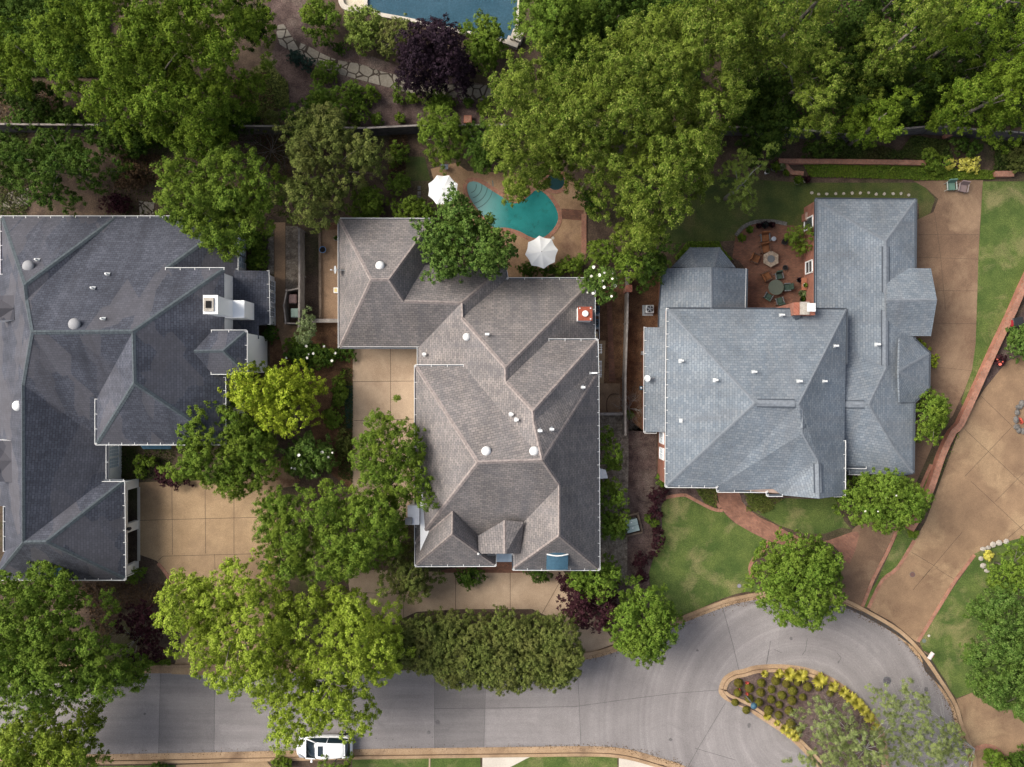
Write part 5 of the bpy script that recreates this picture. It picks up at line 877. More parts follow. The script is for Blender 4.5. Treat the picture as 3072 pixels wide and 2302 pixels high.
plant('oak_tree', 'brighter tree in the bottom left corner over the kerb', 'tree', T('d1', (-100, 1180), (300, 1190), (640, 1150), (700, 1250), (830, 1400), (830, 1490), (770, 1560), (800, 1640), (700, 1760), (-100, 1760)), 4, 9, 'spring', .9, .21, base=tuple(TW('d1', 150, 1450).xy), group='trees at the bottom left corner')
plant('red_maple', 'dark red thin shrub between the bottom left tree and yellow tree', 'shrub', T('d1', (1010, 330), (1200, 270), (1330, 340), (1380, 560), (1450, 700), (1380, 760), (1230, 700), (1100, 560), (1000, 530)), 1, 3.4, 'wine', .6, .17, thin=.7, limbs=16, fill=.1)
plant('red_maple', 'dark red bush drooping over the street kerb at the left', 'shrub', T('d1', (1050, 660), (1170, 680), (1170, 900), (1100, 960), (1030, 930), (1000, 800)), 1, 3, 'wine', .6, .17)
plant('red_maple', 'low dark red shrub at the top edge of the court', 'shrub', T('c1', (1290, 740), (1500, 800), (1640, 800), (1560, 870), (1380, 880), (1290, 830)), .3, 1.2, 'wine', .45, .16)
for k, (x0, x1, y0, y1) in enumerate(((868, 962, 1322, 1445), (945, 1060, 1318, 1480), (1045, 1155, 1318, 1488), (1135, 1246, 1325, 1478))):
    cx, rx, cy, ry = (x0+x1)/2, (x1-x0)/2, (y0+y1)/2, (y1-y0)/2
    plant('myrtle_tree', ['leftmost dense tree of the street row, touching the yellow tree', 'second dense tree from the left in the street row', 'third dense tree from the left in the street row', 'rightmost dense tree of the street row, nearest the purple bush'][k], 'tree',
          D_(*[(cx+rx*1.2*math.copysign(abs(math.cos(a))**.7, math.cos(a)), cy+ry*math.copysign(abs(math.sin(a))**.7, math.sin(a))) for a in [2*math.pi*i/16 for i in range(16)]]), 2, 5.2, 'olive', .62, .16, .5, dens=1.15, thin=1.35, rough=.16, flat=.32, group='row of dense trees along the street', bark=m_barkw)
RT = 'round street trees'
plant('round_tree', 'round tree on the street edge beside the purple bush', 'tree', ell('D', 1387, 1342, 74, 84, 18, .1), 2, 6, 'fresh', .65, .21, .5, dens=1.1, thin=1.3, rough=.2, group=RT)
plant('round_tree', 'round tree at the end of the curved brick path', 'tree', ell('D', 1722, 1253, 97, 103, 20, .08), 2.2, 6.6, 'fresh', .65, .21, .5, dens=1.1, thin=1.3, rough=.2, group=RT)
rt = plant('round_tree', 'round tree in front of the blue grey roof with pale specks', 'tree', ell('D', 1898, 1080, 92, 64, 20, .1), 2.2, 6, 'fresh', .65, .2, .5, dens=1.1, thin=1.3, rough=.2, group=RT)
blossoms(rt, [('c4', x, y) for x, y in ((895, 1090), (1065, 978), (1000, 1090), (1150, 960))], .07)
plant('garden_tree', 'dense green tree at the right side of the blue grey roof', 'tree', T('c4', (1300, 180), (1430, 50), (1540, 120), (1590, 250), (1560, 380), (1480, 500), (1380, 555), (1300, 500)), 1.6, 4.6, 'mid', .6, .18)
plant('plum_tree', 'purple leaved bush at the right end of the front drive', 'shrub', T('d3', (400, 280), (480, 180), (420, 60), (560, 60), (850, 170), (950, 150), (930, 300), (880, 400), (800, 510), (640, 510), (560, 430), (460, 370)), 1.2, 3.8, 'wine', .6, .17)
plant('garden_tree', 'green tree between the brown roof corner and the purple bush', 'tree', T('d3', (480, 20), (700, -40), (940, -20), (935, 130), (830, 200), (830, 300), (720, 300), (600, 220), (500, 110)), 2.4, 5.6, 'fresh', .65, .19)
ES = 'shrubs along the right wall of the brown house'
for pts, lab in ((T('c3', (770, 370), (850, 400), (950, 550), (970, 720), (900, 760), (770, 710)), 'topmost shrub along the right wall of the brown house'), (T('c3', (780, 880), (900, 800), (975, 900), (1000, 1010), (900, 1060), (770, 1040)), 'middle shrub along the right wall, below the white hood'),
                 (T('c3', (770, 1060), (900, 1060), (1010, 1080), (990, 1280), (900, 1330), (770, 1290)), 'shrub along the right wall beside the green utility box'), (T('c3', (770, 1440), (850, 1440), (940, 1530), (940, 1660), (770, 1700)), 'lowest shrub along the right wall at the roof corner')):
    plant('shrub', lab, 'shrub', pts, 1, 3.2, 'fresh', .6, .18, group=ES)
plant('shrub', 'dark shrub under the front gutter left of the entry steps', 'shrub', T('c2', (1660, 1570), (1930, 1570), (1920, 1650), (1880, 1670), (1780, 1730), (1700, 1680)), .4, 1.6, 'deep', .45, .16); plant('shrub', 'dark shrub under the front gutter right of the entry steps', 'shrub', T('d3', (120, 20), (390, 20), (370, 90), (280, 120), (180, 80)), .4, 1.6, 'deep', .45, .16)
BB = 'dark red shrubs along the lawn edge'
for pts, lab in ((ell('c3', 1250, 955, 68, 76), 'dark red bush at the house corner of the front lawn'), (ell('c3', 1230, 1100, 52, 56), 'small round dark red bush beside the utility box'), (T('c3', (1230, 1230), (1290, 1220), (1310, 1290), (1290, 1390), (1230, 1470), (1180, 1500), (1200, 1400), (1225, 1310)), 'long curved dark red bush along the lawn edge'),
                 (ell('c3', 1110, 1490, 60, 62), 'dark red bush at the lower end of the mulch bed'), (ell('c3', 1120, 1620, 44, 50), 'lowest dark red bush beside the round street tree')):
    plant('barberry', lab, 'shrub', pts, .25, 1.1, 'wine', .42, .14, group=BB)
plant('shrub', 'loose green plant beside the utility box', 'shrub', T('c3', (1130, 1120), (1200, 1130), (1270, 1180), (1240, 1220), (1170, 1190)), .2, .7, 'fresh', .4, .17, .3)
plant('shrub', 'green shrub under the lower left corner of the blue grey roof', 'shrub', T('c3', (1230, 780), (1310, 790), (1330, 890), (1270, 880)), .3, 1, 'fresh', .4, .15)
plant('garden_tree', 'large dark green tree at the right edge above the brown drive', 'tree', T('d4', (1830, 430), (1950, 350), (2000, 200), (2350, 100), (2350, 1310), (2180, 1260), (2050, 1200), (1900, 1130), (1800, 1030), (1760, 960), (1800, 800), (1770, 640), (1900, 560)), 3, 7.6, 'gloss', .8, .2, base=tuple(TW('d4', 2200, 800).xy))
plant('garden_tree', 'round green tree in the stone edged bed at the right edge', 'tree', T('c4', (1960, 1620), (2060, 1440), (2211, 1330), (2340, 1330), (2340, 1800), (2100, 1800), (1990, 1740)), 1.8, 4.8, 'fresh', .65, .2)
plant('shrub', 'green shrub beside the long brick wall at the right edge', 'shrub', T('b4', (2050, 1220), (2150, 1120), (2340, 1130), (2340, 1430), (2150, 1400), (2080, 1330)), .6, 2.4, 'gloss', .55, .2)
az = plant('azalea', 'low red flowered shrub at the foot of the long brick wall', 'shrub', ell('b4', 2010, 1415, 52, 42), .2, .8, 'wine', .4, .15)
blossoms(az, [('b4', x, y) for x, y in ((1990, 1400), (2020, 1390), (2035, 1425), (2000, 1430), (2012, 1445))], .1, m_coral)
plant('shrub', 'green bush inside the bottom right brick arc', 'shrub', T('d4', (1880, 1560), (2000, 1520), (2070, 1600), (2050, 1720), (1880, 1700)), .4, 1.6, 'fresh', .5, .17)
plant('shrub', 'dark shrub cut off by the right end of the bottom edge', 'shrub', T('d4', (2090, 1560), (2350, 1480), (2350, 1720), (2090, 1720)), .4, 1.8, 'deep', .5, .18)
plant('shrub', 'yellow green shrub around the octagonal bay by the drive', 'shrub', T('b4', (1310, 1222), (1380, 1235), (1440, 1350), (1490, 1370), (1490, 1460), (1440, 1510), (1425, 1360)), .2, .9, 'lime', .35, .15)
plant('shrub', 'long dark clipped hedge bush below the bent fence', 'shrub', T('a4', (1560, 1160), (1850, 1150), (1890, 1220), (1800, 1280), (1700, 1290), (1580, 1220)), .4, 1.8, 'deep', .5, .14)
plant('shrub', 'bright yellow shrub in the bed above the two garden chairs', 'shrub', ell('a4', 1750, 1362, 84, 58), .3, 1.2, 'yel', .4, .16); plant('shrub', 'smaller yellow shrub left of the bright yellow one', 'shrub', ell('a4', 1600, 1362, 34, 38), .3, .9, 'yel', .35, .15)
plant('shrub', 'olive shrub at the right end of the ivy bed', 'shrub', T('a4', (2070, 1290), (2230, 1200), (2340, 1220), (2340, 1420), (2120, 1410)), .4, 1.5, 'olive', .5, .16)
plant('shrub', 'green bush at the end of the brick garden wall', 'shrub', T('a4', (1340, 1230), (1480, 1240), (1580, 1330), (1540, 1420), (1400, 1420)), .4, 1.5, 'mid', .5, .16)
plant('hedge', 'lime green clipped hedge block beside the charcoal house windows', 'hedge', D_((535, 505), (578, 505), (578, 583), (535, 583)), .3, 1.3, 'mid', .4, .14, fill=.8)
for x, y, r, lab in ((1168, 675, 52, 'upper round bush outside the white wing windows'), (1172, 770, 50, 'lower round bush outside the white wing windows'), (1268, 680, 30, 'smallest round bush outside the white wing windows')): plant('box_bush', lab, 'shrub', ell('c1', x, y, r, j=.06), .25, 1.2, 'mid', .4, .14, group='round bushes by the white wing')
plant('shrub', 'bright bush at the lower corner of the white garage', 'shrub', T('c1', (1060, 1590), (1160, 1530), (1190, 1580), (1150, 1660), (1060, 1690)), .4, 1.6, 'fresh', .45, .16)
for x, lab in ((198, 'left clipped ball by the kerb at the bottom edge'), (280, 'right clipped ball by the kerb at the bottom edge')): plant('box_bush', lab, 'shrub', ell('d2', x, 1625, 45, j=.04), .2, 1.0, 'mid', .35, .12, group='clipped balls by the bottom kerb')
plant('garden_tree', 'small green tree below the white car at the kerb', 'tree', T('d2', (540, 1610), (640, 1590), (790, 1590), (790, 1720), (520, 1720)), 1, 3, 'mid', .6, .17)
plant('shrub', 'dark bush at the bottom kerb in shade at the left', 'shrub', T('d1', (1220, 1640), (1300, 1625), (1380, 1640), (1380, 1720), (1220, 1720)), .3, 1.2, 'deep', .4, .15)
plant('palm_shrub', 'big dark potted shrub with spiky bright leaves on the brick patio', 'shrub', T('b4', (240, 330), (330, 290), (420, 340), (430, 450), (390, 530), (300, 510), (250, 440)), .6, 2.6, 'mid', .5, .26, .22)
# bare and sparse trees
def bare(name, label, cat, base, zf, spread, n, mat, h0, tw=.5, leaf=None, ang=(0, 6.283), nl=0, seed=1, group=None, reach=(.5, 1), sag=0, sz=.17, up=(.15, .6)):
    rg = random.Random(seed); root = thing(name, label, cat, (base.x, base.y, 0), 0, group); b = MB(); tips = []
    fk = Vector((base.x, base.y, zf)); b.tube([base-Vector((0, 0, .1)), base.lerp(fk, .5), fk], [h0*1.4, h0*1.1, h0], 8)
    def grow(p, d, L, r, lv):
        q = p; pts = [p]; rs = [r]
        for i in range(4):
            d = (d+Vector((rg.gauss(0, .2), rg.gauss(0, .2), rg.gauss(0, .12)-sag))).normalized(); q = q+d*L/4; pts.append(q); rs.append(r*(1-.17*(i+1)))
            if lv < 3 and i >= 1:
                for s in range(2 if lv < 2 else 1):
                    a = rg.choice((-1, 1))*rg.uniform(.4, .95); dd = Matrix.Rotation(a, 3, 'Z') @ d; dd.z += rg.uniform(-.1, .25); grow(q, dd.normalized(), L*rg.uniform(.4, .62), rs[-1]*.6, lv+1)
            if lv >= 1: tips.append(q)
        b.tube(pts, rs, 5 if lv < 2 else 4)
    for i in range(n):
        a = ang[0]+(ang[1]-ang[0])*(i+rg.uniform(.2, .8))/n; grow(fk, Vector((math.cos(a), math.sin(a), rg.uniform(*up))).normalized(), spread*rg.uniform(*reach), h0*.55, 0)
    b.build('trunk' if zf > .6 else 'stem', mat, root, True)
    if leaf:
        g2 = np.random.default_rng(seed); tp = np.array(tips); ii = g2.integers(0, len(tp), nl); pos = tp[ii]+g2.normal(0, .42, (nl, 3)); nr = g2.normal(0, .5, (nl, 3))+np.array([0, 0, .6]); LEAFN[0] += nl
        quads('crown', leafco(g2, pos, nr, sz*g2.uniform(.7, 1.3, nl), .5), LM[leaf], root, (base.x, base.y, 0))
    return root
m_barkp = speck('ash_bark', (.34, .325, .30), (.46, .44, .41), 3, 20, .3)
def crown_on(root, *a, **k):
    r2, L, rr, off = plant(*a, limbs=0, **k); o = r2.children[0]; o.parent = root; o.location = Vector(off)-root.location; bpy.data.objects.remove(r2)
ash1 = bare('ash_tree', 'sparse pale barked tree leaning over the street from the right kerb', 'tree', TW('d4', 1715, 1440), 1.6, 6.6, 10, m_barkp, .055, ang=(R(145), R(250)), seed=4, reach=(.7, 1.15), up=(.03, .28))
crown_on(ash1, 'x', None, None, T('d4', (840, 1020), (1050, 960), (1340, 940), (1420, 1100), (1480, 1280), (1620, 1290), (1740, 1400), (1700, 1720), (1120, 1720), (1000, 1400), (920, 1180)), 2.2, 5.2, 'wisp', .7, .16, .35, dens=.46, thin=.9, fill=.1)
ash2 = bare('ash_tree', 'half bare pale barked tree on the planted island', 'tree', TW('d4', 790, 1390), 2.6, 4.6, 12, m_barkp, .055, seed=9, reach=(.6, 1.1))
crown_on(ash2, 'x', None, None, T('d4', (330, 1180), (480, 1080), (700, 1130), (900, 1250), (1080, 1400), (1120, 1720), (200, 1720), (170, 1580), (380, 1450)), 3, 6.5, 'wisp', .75, .17, .35, dens=.46, thin=.9, fill=.1)
bare('bare_shrub', 'leafless radiating straw coloured shrub at the end of the weathered fence', 'shrub', TW('c3', 1010, 235), .3, 1.3, 17, m_barkw, .03, seed=3, reach=(.7, 1.1)); plant('shrub', 'green tuft at the heart of the leafless radiating shrub', 'shrub', ell('c3', 1020, 285, 26, 32), .1, .5, 'fresh', .3, .16, .25)
bare('bare_thicket', 'bare grey twiggy thicket left of the spreading tree', 'shrub', TW('D', 590, 330), .5, 2.6, 14, m_bark, .05, seed=6); bare('bare_thicket', 'bare grey twigs among the dark red shrub', 'shrub', TW('d1', 1180, 560), .8, 2.4, 8, m_barkw, .045, seed=8, ang=(R(150), R(300)))
# island: clipped mounds and yellow clumps
def clump(b, c, r, h, n, rg, mat_i=0, up=.5, w=.035):
    for i in range(n):
        a = rg.random()*6.283; k = r*rg.uniform(.5, 1.1); u = Vector((math.cos(a), math.sin(a), 0)); s = Vector((-u.y, u.x, 0))*w; m = Vector(c)+u*k*.5+Vector((0, 0, h*rg.uniform(.6, 1))); e = Vector(c)+u*k+Vector((0, 0, h*rg.uniform(.1, .7)))
        b.add([Vector(c)-s*.5, Vector(c)+s*.5, m+s, e, m-s], [(0, 1, 2, 3, 4)], mat_i)
mounds = [(40, 968), (160, 950), (248, 975), (340, 965), (425, 1000), (35, 1048), (125, 1022), (300, 1033), (212, 1070), (122, 1105), (385, 1088), (295, 1115), (20, 1130), (190, 1150), (100, 1195), (270, 1200), (185, 1235), (285, 1305), (345, 1362), (515, 1005), (612, 1055), (-150, 970), (-155, 1050), (-178, 1130), (-60, 1010), (-60, 1100), (-85, 1195)]
pm0 = None
for i, (x, y) in enumerate(mounds):
    lab = 'round clipped yellow green mound on the island bed'
    c = TW('d4', x, y, .4) if x > -40 or True else None
    if pm0 is None:
        rg = np.random.default_rng(77); root = thing('mound_shrub', lab, 'shrub', (c.x, c.y, .05), 0, 'clipped mounds on the island'); n = 900
        dv = rg.normal(size=(n, 3)); dv[:, 2] = np.abs(dv[:, 2]); dv /= np.linalg.norm(dv, axis=1)[:, None]; pos = dv*np.array([.33, .33, .42])*rg.uniform(.85, 1.06, n)[:, None]+np.array([c.x, c.y, .07])
        quads('foliage', leafco(rg, pos, dv+rg.normal(0, .4, (n, 3)), np.full(n, .085), .55), leafmat('mound_leaf', (.085, .090, .013), (.150, .150, .022), (.210, .200, .040), (.13, .10, .025), .9), root, (c.x, c.y, .05))
        b = MB(); b.tube([(c.x, c.y, 0), (c.x, c.y, .3)], .03, 5); b.build('stem', m_bark, root); pm0 = root
    else: dup(pm0, (c.x, c.y, .05), i*1.3, scale=.85+.3*((i*37) % 10)/10)
yel = [('d4', 65, 890, .3), ('d4', 180, 885, .42), ('d4', 268, 890, .6), ('d4', 365, 900, .62), ('d4', 520, 940, .68), ('d4', 635, 992, .5), ('d4', 720, 1035, .5), ('d4', 775, 1085, .58), ('d4', 835, 1135, .55), ('d4', 885, 1190, .5), ('d4', 230, 1345, .45), ('d4', 275, 1375, .48), ('d4', 320, 1410, .42), ('d3', 2165, 1240, .35), ('d4', 80, 1240, .3), ('d4', 165, 1295, .3), ('d3', 2140, 885, .32), ('d4', 930, 1250, .5), ('d4', 985, 1330, .45)]
y0 = None
for i, (tl, x, y, r) in enumerate(yel):
    c = TW(tl, x, y, .25)
    if y0 is None:
        root = thing('yellow_grass', 'spiky yellow plant clump inside the island kerb', 'plant', (c.x, c.y, .05), 0, 'yellow clumps around the island edge'); b = MB(); rg = random.Random(2); clump(b, (c.x, c.y, .06), .5, .38, 150, rg); b.build('leaves', LM['yel'], root); y0 = root; root.scale = (r*2,)*3
    else: dup(y0, (c.x, c.y, .05), i*.9, scale=r*2)
for i, (x, y) in enumerate(((1930, 1022), (1995, 960), (1992, 1010), (1993, 1052))):
    c = TW('d3', x, y, .2)
    if i == 0:
        f0 = thing('flower', 'coral red flowering plant at the tip of the island', 'flower', (c.x, c.y, .05), 0, 'coral flowers at the island tip'); b = MB(); clump(b, (c.x, c.y, .06), .16, .25, 40, random.Random(4), w=.05); b.build('petals', m_coral, f0); b = MB(); b.tube([(c.x, c.y, 0), (c.x, c.y, .2)], .02, 5); b.build('stem', m_bark, f0)
    else: dup(f0, (c.x, c.y, .05), i)
# ground cover
def cover(polys, n, h, leaf, size, name='ground_cover', asp=.5):
    rg = np.random.default_rng(n); out = []
    for p in polys:
        q = [tuple(W(a).xy) for a in p]; A = np.array(q); lo, hi = A.min(0), A.max(0); c = rg.uniform(lo, hi, (n*3, 2)); c = c[inside(c, q)][:n]; out.append(c)
    c = np.concatenate(out); m = len(c); pos = np.c_[c, .04+h*rg.random(m)**1.3*(.6+.4*np.sin(c[:, 0]*1.3)*np.sin(c[:, 1]*1.1))]; nr = rg.normal(0, .45, (m, 3))+np.array([0, 0, .8]); LEAFN[0] += m
    o = quads(name, leafco(rg, pos, nr, size*rg.uniform(.6, 1.4, m), asp), LM[leaf], None, (0, 0, 0)); tag(o, kind='stuff')
cover([T('a4', (380, 1370), (1440, 1370), (1560, 1400), (1960, 1420), (1960, 1490), (1280, 1500), (1280, 1490), (430, 1470))], 12000, .4, 'mid', .12, 'ivy')
cover([T('a4', (1280, 1130), (1560, 1170), (1600, 1330), (1330, 1330), (1150, 1290)), T('a4', (1880, 1180), (2300, 1180), (2300, 1420), (1950, 1420), (1960, 1260)), T('a4', (420, 1200), (900, 1180), (1340, 1320), (440, 1325))], 3000, .5, 'ground', .17)
cover([T('c3', (1560, 900), (1740, 900), (1740, 1060), (1640, 1020)), T('c3', (1960, 930), (2150, 950), (2211, 1070), (2120, 1110), (1990, 1020)), T('c4', (-60, 940), (100, 980), (220, 985), (60, 1080), (-100, 1090))], 900, .25, 'olive', .13)
cover([T('b3', (1500, 430), (1760, 430), (1780, 480), (1870, 580), (1840, 590), (1760, 480), (1520, 480), (1420, 600), (1390, 560))], 1500, .3, 'fresh', .14)
cover([T('c2', (740, -100), (825, -100), (825, 850), (700, 800), (740, 500), (640, 200))], 2600, .3, 'ground', .13); cover([T('c2', (750, 50), (825, 50), (825, 400), (770, 400))], 900, .3, 'blue', .13)
cover([T('a1', (-50, 640), (500, 700), (560, 1000), (-50, 1000)), T('a1', (1850, 650), (2211, 600), (2330, 1000), (1900, 1100)), T('a1', (1000, 1250), (1400, 1300), (1380, 1520), (950, 1560))], 1500, .3, 'brown', .17, 'leaf_litter'); cover([T('D', (230, 280), (620, 280), (620, 470), (230, 470)), T('D', (0, 280), (60, 280), (60, 470), (0, 470))], 2600, .3, 'ground', .17)
cover([T('a2', (100, 520), (290, 680), (300, 880), (-20, 1000), (-60, 750))], 2200, .3, 'olive', .16); cover([T('a2', (0, 1000), (320, 1030), (320, 1500), (0, 1500)), T('a2', (1130, 1100), (1280, 1120), (1260, 1480), (1120, 1500))], 1200, .25, 'brown', .16, 'leaf_litter')
cover([T('d1', (620, 130), (1350, 130), (1350, 320), (1020, 340), (900, 600), (800, 560))], 1800, .3, 'brown', .16, 'leaf_litter'); cover([T('d1', (1180, 760), (1420, 760), (1420, 810), (1180, 810)), T('c4', (1240, 1250), (1340, 1250), (1310, 1310), (1250, 1300))], 700, .25, 'mid', .13)
cover([T('c4', (1560, 520), (1640, 420), (1700, 380), (1650, 520), (1450, 920), (1400, 1050), (1330, 1240), (1300, 1240), (1420, 980), (1540, 640))], 700, .2, 'mid', .12, 'grass')
cover([T('c1', (1010, 560), (1130, 560), (1130, 830), (1010, 830)), T('c1', (1200, 560), (1460, 560), (1460, 640), (1300, 820), (1200, 820))], 800, .2, 'ground', .13)
cover([T('a4', (-300, -50), (2350, -50), (2350, 1050), (1900, 1040), (1400, 1080), (-300, 1080)), T('a1', (-50, -50), (900, -50), (900, 640), (-50, 640)), T('a3', (300, 0), (1600, 0), (1600, 900), (300, 900))], 26000, .7, 'deep', .26)
rg = np.random.default_rng(31); lp = np.array([tuple(W(p).xy) for p in RN[i0:]]+[tuple(W(p).xy) for p in RS[::1]]); ii = rg.integers(0, len(lp)-1, 2600); c = lp[ii]+(lp[ii+1]-lp[ii])*rg.random((2600, 1)); ok = np.linalg.norm(lp[ii+1]-lp[ii], axis=1) < 12
c = c[ok]+rg.normal(0, .16, (ok.sum(), 2)); pos = np.c_[c, np.full(len(c), .03)]; tag(quads('leaf_litter', leafco(rg, pos, rg.normal(0, .15, (len(c), 3))+np.array([0, 0, 1]), rg.uniform(.05, .12, len(c)), .6), LM['brown'], None, (0, 0, 0)), kind='stuff')
print('LEAVES', LEAFN[0])
# ------------------------------------------------------------------ fences and garden walls
def fence(label, line, h, mat, step=2.2, name='wooden_fence', cap=.14, group=None, rail=True, top=None):
    P = [W(p, h) for p in line]; t = thing(name, label, 'fence', (P[0].x, P[0].y, 0), 0, group); b = MB(); band(b, P, -.03, .03, .05, h); b.build('board_panel', mat, t)
    if rail: b = MB(); band(b, P, -cap/2, cap/2, h, h+.04); b.build('top_rail', top or mat, t)
    for i in range(len(P)-1):
        d = P[i+1]-P[i]; n = max(1, int(d.length/step))
        for k in range(n+(i == len(P)-2)):
            q = P[i]+d*k/n; MB().box((q.x, q.y, (h+.08)/2), (.11, .17, h+.08), math.atan2(d.y, d.x)).build('post', mat, t)
    return t
fence('long dark board fence crossing the back gardens beneath the oaks', T('D', (-60, 268), (300, 271), (600, 273), (790, 277), (905, 271), (1100, 270), (1500, 275), (1690, 276), (1845, 292), (1930, 280), (2020, 272), (2110, 280), (2290, 292)), 2.2, m_woodd, 2.6, top=m_wood)
fence('weathered grey board fence between the narrow walk and the brown house', T('b2', (378, 320), (382, 700), (378, 1140)), 1.8, m_wood)
fence('weathered fence between the brown house and the blue grey house', T('b3', (1008, 700), (1000, 1100), (985, 1560), (985, 2030)), 1.8, m_wood)
fence('low timber fence closing the narrow bed beside the brown house', T('b2', (480, 1085), (705, 1085)), 1.0, m_wood, cap=.3)
fence('low timber fence across the walk right of the brown house', T('c3', (765, 283), (960, 283)), 1.0, m_wood, cap=.22)
bt = thing('timber_edging', 'low timber border between dark mulch and the brown side walk', 'border', tuple(TW('b2', 558, 680))); b = MB(); band(b, [TW('b2', 555, 290), TW('b2', 560, 1065)], -.09, .09, 0, .3); b.build('timber', m_timber, bt)
b = MB(); [b.box((q.x, q.y, .16), (.13, .26, .34)) for q in (TW('b2', 555, 300), TW('b2', 558, 680), TW('b2', 560, 1055))]; b.build('stake', m_timber, bt)
bp = thing('brick_pillar', 'square brick pillar standing at the head of the weathered fence', 'pillar', tuple(TW('b3', 1010, 830))); q = TW('b3', 1015, 818, 2.0); b = MB(); b.box((q.x, q.y, 1), (.42, .48, 2)); b.build('shaft', m_brickw, bp); b = MB(); b.box((q.x, q.y, 2.04), (.5, .56, .09)); b.build('capstone', m_brickw, bp)
def gwall(label, line, w, h, mat, z0=0, cap=True):
    P = [W(p, h) for p in line]; t = thing('brick_wall', label, 'wall', (P[0].x, P[0].y, 0)); b = MB(); band(b, P, -w/2, w/2, 0, h-.08); b.build('brickwork', mat, t)
    if cap: b = MB(); band(b, P, -w/2-.03, w/2+.03, h-.08, h); b.build('coping', m_bredge, t)
    return t
gwall('long thin red brick wall running diagonally between the two brown drives', smooth_line(T('b4', (2330, 560), (2211, 810), (2120, 1020), (1990, 1290), (1850, 1600))+T('c4', (1690, 370), (1630, 430), (1540, 620), (1490, 770), (1390, 1040), (1275, 1245)), 2), .44, .7, m_brickw)
gwall('straight brick retaining wall behind the ivy bed under the oaks', T('a4', (180, 1335), (800, 1340), (1415, 1350)), .32, .6, m_brickw)
gwall('short brick wall at the right end of the ivy bed', T('a4', (1975, 1442), (2130, 1440)), .4, .5, m_brickw); gwall('short angled brick wall among the garden ornaments', T('a4', (215, 1350), (290, 1430), (385, 1440)), .3, .4, m_brickw); gwall('short slanting brick ledge against the bent fence', T('a4', (1560, 1130), (1720, 1060)), .3, .5, m_brickw)
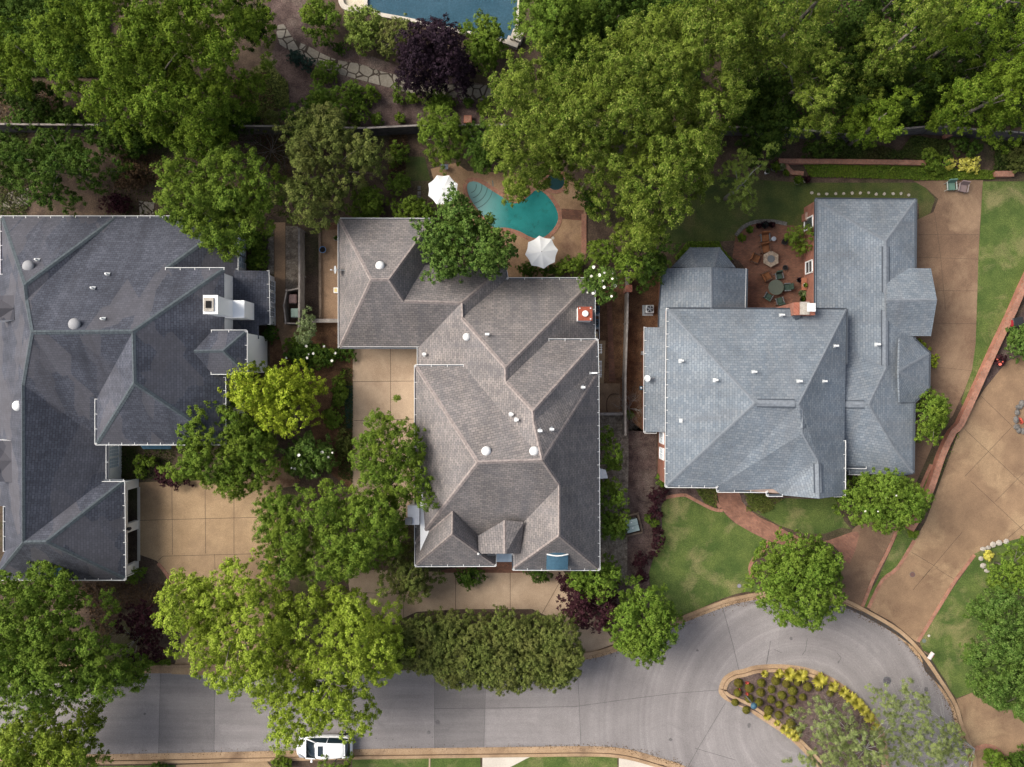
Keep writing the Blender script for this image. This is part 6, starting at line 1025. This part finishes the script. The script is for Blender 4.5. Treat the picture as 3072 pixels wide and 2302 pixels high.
# ------------------------------------------------------------------ street things
def car():
    c = TW('d2', 590, 1487, .6); t = thing('parked_car', 'white hatchback parked at the kerb beneath the yellow green tree', 'car', (c.x, c.y, 0)); ox, oy = c.x, c.y
    st = [(-2.28, .55, .30, .52), (-2.2, .72, .24, .66), (-1.95, .84, .22, .78), (-1.4, .90, .2, .90), (-.95, .915, .2, .97), (0, .92, .2, .99), (.9, .92, .2, 1.0), (1.6, .91, .22, 1.0), (2.0, .86, .26, .98), (2.2, .78, .3, .9), (2.27, .66, .36, .72)]
    b = MB(); ring = []
    for x, hw, zl, zt in st:
        ring.append([(x, y*hw, zl+(zt-zl)*f) for y, f in ((-.88, 0), (-1, .22), (-1, .62), (-.955, .84), (-.8, .95), (-.45, 1.0), (0, 1.02), (.45, 1.0), (.8, .95), (.955, .84), (1, .62), (1, .22), (.88, 0))])
    n = 13; vs = [(ox+v[0], oy+v[1], v[2]) for r in ring for v in r]; fs = [(i*n+k, (i+1)*n+k, (i+1)*n+(k+1) % n, i*n+(k+1) % n) for i in range(len(st)-1) for k in range(n)]; fs += [tuple(range(n)), tuple((len(st)-1)*n+k for k in range(n))[::-1]]
    b.add(vs, fs); bd = b.build('body', m_car, t, True); md = bd.modifiers.new('smooth', 'SUBSURF'); md.levels = md.render_levels = 1
    # greenhouse: glass shell with white roof on top
    cab = [(-1.40, .76, .97), (-.52, .64, 1.40), (-.2, .64, 1.47), (.8, .62, 1.48), (1.62, .56, 1.38), (2.12, .66, 1.0)]
    low = [(-1.40, .80), (-.52, .84), (-.2, .85), (.8, .84), (1.62, .81), (2.12, .72)]
    b = MB(); vs = []
    for (x, hw, z), (x2, lw) in zip(cab, low): vs += [(ox+x, oy-lw, .955), (ox+x, oy-hw, z-.02), (ox+x, oy+hw, z-.02), (ox+x, oy+lw, .955)]
    fs = []
    for i in range(5): fs += [(4*i+k, 4*i+4+k, 4*i+5+k, 4*i+1+k) for k in range(3)]
    fs += [(0, 1, 2, 3), (20, 23, 22, 21)]; b.add(vs, fs); b.build('windows', m_carglass, t, True)
    b = MB(); rv = []; rs = [(-.58, .50, 1.395), (-.46, .63, 1.44), (-.2, .655, 1.485), (.3, .635, 1.50), (.8, .62, 1.495), (1.4, .59, 1.43), (1.60, .54, 1.395), (1.70, .44, 1.36)]
    for x, hw, z in rs: rv += [(ox+x, oy-hw, z-.03), (ox+x, oy-hw*.75, z+.012), (ox+x, oy, z+.022), (ox+x, oy+hw*.75, z+.012), (ox+x, oy+hw, z-.03)]
    b.add(rv, [(5*i+k, 5*i+5+k, 5*i+6+k, 5*i+1+k) for i in range(7) for k in range(4)]); b.build('roof', m_car, t, True)
    for s in (-1, 1):
        [MB().tube(q, r_, 6).build('pillar', m_car, t, True) for q, r_ in (([(ox-1.42, oy+s*.79, .975), (ox-.56, oy+s*.64, 1.40)], .05), ([(ox+1.56, oy+s*.57, 1.37), (ox+2.08, oy+s*.69, 1.0)], .07), ([(ox+.35, oy+s*.64, 1.46), (ox+.4, oy+s*.84, .98)], .03))]
        b = MB(); b.box((ox-.95, oy+s*1.0, 1.0), (.17, .22, .14), taper=.8); b.build('mirror', m_car, t)
        b = MB(); b.add([(ox-2.16, oy+s*.45, .72), (ox-1.72, oy+s*.62, .905), (ox-1.6, oy+s*.80, .87), (ox-2.0, oy+s*.80, .74)], [(0, 1, 2, 3)]); b.build('headlight', m_metal, t)
        b = MB(); b.box((ox+2.12, oy+s*.72, .84), (.2, .24, .14), s*-.3); b.build('taillight', m_red, t)
        for x in (-1.42, 1.40):
            b = MB(); y = oy+s*.86; b.tube([(ox+x, y-.11, .33), (ox+x, y+.11, .33)], .33, 20); w = b.build('wheel', m_rubber, t); b = MB(); b.tube([(ox+x, y+s*.10, .33), (ox+x, y+s*.12, .33)], .21, 14); b.build('rim', m_metal, w)
    b = MB(); b.box((ox-.14, oy, 1.505), (.42, .80, .05)); b.build('sunroof', m_carglass, t)
    b = MB(); [b.tube([(ox-1.40, oy+y, .99), (ox-1.1, oy+y+.42, 1.13)], .012, 4) for y in (-.45, .12)]; b.build('wiper', m_blk, t)
    b = MB(); b.box((ox+1.74, oy, 1.335), (.10, .9, .03)); b.build('spoiler', m_car, t)
    return t
car()
mb = thing('mailbox', 'pale kerbside mailbox on a post by the wet gutter', 'mailbox', tuple(TW('d4', 1440, 735))); c = TW('d4', 1440, 735, 1.1); b = MB(); prof = [(-.13, -.1), (.13, -.1), (.13, .06), (.09, .13), (0, .16), (-.09, .13), (-.13, .06)]; M = Matrix.Rotation(R(57), 3, 'Z')
vs = [M @ Vector((x, y, z))+c for x in (-.3, .3) for y, z in prof]; b.add(vs, [(i, (i+1) % 7, 7+(i+1) % 7, 7+i) for i in range(7)]+[tuple(range(6, -1, -1)), tuple(range(7, 14))]); b.build('box', plain('mailbox_paint', (.55, .50, .48), .4), mb); b = MB(); b.box((c.x, c.y, .5), (.11, .11, 1.0)); b.build('post', m_timber, mb); b = MB(); b.box(c+M @ Vector((.05, -.15, .05)), (.12, .02, .1), R(57)); b.build('flag', m_rdp, mb)
def lid(name, label, tile, x, y, r, mat, z=.02):
    c = TW(tile, x, y); t = thing(name, label, 'manhole', tuple(c)); b = MB(); b.lathe((c.x, c.y, z-.01), [(r, 0), (r, .012), (r*.93, .014)], 24); b.build('frame', m_dgrey, t); b = MB(); b.lathe((c.x, c.y, z+.006), [(r*.88, 0), (r*.88, .008)], 24)
    for k in range(-3, 4): b.box((c.x, c.y+k*r*.22, z+.016), (r*1.2*math.sqrt(1-(k*.22)**2), .03, .006))
    b.build('cover', mat, t)
m_iron = plain('cast_iron', (.085, .08, .09), .6, .4, amt=.5)
lid('manhole', 'round cast iron manhole cover in the road above the island tree', 'd4', 1075, 940, .33, m_iron); lid('manhole', 'small round iron cover in the road near the bottom kerb', 'd2', 1453, 1370, .14, m_asph2); lid('drain_cover', 'rusty round cover in the brown drive by the cul de sac', 'd4', 1285, 60, .22, plain('rusty_iron', (.13, .07, .06), .8), .034)
lid('meter_cover', 'small purple grey round lid in the front lawn near the street', 'd3', 1928, 155, .17, plain('meter_lid', (.22, .2, .24), .6), .02); lid('meter_cover', 'small green round lid in the lawn beside the mailbox', 'd4', 1382, 610, .17, plain('meter_lid_green', (.12, .15, .12), .6), .02); lid('meter_cover', 'tiny pale round lid in the grass above the mailbox', 'd4', 1421, 568, .11, m_white_c, .02)
sl_ = thing('street_lamp', 'blue green round post lamp at the lower edge of the island', 'lamp', tuple(TW('d3', 2040, 1150))); c = TW('d3', 2053, 1155, 2.4); b = MB(); b.tube([(c.x, c.y, 0), (c.x, c.y, 2.2)], [.06, .045], 8); b.build('post', m_dgrey, sl_); b = MB(); b.lathe((c.x, c.y, 2.1), [(.06, 0), (.24, .1), (.26, .22), (.16, .36), (.04, .42)], 16); b.build('lamp_head', m_teal, sl_, True)
# ------------------------------------------------------------------ yards
def umbrella(label, tile, x, y, r, rz):
    c = TW(tile, x, y, 2.6); t = thing('patio_umbrella', label, 'umbrella', (c.x, c.y, .02), 0, 'white parasols by the turquoise pool'); b = MB(); N = 8; vs = [(c.x, c.y, 2.72)]; fs = []
    for k in range(N):
        for j in range(6):
            a = rz+2*math.pi*(k+j/6)/N; sc = 1-.10*math.sin(math.pi*j/6)
            for f in (.33, .66, 1): vs.append((c.x+r*f*sc**(f*1.2)*math.cos(a), c.y+r*f*sc**(f*1.2)*math.sin(a), 2.70-.34*f**1.25-.06*f*math.sin(math.pi*j/6)))
    n = N*6
    for i in range(n):
        q = 1+3*i; w = 1+3*((i+1) % n); fs += [(0, q, w), (q, q+1, w+1, w), (q+1, q+2, w+2, w+1)]
    b.add(vs, fs); o = b.build('canopy', m_canvas, t); md = o.modifiers.new('t', 'SOLIDIFY'); md.thickness = .012
    for k in range(N): a = rz+2*math.pi*k/N; MB().tube([(c.x, c.y, 2.64), (c.x+r*.97*math.cos(a), c.y+r*.97*math.sin(a), 2.31)], .012, 5).build('rib', m_timber, t)
    MB().tube([(c.x, c.y, .1), (c.x, c.y, 2.66)], .028, 8).build('pole', m_timber, t); MB().lathe((c.x, c.y, .02), [(.3, 0), (.3, .06), (.08, .1), (.05, .3)], 16).build('base', m_dgrey, t); MB().lathe((c.x, c.y, 2.70), [(.03, 0), (.035, .03), (.012, .08)], 8).build('finial', m_timber, t)
umbrella('white scalloped parasol left of the turquoise pool steps', 'a2', 1570, 1570, 1.24, R(22)); umbrella('white scalloped parasol at the lower edge of the turquoise pool', 'b3', 290, 513, 1.3, R(8))
lid2 = thing('skimmer_lid', 'small round white lid on the patio beside the lower parasol', 'lid', tuple(TW('b3', 383, 400))); c = TW('b3', 383, 400); MB().lathe((c.x, c.y, .02), [(.13, 0), (.13, .02), (.1, .025)], 18).build('cover', m_white_c, lid2)
tb = thing('patio_table', 'small blue grey table at the top of the pool patio', 'table', tuple(TW('a2', 1585, 1385))); c = TW('a2', 1585, 1385, .5); MB().box((c.x, c.y, .5), (.6, .4, .04)).build('table_top', plain('slate', (.13, .15, .19), .6), tb); [MB().box((c.x+i*.25, c.y+j*.15, .25), (.04, .04, .48)).build('leg', m_dgrey, tb) for i in (-1, 1) for j in (-1, 1)]
for i, (x, y) in enumerate(((1375, 1560), (1375, 1605), (1375, 1645))):
    c = TW('a2', x, y); MB().box((c.x, c.y, .03), (.24, .3, .05)); tag(MB().box((c.x, c.y, .03), (.26, .32, .05)).build('stepping_stone', m_dstone, off=(c.x, c.y, 0)), 'dark square stepping stone left of the left parasol', 'stone', 'dark stones beside the left parasol')
def chair(label, loc, rz, fab, frm, cat='chair', w=.62, group=None, cush=True):
    t = thing('patio_chair', label, cat, loc, rz, group); x, y, z = 0, 0, 0; T0 = Matrix.Rotation(rz, 4, 'Z'); base = Vector(loc)
    def put(nm, c, d, m, rx=0):
        M = Matrix.Rotation(rx, 3, 'X') if rx else None; o = MB().box(c, d, 0, 0, M=M).build(nm, m, off=(0, 0, 0), bevel=.025); o.parent = t; return o
    put('seat', (0, 0, .40), (w, w, .13), fab); put('backrest', (0, w*.55, .68), (w, .11, .62), fab, R(-14))
    for s in (-1, 1):
        put('armrest', (s*(w/2+.04), .0, .6), (.09, w*1.05, .05), frm)
        for q in (-1, 1): put('leg', (s*(w/2+.03), q*w*.44, .29), (.05, .05, .58), frm)
    return t
CG = 'orange cushioned chairs around the fire pit'
chair('orange cushioned chair topmost above the stone fire pit', TW('b4', 62, 398, .4).xy.to_3d(), R(5), m_chair, m_dgrey, group=CG); chair('orange cushioned chair touching the top of the fire pit', TW('b4', 66, 488, .4).xy.to_3d(), R(12), m_chair, m_wicker, group=CG); chair('orange cushioned chair left of the stone fire pit', TW('b3', 2062, 570, .4).xy.to_3d(), R(68), m_chair, m_wicker, group=CG); chair('orange cushioned chair below the stone fire pit', TW('b4', 76, 718, .4).xy.to_3d(), R(118), m_chair, m_wicker, group=CG)
GG = 'green chairs around the round glass table'
for x, y, a, lab in ((178, 715, 10, 'green mesh chair above the round glass table'), (245, 808, -85, 'green mesh chair right of the round glass table'), (88, 885, 150, 'green mesh chair below left of the round glass table'), (182, 920, 195, 'green mesh chair below the round glass table')): chair(lab, TW('b4', x, y, .4).xy.to_3d(), R(a), m_green, m_dgrey, w=.5, group=GG)
chair('garden chair with green cushion on the drive near the ivy', TW('a4', 1605, 1545, .4).xy.to_3d(), R(4), m_mint, plain('pale_frame', (.34, .36, .33), .5), w=.66); chair('garden chair with mauve cushion on the drive near the ivy', TW('a4', 1702, 1560, .4).xy.to_3d(), R(-10), m_mauve, plain('mauve_frame', (.27, .22, .21), .5), w=.64)
fp = thing('fire_pit', 'hexagonal stone fire pit table with dark burner on the brick patio', 'fire pit', tuple(TW('b4', 113, 572))); c = TW('b4', 113, 572, .5); hx = lambda r: [(c.x+r*math.cos(R(30+60*k)), c.y+r*math.sin(R(30+60*k))) for k in range(6)]
MB().prism(hx(.55), 0, .44).build('pedestal', m_stone, fp); MB().prism(hx(.68), .44, .52).build('table_top', speck('slate_top', (.2, .15, .11), (.32, .26, .2), 4, 10, .6), fp); MB().lathe((c.x, c.y, .522), [(.3, 0), (.3, .02), (.25, .03)], 20).build('burner', m_dgrey, fp)
gt = thing('glass_table', 'round green glass table on the brick patio', 'table', tuple(TW('b4', 155, 808))); c = TW('b4', 155, 808, .72); MB().lathe((c.x, c.y, .70), [(.60, 0), (.62, .01), (.62, .03), (.59, .035)], 28).build('table_top', plain('green_glass', (.075, .085, .06), .15, .6), gt); MB().lathe((c.x, c.y, .02), [(.3, 0), (.05, .06), (.04, .6), (.2, .68)], 12).build('pedestal', m_green, gt)
st = thing('side_table', 'small pale round side table beside the topmost orange chair', 'table', tuple(TW('b4', 138, 405))); c = TW('b4', 138, 405, .45); MB().lathe((c.x, c.y, .42), [(.18, 0), (.19, .02), (.16, .03)], 16).build('table_top', m_metal, st); MB().lathe((c.x, c.y, .02), [(.12, 0), (.02, .04), (.02, .4)], 8).build('pedestal', m_dgrey, st)
cs = thing('potting_bench', 'brick red console bench against the garage wall', 'bench', tuple(TW('b4', 388, 780))); c = TW('b4', 388, 780, .8); MB().box((c.x, c.y, .8), (.42, 1.0, .06)).build('bench_top', m_terra, cs); [MB().box((c.x+i*.16, c.y+j*.42, .39), (.06, .06, .76)).build('leg', m_terra, cs) for i in (-1, 1) for j in (-1, 1)]
def pot(label, tile, x, y, r, h, mat, leaf=None, z=.02, fol=60):
    c = TW(tile, x, y, h*.8+z); t = thing('flower_pot', label, 'pot', (c.x, c.y, z)); MB().lathe((c.x, c.y, z), [(r*.7, 0), (r, h*.9), (r*1.08, h*.92), (r*1.08, h), (r*.88, h), (r*.86, h*.85)], 16).build('container', mat, t); MB().lathe((c.x, c.y, z+h*.86), [(r*.85, 0), (r*.8, .02)], 14).build('soil', m_dark, t)
    if leaf: b = MB(); clump(b, (c.x, c.y, z+h*.9), r*1.5, h*.9, fol, random.Random(int(x)), w=r*.28); b.build('foliage', LM[leaf], t)
pot('potted plant in a white pot on the console bench', 'b4', 395, 790, .15, .24, m_white, 'fresh', .84); pot('dark pot with purple plant beside the console bench', 'b4', 345, 748, .17, .35, m_dgrey, 'purple'); pot('round pot of pale yellow plants below the console bench', 'b4', 370, 857, .26, .35, m_dstone, 'var'); pot('small black pot right of the fire pit', 'b4', 230, 645, .2, .35, m_blk); pot('black pot at the foot of the big spiky shrub', 'b4', 226, 430, .24, .4, m_blk); pot('dark pot by the brick chimney corner', 'b4', 372, 908, .18, .35, m_blk, 'deep')
pot('pot with violet flowers at the patio rim, right one', 'b4', 58, 293, .24, .35, m_dgrey, 'purple'); pot('dark red pot at the right end of the patio rim', 'b4', 118, 293, .2, .35, m_wicker, 'wine'); pot('pot of bright green herbs on the curved patio rim', 'b3', 2012, 332, .25, .35, m_dstone, 'fresh'); pot('square pot of green plants at the left of the patio', 'b3', 1943, 400, .28, .35, m_dstone, 'mid'); pot('blue pot on the stone patio rim, left of the violet one', 'b3', 2140, 292, .22, .35, m_dgrey, 'blue'); pot('brown pot on the curved patio rim between the herbs and blue pot', 'b3', 2085, 300, .18, .35, m_wicker, 'wine')
pot('deep blue glazed pot on the side walk beside the timber border', 'b2', 576, 497, .26, .5, m_blue); pot('wide ring planter under the oaks by the brick ledge', 'a4', 145, 1390, .34, .4, m_dstone, 'mid'); pot('small ring planter next to the wide ring planter', 'a4', 200, 1390, .22, .4, m_stone, 'var'); pot('dark ring planter below the small ring planter', 'a4', 235, 1440, .22, .3, m_dstone, 'mid'); pot('pale stone urn planter at the edge of the shaded lawn', 'a4', 333, 1500, .3, .4, m_stone, 'mid'); pot('pale stone urn right of the first stone urn', 'a4', 405, 1492, .25, .4, m_stone, 'wine'); pot('white urn with branches at the left of the garden ornaments', 'a4', 80, 1425, .16, .5, m_white, 'var')
r0 = None
for i, x in enumerate((450, 508, 574, 648, 715, 785, 852, 922, 985, 1052, 1125, 1190, 1253)):
    c = TW('a4', x, 1600+((i*13) % 7)*2+(14 if i == 12 else 0)); rg = random.Random(i); poly = [(c.x+.14*rg.uniform(.75, 1.15)*math.cos(a), c.y+.14*rg.uniform(.75, 1.15)*math.sin(a)) for a in [2*math.pi*k/6+.4 for k in range(6)]]
    tag(MB().prism(poly, 0, .05).build('stepping_stone', m_stone, off=(c.x, c.y, 0)), 'pale stepping stone in the row behind the blue grey roof', 'stone', 'row of stepping stones behind the blue grey roof')
rg = random.Random(9)
for i, (x, y) in enumerate(((2145, 390), (2140, 330), (2150, 270), (2165, 225), (2190, 195), (2165, 420), (2200, 425))):
    c = TW('c4', x, y); o = MB().lathe((c.x, c.y, 0), [(.25, 0), (.27, .1), (.2, .2), (.06, .24)], 7).build('rock', m_dstone, off=(c.x, c.y, 0)); o.scale = (rg.uniform(.8, 1.2), rg.uniform(.8, 1.3), 1); tag(o, 'dark rock in the ring around the flower bed at the right edge', 'rock', 'dark rocks ringing the flower bed')
for i, (x, y) in enumerate(((1870, 1400), (1910, 1390), (1950, 1365), (2000, 1350), (2060, 1340), (1850, 1480), (1870, 1540), (1900, 1580))):
    c = TW('c4', x, y); o = MB().lathe((c.x, c.y, 0), [(.22, 0), (.25, .08), (.2, .16), (.05, .19)], 7).build('rock', m_stone, off=(c.x, c.y, 0)); o.scale = (rg.uniform(.8, 1.3), rg.uniform(.7, 1.1), 1); tag(o, 'pale rock edging the tree bed at the right edge', 'rock', 'pale rocks edging the tree bed')
for i, (x, y) in enumerate(((2190, 340), (2180, 325), (2196, 352))):
    c = TW('c4', x, y, .2)
    dup(f0, (c.x, c.y, 0), i, 'coral red flowering plant inside the ring of dark rocks')['group'] = 'coral flowers in the rock ring'
of = plant('lily', 'small orange flowered plant in the pale rock bed', 'flower', ell('c4', 1915, 1455, 26, 36), .2, .6, 'yel', .3, .16, .3)
# air conditioners, meters, bins
def ac(label, tile, x, y, w, mat, fan, z=.0, pad=True, group=None):
    c = TW(tile, x, y, .85); t = thing('air_conditioner', label, 'air conditioner', (c.x, c.y, 0), 0, group)
    if pad: MB().box((c.x-.06, c.y-.05, .05), (w*1.3, w*1.3, .1)).build('pad', m_grey, t)
    MB().box((c.x, c.y, .47), (w, w, .74)).build('casing', mat, t, bevel=.06); b = MB(); N = 24
    b.lathe((c.x, c.y, .845), [(w*.40, 0), (w*.40, .012)], N); b.build('fan_well', m_dark, t); f = MB()
    for k in range(5):
        a = 2*math.pi*k/5; u = Vector((math.cos(a), math.sin(a), 0)); s = Vector((-u.y, u.x, 0)); q = Vector((c.x, c.y, .866)); f.add([q+u*.05-s*.02, q+u*w*.36-s*.02, q+u*w*.36+s*w*.14, q+u*.05+s*.04], [(0, 1, 2, 3)])
    f.lathe((c.x, c.y, .86), [(.05, 0), (.05, .03)], 10); f.build('fan', fan, t); g2 = MB()
    for rr_ in (.14, .24, .34, .42): g2.tube([(c.x+w*rr_*math.cos(2*math.pi*k/20), c.y+w*rr_*math.sin(2*math.pi*k/20), .885) for k in range(21)], .006, 4, caps=False)
    for k in range(8): a = 2*math.pi*k/8; g2.tube([(c.x, c.y, .885), (c.x+w*.42*math.cos(a), c.y+w*.42*math.sin(a), .885)], .006, 4)
    g2.build('grille', m_dgrey, t); return t
ac('grey air conditioner on a concrete pad left of the blue grey wing', 'b3', 1188, 988, .66, m_grey, m_metal); ac('dark blue air conditioner beside the brown house chimney, upper one', 'b3', 740, 993, .62, m_teal, m_dgrey, group='dark air conditioners beside the brown house'); ac('dark blue air conditioner beside the brown house chimney, lower one', 'b3', 735, 1103, .62, m_teal, m_dgrey, group='dark air conditioners beside the brown house')
gm = thing('gas_meter', 'pale utility box on the ground below the two dark air conditioners', 'meter', tuple(TW('b3', 738, 1203))); c = TW('b3', 738, 1203, .4); MB().box((c.x, c.y, .3), (.28, .52, .6)).build('casing', m_white_c, gm, bevel=.03); MB().box((c.x, c.y, .615), (.2, .2, .03)).build('hatch', m_yel, gm)
rl_ = thing('pipe_rail', 'thin white pipe rail along the walk beside the brown house', 'rail', tuple(TW('b3', 768, 1090))); b = MB(); b.tube([TW('b3', 768, 960, .8), TW('b3', 768, 1240, .8)], .025, 6); b.build('rail', m_white, rl_); [MB().tube([TW('b3', 768, y, .8), TW('b3', 768, y, .8)*1-Vector((0, 0, .8))], .02, 6).build('post', m_white, rl_) for y in (965, 1090, 1235)]
def ladder(label, x, y0, y1, z):
    t = thing('trellis_rack', label, 'rack', tuple(TW('b3', x, (y0+y1)/2))); b = MB()
    for dx in (0, 22): b.tube([TW('b3', x-8+dx, y0, z), TW('b3', x-8+dx, y1, z)], .025, 6)
    b.build('rail', m_white, t); n = 4
    for k in range(n): y = y0+(y1-y0)*(k+.3)/n; MB().tube([TW('b3', x-16, y, z), TW('b3', x+22, y, z)], .022, 6).build('rung', m_white, t)
    for y in (y0+6, y1-6): q = TW('b3', x+3, y, z); MB().tube([q, (q.x, q.y, 0)], .025, 6).build('leg', m_white, t)
ladder('white slatted rack leaning outside the brown house, upper one', 770, 1278, 1360, 1.3); ladder('white slatted rack leaning outside the brown house, lower one', 768, 1415, 1555, 1.3)
q = rm.at('b3', 718, 1518, .15); tag(MB().box((q.x, q.y, q.z), (.6, .1, .06)).box((q.x-.1, q.y-.05, q.z+.06), (.4, .04, .05)).build('roof_bracket', m_white, off=tuple(q)), 'short white bracket lying on the right eave of the brown roof', 'bracket')
def dish(label, base, c, face, d, mat, name='satellite_dish'):
    t = thing(name, label, 'satellite dish', tuple(base)); f = Vector(face).normalized(); M = f.to_track_quat('Z', 'Y').to_matrix(); b = MB(); n = 20; vs = []; fs = []
    for rr_ in (0.02, .35, .7, 1):
        for k in range(n): a = 2*math.pi*k/n; vs.append(c+M @ Vector((d/2*rr_*math.cos(a), d*.56*rr_*math.sin(a), .09*rr_*rr_)))
    for i in range(3):
        for k in range(n): fs.append((i*n+k, i*n+(k+1) % n, (i+1)*n+(k+1) % n, (i+1)*n+k))
    b.add(vs, fs); o = b.build('reflector', mat, t, True); md = o.modifiers.new('t', 'SOLIDIFY'); md.thickness = .015
    MB().tube([base, base.lerp(c, .6)+Vector((0, 0, .1)), c-f*.05], .03, 6).build('mast', m_grey, t); e = c+f*.5-Vector((0, 0, .12)); MB().tube([c-M @ Vector((0, d*.5, 0)), e], .018, 6).build('arm', m_grey, t); MB().tube([e, e-f*.12], [.04, .055], 8).build('feed_horn', m_wtrim, t)
bs = rm.at('b2', 755, 668, .0); dish('grey satellite dish on the left eave of the brown roof', bs, TW('b2', 688, 662, 3.7), (-.85, -.05, .42), .62, m_grey); bs = r5.at('b3', 1230, 1560, 0); dish('white satellite dish on the left lean-to of the blue grey roof', bs, TW('b3', 1172, 1562, 3.4), (-.6, -.1, .62), .52, plain('dish_paint', (.55, .57, .58), .4))
tag(thing('utility_meter', 'small blue grey meter on the wall below the white satellite dish', 'meter', tuple(TW('c3', 1118, 70)))); um = bpy.data.objects['utility_meter']; c = TW('c3', 1118, 68, .9); MB().box((c.x, c.y, .7), (.22, .3, .5)).build('casing', m_teal, um); MB().lathe((c.x, c.y, .95), [(.09, 0), (.09, .08), (.04, .1)], 12).build('dial', m_metal, um)
eb = thing('electric_box', 'pair of small grey boxes on the ground left of the lean-to', 'electric box', tuple(TW('b3', 1125, 1330))); c = TW('b3', 1132, 1352, .6); MB().box((c.x, c.y, .35), (.18, .26, .7)).build('casing', m_grey, eb); MB().box((c.x, c.y, .715), (.2, .28, .03)).build('lid', m_metal, eb)
by = thing('utility_vault', 'green metal utility box in a crooked timber frame on mulch', 'utility box', tuple(TW('c3', 1040, 1210)), 0); c = TW('c3', 1040, 1210, .7); a = R(14); MB().box((c.x, c.y, .38), (.98, .98, .72), a).build('casing', plain('vault_side', (.16, .2, .19), .5), by, bevel=.03); MB().box((c.x, c.y+.01, .77), (1.0, 1.0, .05), a).build('lid', m_util, by, bevel=.02)
M = Matrix.Rotation(a, 3, 'Z'); MB().box(Vector((c.x, c.y, .80)), (.98, .02, .012), a).build('seam', m_dgrey, by); [MB().box(Vector((c.x, c.y, .80))+M @ Vector((0, s, 0)), (.12, .06, .02), a).build('latch', m_white, by) for s in (-.17, .28)]
for dx, dy, w, d in ((-.72, 0, .16, 1.75), (.72, 0, .16, 1.5), (0, .78, 1.6, .16), (0, -.78, 1.45, .16)): MB().box(Vector((c.x, c.y, .14))+M @ Vector((dx, dy, 0)), (w, d, .28), a).build('timber', m_timber, by)
bn = thing('bin_enclosure', 'open topped weathered board enclosure holding two wheeled bins', 'enclosure', tuple(TW('b2', 310, 960))); pts = [TW('b2', 370, 818, 1.3), TW('b2', 275, 835, 1.3), TW('b2', 252, 960, 1.3), TW('b2', 268, 1105, 1.3), TW('b2', 372, 1108, 1.3)]
for i in range(4): b = MB(); band(b, pts[i:i+2], -.05, .05, 0, 1.3); b.build('board_panel', m_wood, bn)
for i in range(5): MB().box((pts[i].x, pts[i].y, .68), (.15, .15, 1.36)).build('post', m_wood, bn)
def bin_(label, x, y, mat):
    c = TW('b2', x, y, 1.0); t = thing('wheelie_bin', label, 'bin', (c.x, c.y, 0), 0, 'wheeled bins in the board enclosure'); MB().box((c.x, c.y, .5), (.5, .58, .95), taper=1.12).build('body', mat, t, bevel=.03); o = MB().box((c.x, c.y, 1.0), (.64, .72, .06)).build('lid', mat, t, bevel=.03); MB().box((c.x, c.y, 1.04), (.5, .56, .03)).build('lid_panel', mat, o, bevel=.01); MB().tube([(c.x-.25, c.y-.4, .95), (c.x+.25, c.y-.4, .95)], .02, 6).build('handle', m_blk, t)
    for s in (-1, 1): MB().tube([(c.x+s*.26, c.y-.3, .1), (c.x+s*.3, c.y-.3, .1)], .1, 12).build('wheel', m_blk, t)
bin_('brown lidded wheeled bin in the board enclosure', 327, 903, m_bin1); bin_('pale green lidded wheeled bin in the board enclosure', 345, 1020, m_bin2)
yb = thing('recycling_box', 'small yellow and white box against the brown house wall', 'box', tuple(TW('b2', 683, 832))); c = TW('b2', 683, 832, .4); MB().box((c.x, c.y, .2), (.34, .42, .4)).build('casing', m_white, yb); MB().box((c.x, c.y, .415), (.24, .3, .03)).build('lid', m_yel, yb)
wl = thing('wall_fountain', 'small white ornament against the brown house wall, upper end', 'ornament', tuple(TW('b2', 683, 400))); c = TW('b2', 683, 400, .5); MB().lathe((c.x, c.y, 0), [(.14, 0), (.06, .2), (.06, .4), (.2, .5), (.18, .55)], 12).build('bowl', m_stone, wl, True); b = MB(); clump(b, (c.x, c.y, .5), .22, .25, 40, random.Random(1), w=.05); b.build('foliage', LM['mid'], wl)
rc = thing('red_bin', 'dark cart with red side by the long brick wall at the right', 'cart', tuple(TW('b4', 2160, 1095))); c = TW('b4', 2165, 1095, .9); MB().box((c.x, c.y, .5), (.72, .68, .8), R(8)).build('body', m_dgrey, rc, bevel=.05); MB().box((c.x, c.y, .93), (.78, .74, .05), R(8)).build('lid', m_blk, rc, bevel=.03); MB().box((c.x-.42, c.y-.1, .5), (.1, .5, .7), R(8)).build('side_panel', m_rdp, rc)
hs = thing('garden_hose', 'thin dark hose looped on the walk right of the brown house', 'hose', tuple(TW('c3', 860, 200))); b = MB(); b.tube([W(p, .06) for p in smooth_line(T('c3', (930, 120), (870, 120), (835, 160), (828, 220), (835, 268)), 4)], .03, 6); b.build('tube', m_wicker, hs)
pr2 = thing('brick_block', 'square brick pad in the mulch beyond the back fence', 'block', tuple(TW('a2', 1778, 995))); c = TW('a2', 1778, 995, .3); MB().box((c.x, c.y, .25), (.62, .6, .5)).build('block_body', m_brickw, pr2); MB().box((c.x, c.y, .515), (.5, .48, .03)).build('block_top', m_bredge, pr2)
pr3 = thing('lawn_marker', 'narrow pale strip crossing the grass at the bottom kerb', 'marker', tuple(TW('d2', 1462, 1610))); c0 = TW('d2', 1462, 1580); c1 = TW('d2', 1460, 1700); b = MB(); band(b, [c0, c1], -.06, .06, 0, .05); b.build('strip', m_conc2, pr3)
